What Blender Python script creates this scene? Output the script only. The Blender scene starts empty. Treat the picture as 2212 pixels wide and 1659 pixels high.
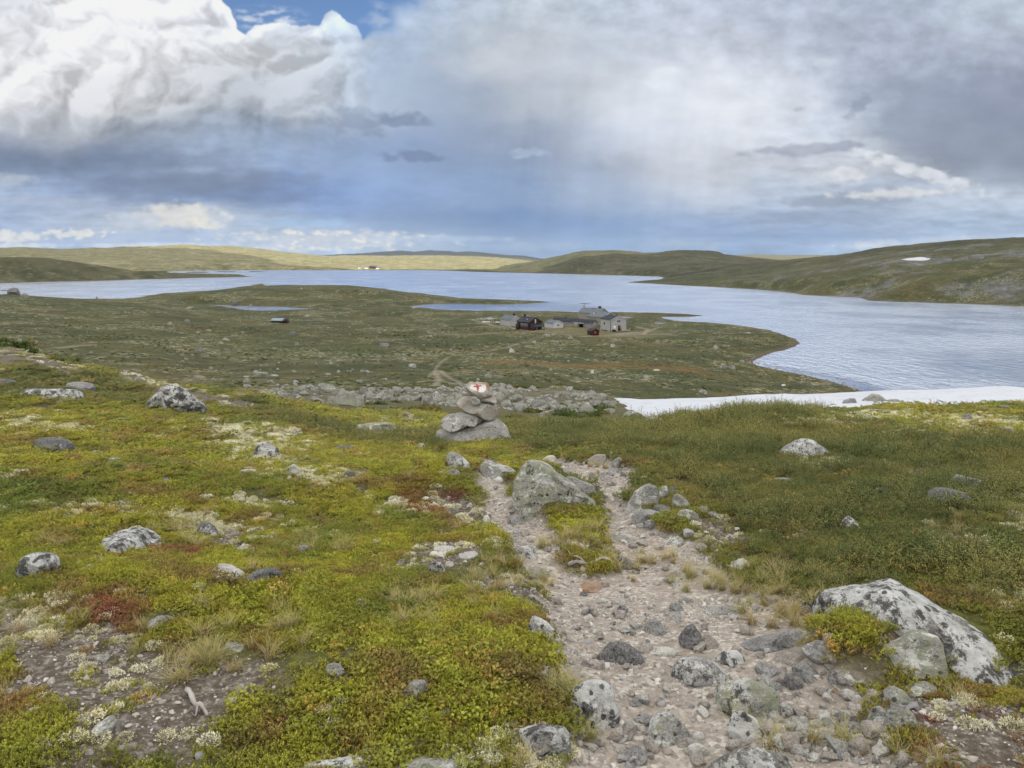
import bpy, math, random
import numpy as np
from math import radians, degrees, sin, cos, tan, atan2, pi
from mathutils import Vector, Matrix

# ------------------------------------------------------------------ camera
# photo measurements below are given on a 2212 x 1659 reading of the photograph
FPX = 1597.0; CX = 1106.0; CY = 829.5; PITCH = radians(9.75); CAMZ = 44.0
scene = bpy.context.scene
COL = scene.collection
cam_data = bpy.data.cameras.new("camera"); cam = bpy.data.objects.new("camera", cam_data); COL.objects.link(cam)
cam_data.sensor_width = 36.0; cam_data.lens = 36.0 * FPX / 2212.0
cam_data.clip_start = 0.05; cam_data.clip_end = 60000.0
cam.location = (0, 0, CAMZ); cam.rotation_euler = (radians(90) - PITCH, 0, 0)
scene.camera = cam
SP, CP = sin(PITCH), cos(PITCH)

# ------------------------------------------------------------------ exposure
scene.render.engine = 'CYCLES'
vs = scene.view_settings
vs.view_transform = 'Standard'; vs.look = 'None'; vs.exposure = 0.35; vs.gamma = 1.0
EXPO = 0.35
scene.cycles.max_bounces = 7; scene.cycles.diffuse_bounces = 4; scene.cycles.glossy_bounces = 3
scene.cycles.transmission_bounces = 4; scene.cycles.transparent_max_bounces = 8; scene.cycles.volume_bounces = 0
scene.cycles.use_denoising = True
scene.cycles.sample_clamp_indirect = 6.0

SUN_EL = radians(30.0)
SUN_AZ = radians(207.0)          # clockwise from the viewing direction (+Y): behind the camera, to the left
sun_dir = Vector((sin(SUN_AZ) * cos(SUN_EL), cos(SUN_AZ) * cos(SUN_EL), sin(SUN_EL)))

# ------------------------------------------------------------------ numpy noise
def _hash(ix, iy, seed):
    h = (ix.astype(np.int64) * 374761393 + iy.astype(np.int64) * 668265263 + seed * 1442695041) & 0xffffffff
    h = ((h ^ (h >> 13)) * 1274126177) & 0xffffffff
    return ((h ^ (h >> 16)) & 0xffffff).astype(np.float32) / float(0x1000000)
def pnoise(x, y, seed=0):
    """gradient noise, about -1..1"""
    x = np.asarray(x, np.float64); y = np.asarray(y, np.float64)
    ix = np.floor(x); iy = np.floor(y); fx = (x - ix).astype(np.float32); fy = (y - iy).astype(np.float32)
    ux = fx * fx * fx * (fx * (fx * 6 - 15) + 10); uy = fy * fy * fy * (fy * (fy * 6 - 15) + 10)
    def g(dx, dy):
        a = _hash(ix + dx, iy + dy, seed) * 6.2831853
        return np.cos(a) * (fx - dx) + np.sin(a) * (fy - dy)
    a = g(0, 0); b = g(1, 0); c = g(0, 1); d = g(1, 1)
    return (1.55 * ((a + (b - a) * ux) * (1 - uy) + (c + (d - c) * ux) * uy)).astype(np.float32)
def fbm(x, y, octs=5, seed=0, gain=.5, lac=2.03):
    s = 0; a = 1; t = 0
    for k in range(octs):
        s = s + a * pnoise(x, y, seed + k * 17); t += a; a *= gain; x = x * lac + 13.7; y = y * lac + 7.3
    return s / t
def billow(x, y, octs=5, seed=0, gain=.5, lac=2.07):
    s = 0; a = 1; t = 0
    for k in range(octs):
        s = s + a * np.abs(pnoise(x, y, seed + k * 17)); t += a; a *= gain; x = x * lac + 3.1; y = y * lac + 9.2
    return 1 - s / t * 2.0
def sstep(a, b, x):
    t = np.clip((x - a) / (b - a), 0, 1); return t * t * (3 - 2 * t)
def in_poly(px, py, poly):
    px = np.asarray(px); py = np.asarray(py); ins = np.zeros(px.shape, bool); n = len(poly)
    for i in range(n):
        x1, y1 = poly[i]; x2, y2 = poly[(i + 1) % n]
        if y1 == y2: continue
        c = ((y1 > py) != (y2 > py)) & (px < (x2 - x1) * (py - y1) / (y2 - y1) + x1)
        ins ^= c
    return ins
def poly_dist(px, py, poly, closed=True):
    d = np.full(np.shape(px), 1e18); n = len(poly)
    for i in range(n if closed else n - 1):
        x1, y1 = poly[i]; x2, y2 = poly[(i + 1) % n]
        dx, dy = x2 - x1, y2 - y1; L = dx * dx + dy * dy + 1e-12
        t = np.clip(((px - x1) * dx + (py - y1) * dy) / L, 0, 1)
        d = np.minimum(d, (px - x1 - t * dx) ** 2 + (py - y1 - t * dy) ** 2)
    return np.sqrt(d)
def poly_sd(px, py, poly):
    d = poly_dist(px, py, poly); return np.where(in_poly(px, py, poly), -d, d)
def s2l(c):
    c = np.asarray(c, float) / 255.0
    return np.where(c <= .04045, c / 12.92, ((c + .055) / 1.055) ** 2.4)
def L(r, g, b): v = s2l((r, g, b)); return (float(v[0]), float(v[1]), float(v[2]), 1.0)

# ------------------------------------------------------------------ sky: clouds drawn by noise in azimuth / elevation
#SKYBEGIN
def make_clouds(W=1500, H=400):
    # covers azimuth -45..45 (mirrored round the horizon) and elevation -3..21 degrees
    az = (np.arange(W) + .5) / W * 90 - 45; el = (np.arange(H) + .5) / H * 24 - 3
    AZ, EL = np.meshgrid(az, el)
    a = np.radians(AZ); e = np.radians(EL)
    x = np.sin(a) * np.cos(e); y = np.cos(a) * np.cos(e); z = np.sin(e)
    f = y * CP - z * SP; u = y * SP + z * CP
    X = CX + FPX * x / f; Y = CY - FPX * u / f
    ctrl = """20:0,205,208,215;200,238,240,243;400,228,230,236;520,215,220,230;700,200,212,230;950,178,196,220;1100,198,208,218;1300,192,203,219;1500,198,207,223;1700,186,196,213;1900,182,193,211;2200,194,205,219
100:0,226,228,232;200,238,239,242;400,226,228,232;600,224,226,230;700,216,222,228;800,150,178,212;950,184,196,212;1100,202,206,212;1300,200,209,223;1500,198,205,219;1700,182,191,207;1900,174,183,201;2200,172,181,199
200:0,230,230,234;200,212,214,218;400,200,203,208;560,166,174,186;700,205,210,216;800,179,198,223;880,171,186,207;1000,161,174,195;1150,181,190,203;1300,207,214,223;1450,224,231,243;1600,232,237,247;1750,206,215,229;1900,168,179,199;2050,170,181,201;2200,148,157,177
290:0,196,201,209;120,178,184,193;260,156,165,179;400,156,167,183;500,144,159,181;620,166,181,201;760,126,151,189;900,159,178,209;1050,145,160,185;1200,163,174,193;1350,196,207,225;1500,226,231,241;1650,226,233,245;1800,204,215,231;1950,160,171,191;2100,144,155,175;2200,138,147,167
345:0,120,137,165;200,122,137,163;330,142,159,185;480,164,181,207;600,150,171,205;800,153,176,213;1000,139,160,191;1200,153,168,193;1400,184,192,206;1550,210,214,222;1700,190,198,212;1830,220,224,230;1960,166,174,188;2100,128,138,152;2200,124,132,148
420:0,183,200,224;150,143,162,196;300,129,148,180;450,137,158,192;600,129,154,198;750,139,168,216;900,153,177,215;1100,139,163,199;1300,172,188,212;1500,201,210,224;1650,195,206,224;1800,181,194,212;1950,173,186,206;2080,201,212,226;2200,197,208,224
480:0,159,181,215;150,179,193,215;270,193,205,221;400,223,225,225;550,173,191,215;700,133,159,201;900,120,147,188;1100,112,141,184;1300,133,161,202;1500,161,180,210;1700,157,176,204;1900,161,180,208;2100,173,192,216;2200,169,188,214
520:0,176,194,222;200,160,180,214;400,122,158,210;560,190,204,222;700,196,208,224;860,174,191,214;1000,128,157,198;1150,118,147,188;1300,119,153,200;1500,119,152,196;1700,129,158,200;1870,155,180,214;2050,151,176,210;2200,165,188,218
550:0,146,172,214;100,104,148,206;300,120,160,216;500,150,186,226;700,152,184,226;900,166,193,220;1100,132,161,200;1300,147,179,216;1600,127,160,204;1750,133,164,206;1850,173,198,226;2000,175,198,224;2200,173,196,222"""
    P = []; C = []
    for line in ctrl.strip().split('\n'):
        yy, rest = line.split(':')
        for q in rest.split(';'):
            v = [float(t) for t in q.split(',')]; P.append((v[0], float(yy))); C.append(s2l(v[1:]) )
    P = np.array(P); C = np.array(C)
    # low resolution grid in (X,Y), then warped lookups
    gx = np.linspace(-700, 2900, 301); gy = np.linspace(-1500, 640, 215); GX, GY = np.meshgrid(gx, gy)
    num = np.zeros(GX.shape + (3,)); den = np.zeros(GX.shape)
    cy_ = np.clip(GY, 10, 560); cx_ = np.clip(GX, -60, 2270)
    for p, c in zip(P, C):
        sx = 85.; sy = 26. if p[1] > 270 else 44.
        w = np.exp(-((cx_ - p[0]) / sx) ** 2 * .5 - ((cy_ - p[1]) / sy) ** 2 * .5) + 1e-9 / (1 + ((cx_ - p[0]) / 100) ** 2 + ((cy_ - p[1]) / 40) ** 2)
        den += w; num += w[..., None] * c
    G = num / den[..., None]
    def look(x, y):
        fx = np.clip((x + 700) / 12.0, 0, 299.99); fy = np.clip((y + 1500) / 10.0, 0, 213.99)
        i = fx.astype(int); j = fy.astype(int); s = (fx - i)[..., None]; t = (fy - j)[..., None]
        return (G[j, i] * (1 - s) + G[j, i + 1] * s) * (1 - t) + (G[j + 1, i] * (1 - s) + G[j + 1, i + 1] * s) * t
    hz = np.clip((555 - Y) / 555, .0, 3)                 # 0 at the horizon
    sy = 1.0 / (0.35 + 0.65 * np.clip(hz * 1.6, 0, 1))      # features get flatter towards the horizon
    nx = X / 170.0; ny = (555 - Y) * sy / 90.0
    w1 = fbm(nx, ny, 5, 1); w2 = fbm(nx + 40, ny + 9, 5, 2)
    amp = 60 * (0.35 + .65 * np.clip(hz * 1.8, 0, 1))
    rgb = look(X + w1 * amp * 1.6, Y + w2 * amp * .9)
    # puffy relief
    def region(cx, cy, rx, ry, soft=.5):
        return sstep(1 + soft, 1 - soft, np.sqrt(((X - cx) / rx) ** 2 + ((Y - cy) / ry) ** 2))
    m_cum = np.clip(sstep(860, 700, X) * sstep(370, 200, Y), 0, 1)
    bx = X / 210.0 + .30 * w1; by = Y / 170.0 + .30 * w2
    def hh(dx, dy): return billow(bx + dx, by + dy, 6, 31, .46)
    h0 = hh(0, 0); sh = (h0 - hh(.07, .11))              # lit from upper left
    det = fbm(X / 70., Y / 42. * np.sqrt(sy), 7, 77, .60)
    lum = np.clip(1.0 + m_cum * (sh * .78 + (h0 - .40) * .34) , .72, 1.2)
    rgb = rgb * lum[..., None]
    m_soft = (1 - m_cum)
    quiet = region(1120, 330, 480, 260, .35) * .75          # the smooth rain shaft
    rgb = rgb * (1 + m_soft * (1 - quiet) * (det * .36 + w1 * .12))[..., None]
    rgb = rgb * (1 + (1 - m_cum) * quiet * w1 * .10)[..., None]
    # streaks of rain
    st = fbm((X + (Y - 300) * .12) / 46., Y / 700., 4, 5)
    rgb = rgb * (1 + region(1330, 360, 330, 190, .4) * st * .10)[..., None]
    def paint(shape, col, edge, sc=60., na=1.0, op=1.0, seed=9, flat=1.0):
        nonlocal rgb
        n = fbm(X / sc, Y / sc * 1.7 * flat, 6, seed)
        m = sstep(-edge, edge, shape + n * na) * op
        c = s2l(col) * (1 + .16 * np.clip(n - .6 * pnoise(X / sc * 1.3 - .25, Y / sc * 2.2 - .3, seed + 5), -1, .6))[..., None]
        rgb = rgb * (1 - m[..., None]) + m[..., None] * c
    def ell(cx, cy, rx, ry, rot=0):
        c, s = cos(rot), sin(rot); dx = X - cx; dy = Y - cy
        return 1 - np.sqrt(((dx * c + dy * s) / rx) ** 2 + ((-dx * s + dy * c) / ry) ** 2)
    # dark left base, scud and the dark mass on the right
    paint(ell(120, 338, 330, 30, .02), (116, 132, 158), .7, 90, .9, .5, 3)
    paint(ell(520, 412, 150, 24), (112, 130, 164), .5, 70, .8, .55, 4)
    paint(ell(430, 392, 190, 20, -.05), (122, 136, 160), .5, 70, .8, .6, 6)
    paint(ell(900, 338, 62, 12), (120, 138, 168), .35, 34, 1.1, .75, 11)
    paint(ell(868, 258, 55, 13), (122, 138, 164), .5, 34, 1.1, .7, 12)
    paint(ell(770, 262, 60, 26, .2), (118, 134, 160), .5, 44, 1., .5, 12)
    paint(ell(1138, 330, 42, 9), (176, 192, 214), .45, 30, 1.1, .6, 13)
    paint(ell(1750, 322, 130, 12, -.08), (160, 168, 186), .35, 50, .9, .85, 14)
    paint(ell(1858, 226, 36, 12, -.7), (150, 160, 180), .4, 28, 1.2, .8, 15)
    paint(ell(1724, 236, 14, 6, -.2), (168, 174, 188), .4, 14, .9, .8, 16)
    paint(ell(2110, 300, 260, 92, .30), (150, 161, 180), .30, 130, .55, .72, 17)
    paint(ell(2160, 225, 150, 60, .1), (144, 152, 174), .6, 100, .8, .5, 18)
    paint(ell(1830, 432, 150, 15, -.05), (152, 164, 184), .4, 55, .9, .75, 19)
    paint(ell(1740, 468, 160, 12), (140, 154, 180), .6, 60, .9, .5, 20)
    # bright rims and small cumulus
    paint(ell(1990, 372, 130, 13, .30), (226, 230, 236), .5, 34, 1.3, .8, 21)
    paint(ell(1830, 378, 40, 14), (226, 228, 232), .6, 24, 1.2, .7, 22)
    paint(ell(1930, 418, 110, 9, -.03), (226, 228, 228), .6, 34, 1.3, .75, 23)
    paint(ell(1420, 170, 30, 14, -.5), (236, 240, 246), .9, 30, 1., .6, 24)
    paint(ell(1560, 215, 190, 90, .1), (228, 231, 238), 1.0, 90, 1.2, .45, 25)
    paint(ell(385, 468, 92, 26), (222, 222, 218), .30, 34, .75, .9, 26)
    paint(ell(290, 478, 60, 20), (196, 206, 220), .35, 32, .8, .8, 27)
    paint(ell(436, 482, 36, 10, .3), (232, 230, 218), .4, 20, 1.1, .8, 28)
    paint(ell(300, 512, 150, 10), (174, 192, 218), .5, 40, 1., .5, 26)
    paint(ell(20, 512, 70, 11), (232, 232, 226), .45, 26, 1.3, .9, 29)
    paint(ell(160, 505, 60, 8), (228, 228, 222), .35, 20, 1.4, .9, 30)
    paint(ell(40, 530, 90, 5), (220, 226, 232), .5, 30, 1.1, .8, 31)
    paint(ell(360, 530, 170, 5), (216, 224, 234), .6, 40, .9, .8, 31)
    paint(ell(80, 432, 110, 9, .05), (176, 190, 212), .6, 40, 1., .7, 32)
    paint(ell(10, 388, 60, 12), (186, 196, 210), .6, 30, .9, .7, 33)
    paint(ell(690, 519, 175, 19), (232, 230, 222), .5, 34, 1.3, .95, 34, 1.2)
    paint(ell(690, 520, 170, 14), (160, 180, 212), .35, 24, 2.0, .6, 36, 1.4)
    paint(ell(960, 516, 120, 6), (176, 196, 222), .7, 40, 1., .6, 37)
    paint(ell(650, 483, 100, 9), (160, 196, 230), .8, 50, .7, .6, 38)
    paint(ell(1150, 532, 90, 9), (160, 182, 210), .8, 40, 1., .55, 39)
    paint(ell(1480, 530, 80, 10), (160, 178, 204), .8, 30, 1.2, .55, 40)
    paint(ell(1880, 528, 62, 8, -.05), (206, 216, 228), .6, 24, 1.1, .85, 41)
    paint(ell(2060, 515, 90, 5, -.06), (200, 212, 226), .8, 30, 1.1, .6, 41)
    paint(ell(1760, 512, 190, 12), (118, 146, 190), .8, 60, .8, .5, 42)
    # the gap of blue
    blue = [(466, -260), (475, 0), (500, 20), (512, 62), (530, 73), (555, 56), (600, 48), (660, 58), (690, 56), (704, 32), (717, 22), (735, 32), (748, 50), (770, 58), (783, 86), (806, 74), (848, 62), (856, 26), (905, 12), (900, -40), (860, -260)]
    ed = 15 * fbm(X / 34., Y / 34., 5, 51) + 5 * billow(X / 26., Y / 26., 4, 55)
    soft = 1.5 + 26 * sstep(770, 850, X)
    sd = poly_sd(X + w1 * 4, Y, blue) + ed * .45
    al = sstep(-soft, soft, sd)
    wisp = sstep(.0, .6, fbm(X / 40., Y / 14., 5, 61) + .25) * region(575, 38, 75, 22) * .75
    wisp2 = sstep(-.1, .7, fbm(X / 60., Y / 30., 5, 62)) * region(850, 50, 60, 60) * .7
    al = np.maximum(al, np.maximum(wisp, wisp2))
    # rim of the cumulus by the gap is bright
    rim = sstep(26, 0, np.abs(sd - 12)) * sstep(800, 740, X)
    rgb = rgb * (1 + .22 * rim)[..., None]
    rgb = np.clip(rgb, 0, .92)
    return np.dstack([rgb, al]).astype(np.float32)
#SKYEND
# ------------------------------------------------------------------ world
OVERHEAD = 1.35
def build_world():
    px = make_clouds()
    img = bpy.data.images.new("clouds", px.shape[1], px.shape[0], alpha=True, float_buffer=True)
    img.colorspace_settings.name = 'Non-Color'; img.alpha_mode = 'CHANNEL_PACKED'
    img.pixels.foreach_set(px.ravel()); img.update(); img.pack()
    w = bpy.data.worlds.new("World"); scene.world = w; w.use_nodes = True
    nt = w.node_tree; nt.nodes.clear(); N = nt.nodes.new; LK = nt.links.new
    def M(op, a, b=None, c=None):
        n = N('ShaderNodeMath'); n.operation = op
        for i, v in enumerate((a, b, c)):
            if v is None: continue
            if isinstance(v, (int, float)): n.inputs[i].default_value = v
            else: LK(v, n.inputs[i])
        return n.outputs[0]
    tc = N('ShaderNodeTexCoord'); sx = N('ShaderNodeSeparateXYZ'); LK(tc.outputs['Generated'], sx.inputs[0])
    az = M('ARCTAN2', sx.outputs[0], sx.outputs[1]); el = M('ARCSINE', sx.outputs[2])
    t = M('DIVIDE', M('ADD', az, pi / 4), pi / 2)
    u = M('PINGPONG', M('ADD', t, 4.0), 1.0)
    v = M('DIVIDE', M('ADD', el, radians(3)), radians(24))
    v = M('MINIMUM', M('MAXIMUM', v, .002), .998)
    cb = N('ShaderNodeCombineXYZ'); LK(u, cb.inputs[0]); LK(v, cb.inputs[1])
    it = N('ShaderNodeTexImage'); it.image = img; it.interpolation = 'Cubic'; it.extension = 'EXTEND'
    LK(cb.outputs[0], it.inputs[0])
    sky = N('ShaderNodeTexSky'); sky.sky_type = 'NISHITA'; sky.sun_disc = False
    sky.sun_elevation = SUN_EL; sky.sun_rotation = SUN_AZ; sky.altitude = 3000; sky.air_density = 1.0; sky.dust_density = .0; sky.ozone_density = 3.0
    b1 = N('ShaderNodeBackground'); LK(sky.outputs[0], b1.inputs[0]); b1.inputs[1].default_value = .10
    b2 = N('ShaderNodeBackground'); LK(it.outputs[0], b2.inputs[0]); b2.inputs[1].default_value = 2 ** -EXPO
    m1 = N('ShaderNodeMixShader'); LK(it.outputs[1], m1.inputs[0]); LK(b1.outputs[0], m1.inputs[1]); LK(b2.outputs[0], m1.inputs[2])
    # unseen cloudy sky overhead, brightened to lift the light on the ground
    no = N('ShaderNodeTexNoise'); no.inputs['Scale'].default_value = 3.0; no.inputs['Detail'].default_value = 4; LK(tc.outputs['Generated'], no.inputs['Vector'])
    cr = N('ShaderNodeMapRange'); LK(no.outputs[0], cr.inputs[0]); cr.inputs[1].default_value = .3; cr.inputs[2].default_value = .7; cr.inputs[3].default_value = .75; cr.inputs[4].default_value = 1.2
    b3 = N('ShaderNodeBackground'); b3.inputs[0].default_value = (1.0, .985, .96, 1); LK(M('MULTIPLY', cr.outputs[0], OVERHEAD), b3.inputs[1])
    mr = N('ShaderNodeMapRange'); mr.interpolation_type = 'SMOOTHSTEP'; LK(el, mr.inputs[0]); mr.inputs[1].default_value = radians(19.5); mr.inputs[2].default_value = radians(36)
    m2 = N('ShaderNodeMixShader'); LK(mr.outputs[0], m2.inputs[0]); LK(m1.outputs[0], m2.inputs[1]); LK(b3.outputs[0], m2.inputs[2])
    out = N('ShaderNodeOutputWorld'); LK(m2.outputs[0], out.inputs[0])
    w.cycles.sampling_method = 'MANUAL'; w.cycles.sample_map_resolution = 512
build_world()

SUN_STRENGTH = 5.0
sd_ = bpy.data.lights.new("sun", 'SUN'); sun = bpy.data.objects.new("sun", sd_); COL.objects.link(sun)
sd_.energy = SUN_STRENGTH; sd_.angle = radians(.5); sd_.color = (1.0, .93, .80)
sun.rotation_euler = sun_dir.to_track_quat('Z', 'Y').to_euler(); sun.location = (0, 0, 300)

# ------------------------------------------------------------------ photo reading -> directions and distances
def vdir(x, y):
    X = (x - CX) / FPX; Y = (CY - y) / FPX
    return np.array([X, CP + Y * SP, Y * CP - SP])
def slope_at(azr, y):
    """rise per metre of horizontal distance of the sight line at photo row y in the azimuth azr"""
    Y = (CY - y) / FPX; fw = CP + Y * SP
    return (Y * CP - SP) / math.hypot(math.tan(azr) * fw, fw)
def az_of(x):                                  # azimuth of photo column x at the horizon
    return math.atan((x - CX) / FPX * CP)
def az_xy(x, y):
    d = vdir(x, y); return math.atan2(d[0], d[1])
def onlake(x, y, z=0.0):
    d = vdir(x, y); t = (z - CAMZ) / d[2]; return (d[0] * t, d[1] * t)

# shore line of the lake, read off the photograph, laid on the water level z = 0
def pol(azd, r): return (r * sin(radians(azd)), r * cos(radians(azd)))
LAKE = [pol(-120, 700), pol(-60, 740), onlake(0, 646), onlake(210, 650), onlake(271, 649), onlake(303, 644.6), onlake(330, 639.5), onlake(352, 637.5), onlake(400, 634),
        onlake(470, 627), onlake(520, 619), onlake(640, 616), onlake(760, 617), onlake(832, 624), onlake(890, 633), onlake(950, 638.5), onlake(1004, 645), onlake(1090, 648), onlake(1150, 650.5), onlake(1190, 652.5),
        onlake(1140, 656), onlake(1068, 657.5), onlake(1000, 656), onlake(945, 656.2), onlake(915, 658.5), onlake(887, 662.5), onlake(905, 666), onlake(939, 668), onlake(985, 671), onlake(1035, 672.5), onlake(1130, 674), onlake(1242, 676), onlake(1340, 674.5),
        onlake(1426, 676.5), onlake(1470, 678.5), onlake(1513, 681.5), onlake(1498, 684), onlake(1460, 684.5), onlake(1424, 684.5), onlake(1438, 688.5), onlake(1455, 692), onlake(1480, 694), onlake(1544, 698), onlake(1590, 702), onlake(1625, 707),
        onlake(1670, 714), onlake(1696, 723), onlake(1719, 733), onlake(1723, 741), onlake(1712, 749), onlake(1690, 757), onlake(1655, 768), onlake(1633, 776), onlake(1622, 784), onlake(1640, 791), onlake(1680, 799), onlake(1746, 813), onlake(1800, 826), onlake(1850, 841),
        onlake(1885, 853), onlake(2000, 876), onlake(2200, 910), pol(45, 185), pol(60, 210), pol(95, 260),
        pol(95, 560), pol(60, 600), onlake(2330, 668), onlake(2212, 662), onlake(2060, 655.5), onlake(1935, 652), onlake(1876, 649.6), onlake(1862, 645), onlake(1858, 643), onlake(1800, 640), onlake(1739, 637.5), onlake(1690, 630), onlake(1639, 626),
        onlake(1560, 621), onlake(1480, 617), onlake(1426, 614), onlake(1385, 611.5), onlake(1352, 610), onlake(1387, 606.5), onlake(1423, 604), onlake(1436, 600), onlake(1424, 597), onlake(1330, 594.5), onlake(1240, 592), onlake(1155, 590.2), onlake(1080, 588.6), onlake(1029, 587.3),
        onlake(985, 585.5), onlake(939, 583.8), onlake(830, 583.6), onlake(713, 583.5), onlake(600, 583.5), onlake(484, 583.5), onlake(400, 585), onlake(358, 587), onlake(372, 590), onlake(430, 593), onlake(500, 595.6), onlake(548, 597.6),
        onlake(480, 599.3), onlake(420, 600.2), onlake(370, 602), onlake(316, 603.3), onlake(250, 605.5), onlake(180, 607), onlake(110, 609), onlake(0, 611.5), pol(-42, 1250), pol(-60, 1300), pol(-120, 1400)]
PONDS = [[(430, 655.6), (470, 656.3), (515, 658.6), (560, 659.6), (612, 661), (655, 663.5), (703, 665.2), (672, 668.5), (645, 671), (580, 673), (545, 668.5), (500, 663), (455, 658.5)],
         [(732, 642.6), (770, 642.6), (803, 646.6), (790, 647.5), (760, 646)],
         [(778, 683), (810, 682.2), (845, 683), (852, 685.5), (835, 687.3), (795, 687)],
         [(1322, 681.5), (1355, 681.5), (1373, 684.5), (1350, 685.5)],
         [(1416, 694), (1440, 694.6), (1424, 696.5)]]
PONDS = [[onlake(*p, z=1.0) for p in q] for q in PONDS]
ISLES = [[(405, 587.6), (447, 587.6), (455, 588.6), (430, 589.2), (400, 588.8)], [(465, 586.6), (512, 586.8), (505, 587.6), (470, 587.5)],
         [(536, 586.8), (570, 586.8), (565, 587.6), (540, 587.6)], [(1246, 655.6), (1268, 655.8), (1285, 657), (1256, 657)], [(2, 627.5), (18, 627.5), (16, 629), (3, 629)], [(296, 640), (322, 637.6), (352, 636.6), (330, 639.6)]]
ISLES = [[onlake(*p) for p in q] for q in ISLES]

# ------------------------------------------------------------------ relief
def V_(x, spec):
    """one azimuth column: list of (distance, photo row) or (distance, 'z', height)"""
    a = az_of(x); R = [0.01]; Z = [42.5]
    for s in spec:
        R.append(s[0]); Z.append(s[2] if len(s) == 3 else CAMZ + s[0] * slope_at(a, s[1]))
    return a, np.array(R), np.array(Z)
COLS = [
 V_(0,    [(2, 'z', 42.45), (7, 'z', 42.25), (15, 'z', 41.7), (30, 740), (45, 'z', 38), (80, 'z', 28), (150, 'z', 19), (250, 'z', 16.2), (400, 'z', 15.2), (585, 637), (700, 'z', 6), (1000, 'z', 2)]),
 V_(250,  [(2, 'z', 42.42), (7, 'z', 42.1), (14, 'z', 41.5), (23, 811), (32, 'z', 38), (60, 'z', 29.5), (120, 'z', 19.5), (190, 802), (400, 'z', 12), (610, 647), (720, 'z', 4), (1000, 'z', 2)]),
 V_(500,  [(2, 'z', 42.4), (7, 'z', 41.95), (13, 'z', 41.3), (18, 855), (28, 'z', 37.5), (50, 'z', 32.5), (80, 'z', 26), (130, 838), (250, 'z', 11), (420, 'z', 6.5), (600, 'z', 3), (720, 'z', 2.5), (830, 626), (950, 'z', 4), (1000, 'z', 1)]),
 V_(620,  [(2, 'z', 42.4), (7, 'z', 41.9), (13, 'z', 41.2), (19, 874), (30, 'z', 37.6), (48, 868), (62, 848), (80, 'z', 27), (130, 838), (250, 'z', 10.5), (420, 'z', 5.5), (600, 'z', 2.5), (720, 'z', 2.5), (830, 625), (950, 'z', 4), (1000, 'z', 1)]),
 V_(780,  [(2, 'z', 42.4), (4, 'z', 42.2), (7, 'z', 41.85), (10, 'z', 41.45), (14, 926), (22, 903), (35, 883), (52, 864), (68, 842), (82, 'z', 27.8), (150, 830), (250, 'z', 10), (400, 'z', 5), (600, 'z', 2.5), (700, 'z', 4), (800, 624.5), (900, 'z', 4), (1000, 'z', 1)]),
 V_(950,  [(2, 'z', 42.4), (4, 'z', 42.2), (7, 'z', 41.83), (10, 'z', 41.42), (14, 928), (22, 908), (35, 892), (52, 870), (74, 838), (88, 'z', 27.2), (150, 831), (250, 'z', 9), (400, 'z', 4), (560, 'z', 2), (700, 'z', 2), (740, 'z', 2.6), (800, 'z', 1.5)]),
 V_(1106, [(2, 'z', 42.4), (4, 'z', 42.2), (7, 'z', 41.82), (10, 'z', 41.40), (14, 918), (17, 'z', 40.2), (26, 'z', 37.4), (42, 896), (74, 837), (88, 'z', 27.0), (150, 831), (250, 'z', 9), (400, 'z', 3.8), (600, 'z', 2), (800, 'z', 1.2)]),
 V_(1300, [(2, 'z', 42.4), (4, 'z', 42.2), (8, 'z', 41.78), (13.5, 922), (17, 'z', 40), (26, 'z', 37.2), (45, 889), (70, 851), (88, 'z', 23.5), (150, 'z', 13.5), (190, 'z', 9), (280, 'z', 5.5), (430, 'z', 3.0), (560, 'z', 1.5)]),
 V_(1400, [(2, 'z', 42.4), (4, 'z', 42.22), (8, 'z', 41.82), (13.5, 916), (17, 'z', 40), (27, 'z', 37), (45, 887), (62, 870), (76, 'z', 26), (110, 'z', 17), (180, 'z', 8.7), (280, 'z', 5), (430, 'z', 2.7), (560, 'z', 1.5)]),
 V_(1500, [(2, 'z', 42.4), (4, 'z', 42.25), (8, 'z', 41.85), (13, 902), (17, 'z', 40), (28, 'z', 37), (45, 884), (60, 867), (75, 'z', 25.5), (110, 'z', 16), (180, 'z', 7.6), (280, 'z', 4), (430, 'z', 2), (560, 'z', 1)]),
 V_(1750, [(2, 'z', 42.45), (4, 'z', 42.32), (8, 'z', 41.98), (14, 884), (18, 'z', 40), (30, 'z', 36.5), (45, 879), (60, 859), (75, 'z', 25), (110, 'z', 14), (180, 'z', 4.6), (230, 'z', 2.4), (300, 'z', 1), (500, 'z', 1)]),
 V_(2000, [(2, 'z', 42.5), (4, 'z', 42.4), (8, 'z', 42.1), (17, 877), (22, 'z', 39.6), (35, 'z', 36), (46, 871), (60, 851), (75, 'z', 25), (110, 'z', 13.5), (160, 'z', 5), (230, 'z', 1.2), (500, 'z', 1)]),
 V_(2212, [(2, 'z', 42.55), (4, 'z', 42.5), (8, 'z', 42.2), (21, 874), (27, 'z', 39.3), (38, 'z', 36.3), (47, 864), (60, 845), (75, 'z', 25), (110, 'z', 13.5), (160, 'z', 5), (230, 'z', 1.2), (500, 'z', 1)]),
]
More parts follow.
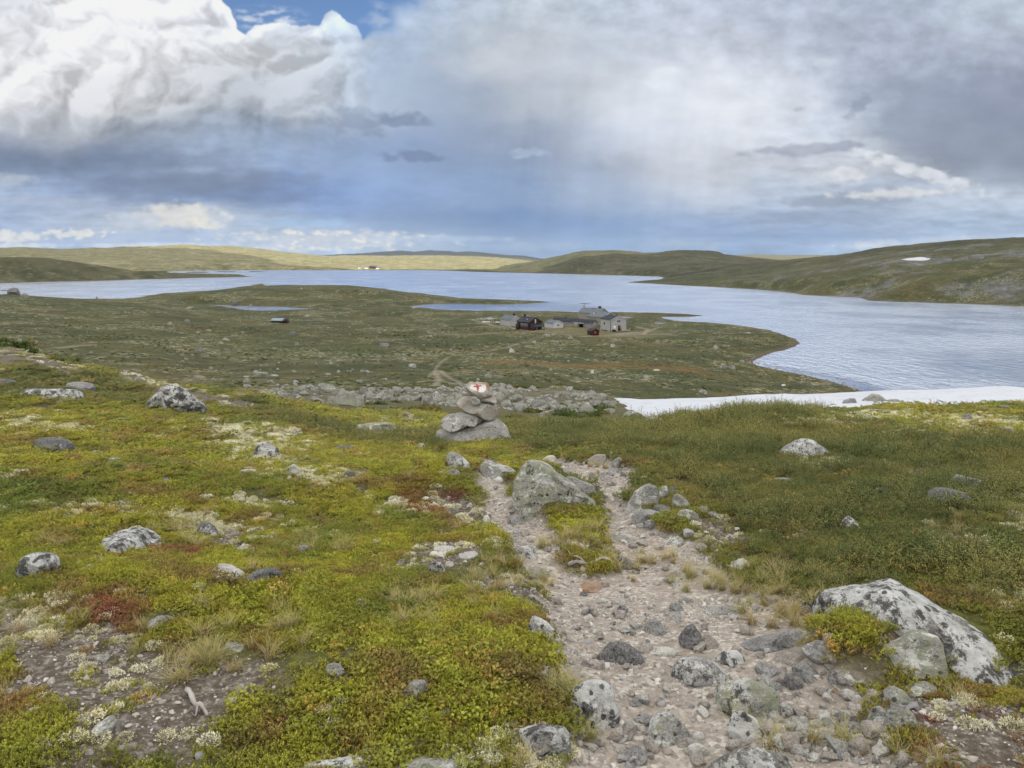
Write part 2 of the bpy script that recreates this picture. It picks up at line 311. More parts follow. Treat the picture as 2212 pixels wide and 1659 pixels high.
# far hills: ridge distance, shore distance, skyline (photo column, row)
HILLS = [
 dict(rs=1290, rr=1650, w=700, sky=[(-500, 540), (0, 556), (97, 557), (180, 569), (240, 578), (290, 586), (355, 591.5), (460, 595.5), (550, 599), (600, 640)], rrx=[(-500, 1700), (0, 1650), (290, 1450), (550, 1190)], rsx=[(-500, 1300), (0, 1280), (316, 1330), (550, 1180)], dry=.25, pw=.8),
 dict(rs=2545, rr=4200, w=3000, sky=[(-500, 540), (0, 535.5), (58, 534), (97, 536), (135, 538), (206, 535), (232, 536), (264, 533), (330, 531), (403, 528.5), (450, 530.5), (503, 532), (560, 537), (612, 543.7), (660, 549), (713, 554), (770, 564), (830, 574), (880, 600)], dry=1.0, pw=.75),
 dict(rs=2600, rr=4700, w=2600, sky=[(600, 560), (713, 553), (780, 551.6), (840, 553), (900, 551.5), (971, 552.5), (1052, 555), (1100, 558.5), (1158, 567), (1220, 590)], dry=1.0, pw=.8),
 dict(rs=5200, rr=9500, w=3000, sky=[(600, 556), (719, 550), (790, 546.5), (861, 541), (895, 543.5), (926, 540.5), (971, 542), (985, 544.5), (1010, 543), (1039, 544.6), (1071, 548.5), (1100, 551), (1132, 552), (1164, 558), (1240, 562), (1300, 575)], dry=.2, pw=1.0),
 dict(rs=1900, rr=2750, w=1500, sky=[(980, 600), (1029, 587.2), (1100, 574), (1130, 569), (1164, 563), (1190, 556), (1216, 551.2), (1242, 543.7), (1261, 541), (1303, 541.5), (1325, 540.3), (1350, 542), (1374, 543.7), (1390, 546), (1426, 545), (1455, 541), (1480, 539.6), (1533, 541.5), (1552, 545), (1562, 549), (1600, 554), (1680, 562), (1800, 575)], rsx=[(1029, 2480), (1155, 2120), (1240, 1900), (1424, 1690), (1800, 1690)], rrx=[(980, 2700), (1100, 2750), (1600, 2600)], dry=.12, pw=.75),
 dict(rs=4300, rr=7000, w=3000, sky=[(1400, 580), (1500, 556), (1579, 551.5), (1640, 549.6), (1700, 551), (1800, 551), (1900, 556), (2000, 575)], dry=.5, pw=1.0),
 dict(rs=900, rr=1650, w=1300, sky=[(1340, 614), (1361, 608.5), (1400, 602), (1426, 600), (1470, 594), (1515, 587), (1560, 579), (1604, 572.5), (1680, 564), (1746, 557), (1799, 551.5), (1830, 547.5), (1853, 543.5), (1888, 535.6), (1930, 530), (1980, 525.5), (2040, 521), (2101, 517.5), (2160, 514), (2212, 511), (2500, 500), (3000, 490)],
      rsx=[(1361, 1400), (1426, 1230), (1639, 985), (1739, 840), (1876, 770), (2212, 670), (3000, 620)], rrx=[(1361, 1500), (1604, 1700), (1888, 1600), (2212, 1450), (3000, 1300)], dry=.0, pw=.72),
]
def tab(azs, xs_vals, azq):
    a = np.array([az_of(x) for x, _ in xs_vals]); v = np.array([v for _, v in xs_vals], float)
    return np.interp(azq, a, v)

def smooth_interp(x, X, Y):
    """monotone cubic (pchip) interpolation"""
    X = np.asarray(X, float); Y = np.asarray(Y, float); h = np.diff(X); d = np.diff(Y) / h
    m = np.zeros_like(Y)
    for i in range(1, len(X) - 1):
        if d[i - 1] * d[i] > 0:
            w1 = 2 * h[i] + h[i - 1]; w2 = h[i] + 2 * h[i - 1]; m[i] = (w1 + w2) / (w1 / d[i - 1] + w2 / d[i])
    m[0] = d[0]; m[-1] = d[-1]
    i = np.clip(np.searchsorted(X, x) - 1, 0, len(X) - 2); t = np.clip((x - X[i]) / h[i], 0, 1)
    return (2 * t**3 - 3 * t**2 + 1) * Y[i] + (t**3 - 2 * t**2 + t) * h[i] * m[i] + (-2 * t**3 + 3 * t**2) * Y[i + 1] + (t**3 - t**2) * h[i] * m[i + 1]

def macro(azg, rg):
    """height on the polar grid azg x rg (angles, radii) -> array [r, az]"""
    lr = np.log(rg + 1.5)
    colz = np.array([smooth_interp(lr, np.log(R + 1.5), Z) for _, R, Z in COLS])         # [col, r]
    ca = np.array([c[0] for c in COLS])
    aq = np.clip(azg, ca[0], ca[-1])
    # smooth blending between the columns
    i = np.clip(np.searchsorted(ca, aq) - 1, 0, len(ca) - 2); t = ((aq - ca[i]) / (ca[i + 1] - ca[i]))
    m = np.gradient(colz, ca, axis=0)
    h = (ca[i + 1] - ca[i])[:, None]; t = t[:, None]
    Zn = (2*t**3 - 3*t**2 + 1) * colz[i] + (t**3 - 2*t**2 + t) * h * m[i] * .6 + (-2*t**3 + 3*t**2) * colz[i + 1] + (t**3 - t**2) * h * m[i + 1] * .6
    Zn = Zn.T
    RR = rg[:, None]; AA = azg[None, :]
    Zn = np.where(RR > 1000, 1.5, Zn)
    dry = np.zeros_like(Zn)
    far = np.full(Zn.shape, 1.2); wht = np.zeros_like(Zn)
    for k, hl in enumerate(HILLS):
        rs = tab(None, hl['rsx'], azg) if 'rsx' in hl else np.full(azg.shape, hl['rs'], float)
        rr = tab(None, hl['rrx'], azg) if 'rrx' in hl else np.full(azg.shape, hl['rr'], float)
        xs = np.array([az_of(x) for x, _ in hl['sky']]); ys = np.array([y for _, y in hl['sky']])
        yy = np.interp(azg, xs, ys, left=ys[0] if xs[0] < -.6 else 640, right=ys[-1] if xs[-1] > .6 else 640)
        yy = yy + (.55 * pnoise(azg * 190, azg * 0 + k, 5) + .3 * pnoise(azg * 460, azg * 0 + k, 6))
        sl = np.array([slope_at(np.clip(a, -1.2, 1.2), y) for a, y in zip(azg, yy)])
        zr = CAMZ + rr * sl
        t = (RR - rs[None]) / (rr - rs)[None]
        up = np.clip(t, 0, 1) ** hl['pw']
        # undulation that dies out at the ridge, so that the skyline stays where it is
        und = fbm(AA * 9 + k * 7, np.log(RR + 1) * 9, 5, 40 + k) * np.clip(1 - t, 0, 1) * np.clip(t, 0, 1) * 2.2
        z = zr[None] * np.clip(up + und * .22, 0, 1.0)
        z = np.where(t > 1, zr[None] * (1 - ((RR - rr[None]) / hl['w']) ** 2), z)
        z = np.where(t < 0, -5, z)
        z = np.where((zr[None] < .5), -5, z)
        take = z > far
        dry = np.where(take, hl['dry'], dry); far = np.maximum(far, z)
    Z = np.where(RR < 1010, np.maximum(Zn, np.where(RR > 560, far, -9)), far)
    return Z, dry

def mounds(x, y, z):
    for (cx, cy, rx, ry, rot, h) in MOUNDS:
        c, s = cos(rot), sin(rot); dx = x - cx; dy = y - cy
        q = ((dx * c + dy * s) / rx) ** 2 + ((-dx * s + dy * c) / ry) ** 2
        z = z + h * np.exp(-q * 1.6)
    return z
MOUNDS = []

NA_D = 1250; A_D = radians(47)
azd = np.linspace(-A_D, A_D, NA_D)
side = np.linspace(A_D, 2 * pi - A_D, 66)[1:-1]
azs_all = np.concatenate([azd, side])
NR = 1050
rg = np.concatenate([[0.05, .3, .7], np.geomspace(1.15, 14500, NR)])
AA, RR = np.meshgrid(azs_all, rg)
aw = np.where(azs_all > pi, azs_all - 2 * pi, azs_all)
GX_ = RR * np.sin(AA); GY_ = RR * np.cos(AA)
# azimuth order for the table (unwrap to -pi..pi)
Zm, DRY = macro(aw, rg)

def lake_sd(x, y, n=True):
    sd = poly_sd(x, y, LAKE)
    for q in PONDS: sd = np.minimum(sd, poly_sd(x, y, q))
    for q in ISLES: sd = np.maximum(sd, -poly_sd(x, y, q))
    return sd
# distance to the shore: only where it matters
SD = np.full(GX_.shape, 400.0)
sel = (RR > 150) & (RR < 3300) & (np.abs(np.where(AA > pi, AA - 2 * pi, AA)) < radians(125))
SD[sel] = lake_sd(GX_[sel], GY_[sel])
rr_ = RR[sel]
sc_ = np.clip(rr_ / 300., .6, 6)
SD[sel] += (fbm(GX_[sel] / 14., GY_[sel] / 14., 4, 3) * 2.2 + pnoise(GX_[sel] / 60., GY_[sel] / 60., 8) * 1.5) * np.clip(rr_ / 500, .5, 1.6) * np.clip(1.2 - rr_ / 3000, .2, 1)
# relief noise
Z = Zm.copy()
n_s = fbm(GX_ / 2.2, GY_ / 2.2, 4, 11); n_m = fbm(GX_ / 14., GY_ / 14., 4, 12); n_l = fbm(GX_ / 70., GY_ / 70., 4, 13)
fade = lambda a, b: sstep(a, b, RR)
Z += n_s * (.05 + .05 * fade(3, 10)) * (1 - .5 * fade(60, 200)) + n_m * (.13 * fade(4, 12) + .35 * fade(60, 180)) * (1 - fade(2500, 4000) * .3) + n_l * (1.3 * fade(110, 300)) 
Z += fade(700, 1500) * (fbm(GX_ / 160., GY_ / 160., 5, 14) * 4.0) * np.clip(Zm / 20., 0, 1) * (1 - fade(1300, 1600) * (np.abs(AA) < 0))
Z = np.maximum(Z, .45)
# lake bed and the rise of the shore
land = SD > 0
Z = np.where(land, np.minimum(Z, .12 + SD * .10 + np.clip(SD - 12, 0, 1e9) * .35), np.maximum(-3.0, SD * .12 - .15))
# ------------------------------------------------------------------ looking up the ground
LRG = np.log(rg)
def H(x, y, Zs=None):
    Zs = Z if Zs is None else Zs
    x = np.asarray(x, float); y = np.asarray(y, float)
    r = np.maximum(np.hypot(x, y), .06); a = np.arctan2(x, y)
    a = np.where(a < -A_D, a + 2 * pi, a)
    i = np.clip(np.searchsorted(rg, r) - 1, 0, len(rg) - 2); t = (r - rg[i]) / (rg[i + 1] - rg[i])
    j = np.clip(np.searchsorted(azs_all, a) - 1, 0, len(azs_all) - 2); s = np.clip((a - azs_all[j]) / (azs_all[j + 1] - azs_all[j]), 0, 1)
    return (Zs[i, j] * (1 - s) + Zs[i, j + 1] * s) * (1 - t) + (Zs[i + 1, j] * (1 - s) + Zs[i + 1, j + 1] * s) * t
_RM = np.geomspace(1.2, 5000, 2600)
def hit(x, y, rmin=1.2):
    """where the sight line of a photo point meets the ground"""
    d = vdir(x, y); k = math.hypot(d[0], d[1]); rm = _RM[_RM >= rmin]
    px = d[0] / k * rm; py = d[1] / k * rm; pz = CAMZ + d[2] / k * rm
    b = np.nonzero(pz < H(px, py))[0]
    i = b[0] if len(b) else len(rm) - 1
    return np.array([px[i], py[i], float(H(px[i], py[i]))])
def hitp(pts, rmin=1.2): return [tuple(hit(x, y, rmin)[:2]) for x, y in pts]

# soft mounds of the near ground (world metres): centre, radii, turn, height
def mound_at(x, y, rx, ry, rot, h):
    p = hit(x, y); MOUNDS.append((p[0], p[1], rx, ry, rot, h))
mound_at(1160, 1105, .42, .16, -.60, .17); mound_at(1245, 1160, .45, .14, -.7, .07)       # moss bank in front of the boulder between the two tracks
mound_at(1250, 1195, .35, .25, 0, .08)
mound_at(1850, 1400, .34, .26, 0, .18)         # crowberry cushion against the big boulder
mound_at(2120, 1405, .8, .35, 0, -.16)
mound_at(1100, 1320, .4, .5, 0, .06); mound_at(1120, 1480, .35, .45, 0, .05); mound_at(760, 1500, .9, .5, 0, .10)
mound_at(600, 1330, .9, .7, 0, .10); mound_at(300, 1270, .8, .5, 0, .08); mound_at(1080, 1210, .5, .5, .4, .10)
mound_at(700, 1060, 2.2, 1.2, .2, .14); mound_at(1020, 950, .9, .7, 0, .16); mound_at(1000, 1050, 1.3, .8, 0, .14)
mound_at(100, 1620, .5, .4, 0, .08); mound_at(1600, 890, 2.2, 1.6, 0, .18); mound_at(1500, 1000, 2., 1.6, .3, .12)
m_ = RR < 60
Z[m_] = mounds(GX_[m_], GY_[m_], Z[m_])

# ---- regions of the near ground, photo outline -> ground outline
PATH = hitp([(1180, 1700), (1235, 1600), (1240, 1500), (1200, 1420), (1192, 1350), (1165, 1310), (1130, 1290), (1170, 1300), (1150, 1255), (1115, 1215), (1090, 1180), (1062, 1130), (1042, 1070), (1030, 1025), (1018, 992), (1045, 980), (1080, 985), (1098, 1000), (1100, 1060),
   (1140, 1080), (1200, 1130), (1230, 1170), (1215, 1210), (1270, 1235), (1340, 1225), (1318, 1190), (1305, 1150), (1308, 1110), (1290, 1060), (1262, 1035), (1195, 1015), (1170, 990), (1200, 978), (1262, 992), (1300, 985), (1365, 1000), (1378, 1035), (1352, 1075), (1400, 1100), (1440, 1140), (1500, 1150), (1545, 1195), (1600, 1245), (1700, 1290), (1770, 1330), (1765, 1380), (1800, 1420), (1850, 1460), (1880, 1530), (1945, 1570), (1990, 1620), (2010, 1700)])
STRIP = [[(-30, 735), (60, 750), (120, 775), (190, 800), (150, 812), (60, 790), (-30, 790)], [(215, 800), (300, 812), (420, 842), (520, 862), (575, 880), (520, 884), (430, 868), (330, 850), (240, 824)]]
BARE = [hitp(q) for q in STRIP + [
   [(-40, 1330), (60, 1300), (150, 1320), (240, 1330), (300, 1385), (440, 1400), (560, 1430), (580, 1470), (500, 1505), (440, 1560), (480, 1600), (420, 1700), (60, 1720), (120, 1640), (215, 1600), (200, 1520), (110, 1505), (-40, 1530)],
   [(925, 1080), (1000, 1070), (1050, 1090), (1062, 1125), (1000, 1130), (940, 1110)],
   [(850, 1150), (960, 1160), (1050, 1180), (1062, 1230), (980, 1240), (900, 1225)],
   [(1010, 1255), (1100, 1240), (1160, 1290), (1190, 1330), (1120, 1300), (1040, 1290)],
   [(1120, 1085), (1160, 1110), (1220, 1150), (1262, 1178), (1215, 1175), (1140, 1120)],
   [(1130, 1560), (1240, 1560), (1230, 1700), (1120, 1700)],
   [(1700, 1290), (1770, 1330), (1765, 1300), (1720, 1275)],
   [(1180, 975), (1230, 985), (1270, 1020), (1220, 1020), (1165, 1000)],
   [(1500, 1125), (1590, 1120), (1620, 1165), (1540, 1180), (1470, 1160)],
   [(1900, 1480), (2020, 1480), (2212, 1520), (2240, 1700), (1990, 1700)],
   [(870, 895), (925, 910), (930, 930), (880, 925)],
   [(400, 1120), (560, 1130), (560, 1190), (430, 1180)]]]
LICH = [hitp(q) for q in [
   [(440, 910), (560, 915), (640, 935), (700, 960), (600, 975), (500, 985), (440, 950)], [(-30, 905), (100, 905), (160, 930), (60, 935), (-30, 925)],
   [(90, 1100), (170, 1095), (260, 1120), (200, 1135), (110, 1125)], [(500, 965), (600, 975), (640, 1010), (560, 1010), (500, 990)], [(560, 1010), (700, 1020), (720, 1040), (600, 1040)],
   [(-30, 1300), (90, 1290), (160, 1310), (130, 1350), (40, 1375), (-30, 1400)], [(330, 1120), (420, 1110), (500, 1125), (420, 1150), (350, 1140)], [(560, 1100), (640, 1110), (680, 1150), (600, 1160)],
   [(930, 1600), (1060, 1590), (1130, 1610), (1150, 1660), (960, 1660)],
   [(1780, 895), (1900, 890), (2010, 900), (2040, 912), (1900, 915), (1800, 908)], [(1990, 895), (2212, 905), (2250, 930), (2140, 930), (2080, 945), (2000, 910)], [(1740, 905), (1800, 900), (1800, 915), (1730, 915)],
   [(1980, 930), (2100, 935), (2120, 950), (2010, 945)], [(2160, 1070), (2240, 1080), (2240, 1140), (2180, 1150), (2120, 1110)], [(2020, 1140), (2090, 1150), (2150, 1180), (2110, 1185), (2040, 1165)],
   [(2190, 1250), (2250, 1250), (2250, 1300), (2200, 1290)], [(1780, 990), (1820, 990), (1822, 1008), (1785, 1008)], [(840, 1085), (900, 1090), (900, 1110), (850, 1110)]]]
RED = [hitp(q) for q in [[(850, 1050), (960, 1050), (1010, 1070), (950, 1110), (880, 1100)], [(200, 1290), (300, 1300), (310, 1350), (200, 1360), (140, 1330)], [(1960, 1480), (2090, 1500), (2150, 1600), (2000, 1600)],
   [(0, 1480), (120, 1500), (60, 1530), (-20, 1520)], [(350, 1180), (450, 1190), (430, 1215), (350, 1210)], [(560, 1400), (640, 1410), (620, 1470), (560, 1450)], [(2000, 1580), (2250, 1560), (2250, 1700), (2030, 1700)]]]
SNOW = hitp([(1322, 868), (1338, 893), (1342, 896)], 30)
def band(polys, x, y, soft, nz=0.0, seed=21, sc=3.):
    m = np.zeros(np.shape(x))
    n = fbm(x * sc, y * sc, 5, seed) * nz
    for q in polys: m = np.maximum(m, sstep(soft, -soft, poly_sd(x, y, q) + n))
    return m
near = RR < 34
nx_, ny_ = GX_[near], GY_[near]; nr_ = RR[near]
path = np.zeros(Z.shape); bare = np.zeros(Z.shape); lich = np.zeros(Z.shape); red = np.zeros(Z.shape)
path[near] = band([PATH], nx_, ny_, .05, .10, 21, 2.2)
bare[near] = band(BARE, nx_, ny_, .10, .22, 22, 1.8)
lich[near] = band(LICH, nx_, ny_, .10 + .03 * nr_, .25 + .03 * nr_, 23, 1.6)
red[near] = band(RED, nx_, ny_, .12, .3, 24, 1.8)
# scree ridge, tracks, yard, bog on the lower ground
def line_m(pts, w, soft, x, y, nz=0, rmin=30):
    P = hitp(pts, rmin)
    return sstep(w + soft, w - soft, poly_dist(x, y, P, False) + (fbm(x / 3., y / 3., 3, 33) * nz))
mid = (RR >= 30) & (RR < 900)
mx, my = GX_[mid], GY_[mid]
scree = np.zeros(Z.shape); track = np.zeros(Z.shape); bog = np.zeros(Z.shape)
SCREE = hitp([(585, 872), (560, 852), (600, 838), (700, 840), (760, 846), (860, 842), (985, 838), (1060, 836), (1150, 842), (1250, 848), (1290, 853), (1325, 874), (1345, 890), (1200, 890), (1060, 884), (960, 877), (840, 862), (760, 868), (690, 880), (650, 884)], 33)
scree[mid] = sstep(2.5, -2.5, poly_sd(mx, my, SCREE) + fbm(mx / 3., my / 3., 4, 34) * 4)
t_ = np.zeros(mx.shape)
for pts, w in (([(1180, 722), (1150, 733), (1100, 748), (1060, 757), (1020, 764), (975, 770), (952, 782), (938, 800), (925, 815)], .28), ([(1172, 728), (1140, 739), (1095, 752), (1056, 759)], .3),
               ([(1020, 690), (1060, 702), (1100, 707), (1150, 716), (1200, 722), (1262, 727), (1330, 724), (1400, 722), (1480, 727)], 1.1), ([(1375, 706), (1400, 712), (1390, 722), (1330, 724)], 1.4), ([(1390, 722), (1430, 706), (1390, 704)], .7),
               ([(1335, 722), (1375, 718)], 3.0), ([(938, 800), (950, 820), (940, 833)], .8), ([(1007, 838), (990, 826), (970, 815), (950, 800)], .5),
               ([(640, 668), (700, 668), (760, 668)], .8), ([(120, 752), (160, 748), (200, 745)], 1.6), ([(905, 826), (935, 822), (985, 830)], .6)):
    t_ = np.maximum(t_, line_m(pts, w, .5 + w * .4, mx, my, 1.0, 100))
t_ = np.maximum(t_, .9 * sstep(2.5, -2.5, poly_sd(mx, my, hitp([(643, 868), (672, 858), (700, 860), (706, 872), (688, 884), (655, 886)], 30)) + fbm(mx / 2., my / 2., 3, 38) * 2.5))
t_ = np.maximum(t_, .85 * line_m([(835, 921), (870, 918), (905, 915), (925, 925)], .45, .4, mx, my, .6, 15))
track[mid] = t_
YARD = hitp([(1120, 705), (1180, 700), (1290, 712), (1340, 716), (1420, 712), (1470, 722), (1400, 730), (1280, 727), (1190, 722)], 200)
yard = np.zeros(Z.shape); yard[mid] = sstep(6, -6, poly_sd(mx, my, YARD) + fbm(mx / 8., my / 8., 4, 35) * 6)
for pts, w, s in (([(1090, 780), (1200, 787), (1330, 790), (1480, 800)], 7, 5), ([(1000, 800), (1100, 800)], 4, 4)):
    bog[mid] = np.maximum(bog[mid], line_m(pts, w, s, mx, my, 5, 100))
shore = np.zeros(Z.shape); shore[sel] = sstep(5.0, .5, SD[sel]) * (SD[sel] > -3)
# snow: a smooth sheet on the far side of the near crest
snowm = np.zeros(Z.shape)
sn = (RR > 34) & (RR < 66) & (np.abs(aw) < radians(75))
# rock outcrops on the right hand hill
def blobm(pts, w, soft, sel_, nz, rmin):
    P = hitp(pts, rmin); return sstep(w + soft, w - soft, poly_dist(GX_[sel_], GY_[sel_], P, False) + fbm(GX_[sel_] / 30., GY_[sel_] / 30., 5, 36) * nz)
fr = (RR > 600) & (RR < 2400) & (aw > .05) & (aw < 1.2)
rockm = np.zeros(Z.shape); q = np.zeros(fr.sum())
for pts, w in (([(1640, 606), (1700, 597), (1760, 587), (1810, 581)], 10), ([(1810, 582), (1900, 570), (2000, 560)], 14), ([(1860, 560), (1940, 548), (2020, 540), (2100, 532)], 20), ([(1930, 600), (1950, 585)], 14), ([(2180, 545), (2230, 550)], 14), ([(2090, 553), (2130, 551)], 14), ([(1830, 635), (1880, 640)], 8), ([(2080, 630), (2200, 620)], 12), ([(1960, 575), (2080, 560)], 18)):
    q = np.maximum(q, blobm(pts, w, 14, fr, 40, 600))
rn = fbm(GX_[fr] / 60., GY_[fr] / 25., 5, 37); q = np.maximum(q, .45 * sstep(.16, .36, rn) * (aw[None, :] * np.ones(Z.shape))[fr].clip(.15, .3) / .3)
rockm[fr] = q * .9
dry = DRY.copy()
nearpath = path * (RR < 34)
Z -= path * .05 + bare * .012

def mesh_from(name, verts, faces4=None, faces3=None, smooth=True):
    me = bpy.data.meshes.new(name); V = np.asarray(verts, np.float32)
    me.vertices.add(len(V)); me.vertices.foreach_set('co', V.ravel())
    parts = []; tot = []; 
    if faces4 is not None and len(faces4): parts.append(np.asarray(faces4, np.int32).ravel()); tot.append(np.full(len(faces4), 4, np.int32))
    if faces3 is not None and len(faces3): parts.append(np.asarray(faces3, np.int32).ravel()); tot.append(np.full(len(faces3), 3, np.int32))
    idx = np.concatenate(parts); tt = np.concatenate(tot); st = np.concatenate([[0], np.cumsum(tt)[:-1]]).astype(np.int32)
    me.loops.add(len(idx)); me.loops.foreach_set('vertex_index', idx)
    me.polygons.add(len(tt)); me.polygons.foreach_set('loop_start', st); me.polygons.foreach_set('loop_total', tt)
    if smooth: me.polygons.foreach_set('use_smooth', np.ones(len(tt), bool))
    me.update(calc_edges=True); me.validate()
    return me
def add_obj(name, me, mat=None, parent=None, **props):
    o = bpy.data.objects.new(name, me); COL.objects.link(o)
    if mat is not None and me is not None: me.materials.append(mat)
    if parent is not None: o.parent = parent
    for k, v in props.items(): o[k] = v
    return o
def grid_faces(nr, na, wrap):
    i = np.arange(nr - 1)[:, None] * na; j = np.arange(na if wrap else na - 1)[None, :]; j2 = (j + 1) % na
    a = i + j; b = i + j2; c = i + na + j2; d = i + na + j
    return np.stack([a, d, c, b], -1).reshape(-1, 4)
nr0, na0 = Z.shape
gv = np.stack([GX_, GY_, Z], -1).reshape(-1, 3)
me = mesh_from("ground", gv, grid_faces(nr0, na0, True))
def fattr(me, name, arrs):
    at = me.attributes.new(name, 'FLOAT_COLOR', 'POINT')
    at.data.foreach_set('color', np.stack([np.asarray(a, np.float32).ravel() for a in arrs], -1).ravel())
o1 = np.ones(Z.shape)
fattr(me, 'ma', [path, bare, lich, red])
fattr(me, 'mb', [scree, track, bog, rockm])
fattr(me, 'mc', [dry, shore, yard, sstep(28, 90, RR)])
# ------------------------------------------------------------------ materials
class NB:
    """small helper to write node trees"""
    def __init__(s, name):
        s.m = bpy.data.materials.new(name); s.m.use_nodes = True; s.t = s.m.node_tree; s.t.nodes.clear()
        s.out = s.t.nodes.new('ShaderNodeOutputMaterial'); s.bs = s.t.nodes.new('ShaderNodeBsdfPrincipled'); s.t.links.new(s.bs.outputs[0], s.out.inputs[0])
        s.bs.inputs['Roughness'].default_value = .9
        if 'Specular IOR Level' in s.bs.inputs: s.bs.inputs['Specular IOR Level'].default_value = .25
    def N(s, t): return s.t.nodes.new(t)
    def set(s, sock, v):
        if v is None: return
        if isinstance(v, bpy.types.NodeSocket): s.t.links.new(v, sock)
        elif isinstance(v, (int, float)) and sock.type in ('RGBA', 'VECTOR'):
            sock.default_value = (v, v, v, 1)[:len(sock.default_value)]
        else:
            sock.default_value = tuple(v)[:len(sock.default_value)] if hasattr(sock.default_value, '__len__') else v
    def math(s, op, a, b=None, c=None, clamp=False):
        n = s.N('ShaderNodeMath'); n.operation = op; n.use_clamp = clamp
        for i, v in enumerate((a, b, c)): s.set(n.inputs[i], v) if v is not None else None
        return n.outputs[0]
    def mix(s, f, a, b, mode='MIX'):
        n = s.N('ShaderNodeMix'); n.data_type = 'RGBA'; n.blend_type = mode
        s.set(n.inputs[0], f); s.set(n.inputs[6], a); s.set(n.inputs[7], b); return n.outputs[2]
    def fmix(s, f, a, b):
        n = s.N('ShaderNodeMix'); n.data_type = 'FLOAT'; s.set(n.inputs[0], f); s.set(n.inputs[2], a); s.set(n.inputs[3], b); return n.outputs[0]
    def noise(s, vec, scale, detail=4, rough=.55, dist=0.0):
        n = s.N('ShaderNodeTexNoise'); s.set(n.inputs['Vector'], vec); n.inputs['Scale'].default_value = scale; n.inputs['Detail'].default_value = detail; n.inputs['Roughness'].default_value = rough; n.inputs['Distortion'].default_value = dist
        return n.outputs[0]
    def noisec(s, vec, scale, detail=3):
        n = s.N('ShaderNodeTexNoise'); s.set(n.inputs['Vector'], vec); n.inputs['Scale'].default_value = scale; n.inputs['Detail'].default_value = detail; return n.outputs[1]
    def vor(s, vec, scale, feature='F1', out=0, rnd=1.0):
        n = s.N('ShaderNodeTexVoronoi'); n.feature = feature; s.set(n.inputs['Vector'], vec); n.inputs['Scale'].default_value = scale; n.inputs['Randomness'].default_value = rnd; return n.outputs[out]
    def ss(s, x, a, b, lo=0., hi=1.):
        n = s.N('ShaderNodeMapRange'); n.interpolation_type = 'SMOOTHSTEP'; s.set(n.inputs[0], x)
        for i, v in zip((1, 2, 3, 4), (a, b, lo, hi)): s.set(n.inputs[i], v)
        return n.outputs[0]
    def ramp(s, x, stops):
        n = s.N('ShaderNodeValToRGB'); s.set(n.inputs[0], x); e = n.color_ramp.elements
        e[0].position = stops[0][0]; e[0].color = stops[0][1]; e[1].position = stops[-1][0]; e[1].color = stops[-1][1]
        for p, c in stops[1:-1]: q = e.new(p); q.color = c
        return n.outputs[0]
    def attr(s, name, typ='GEOMETRY'):
        n = s.N('ShaderNodeAttribute'); n.attribute_name = name; n.attribute_type = typ; sp = s.N('ShaderNodeSeparateColor'); s.t.links.new(n.outputs[0], sp.inputs[0]); return sp.outputs[0], sp.outputs[1], sp.outputs[2], n.outputs[3], n.outputs[0]
    def coord(s, which='Object'): return s.N('ShaderNodeTexCoord').outputs[which]
    def rnd(s): return s.N('ShaderNodeObjectInfo').outputs['Random']
    def bump(s, h, dist, strength=1.0, nrm=None):
        n = s.N('ShaderNodeBump'); s.set(n.inputs['Height'], h); n.inputs['Distance'].default_value = dist; n.inputs['Strength'].default_value = strength
        if nrm is not None: s.set(n.inputs['Normal'], nrm)
        return n.outputs[0]
    def done(s, col=None, nrm=None, rough=None):
        if col is not None: s.set(s.bs.inputs['Base Color'], col)
        if nrm is not None: s.set(s.bs.inputs['Normal'], nrm)
        if rough is not None: s.set(s.bs.inputs['Roughness'], rough)
        return s.m

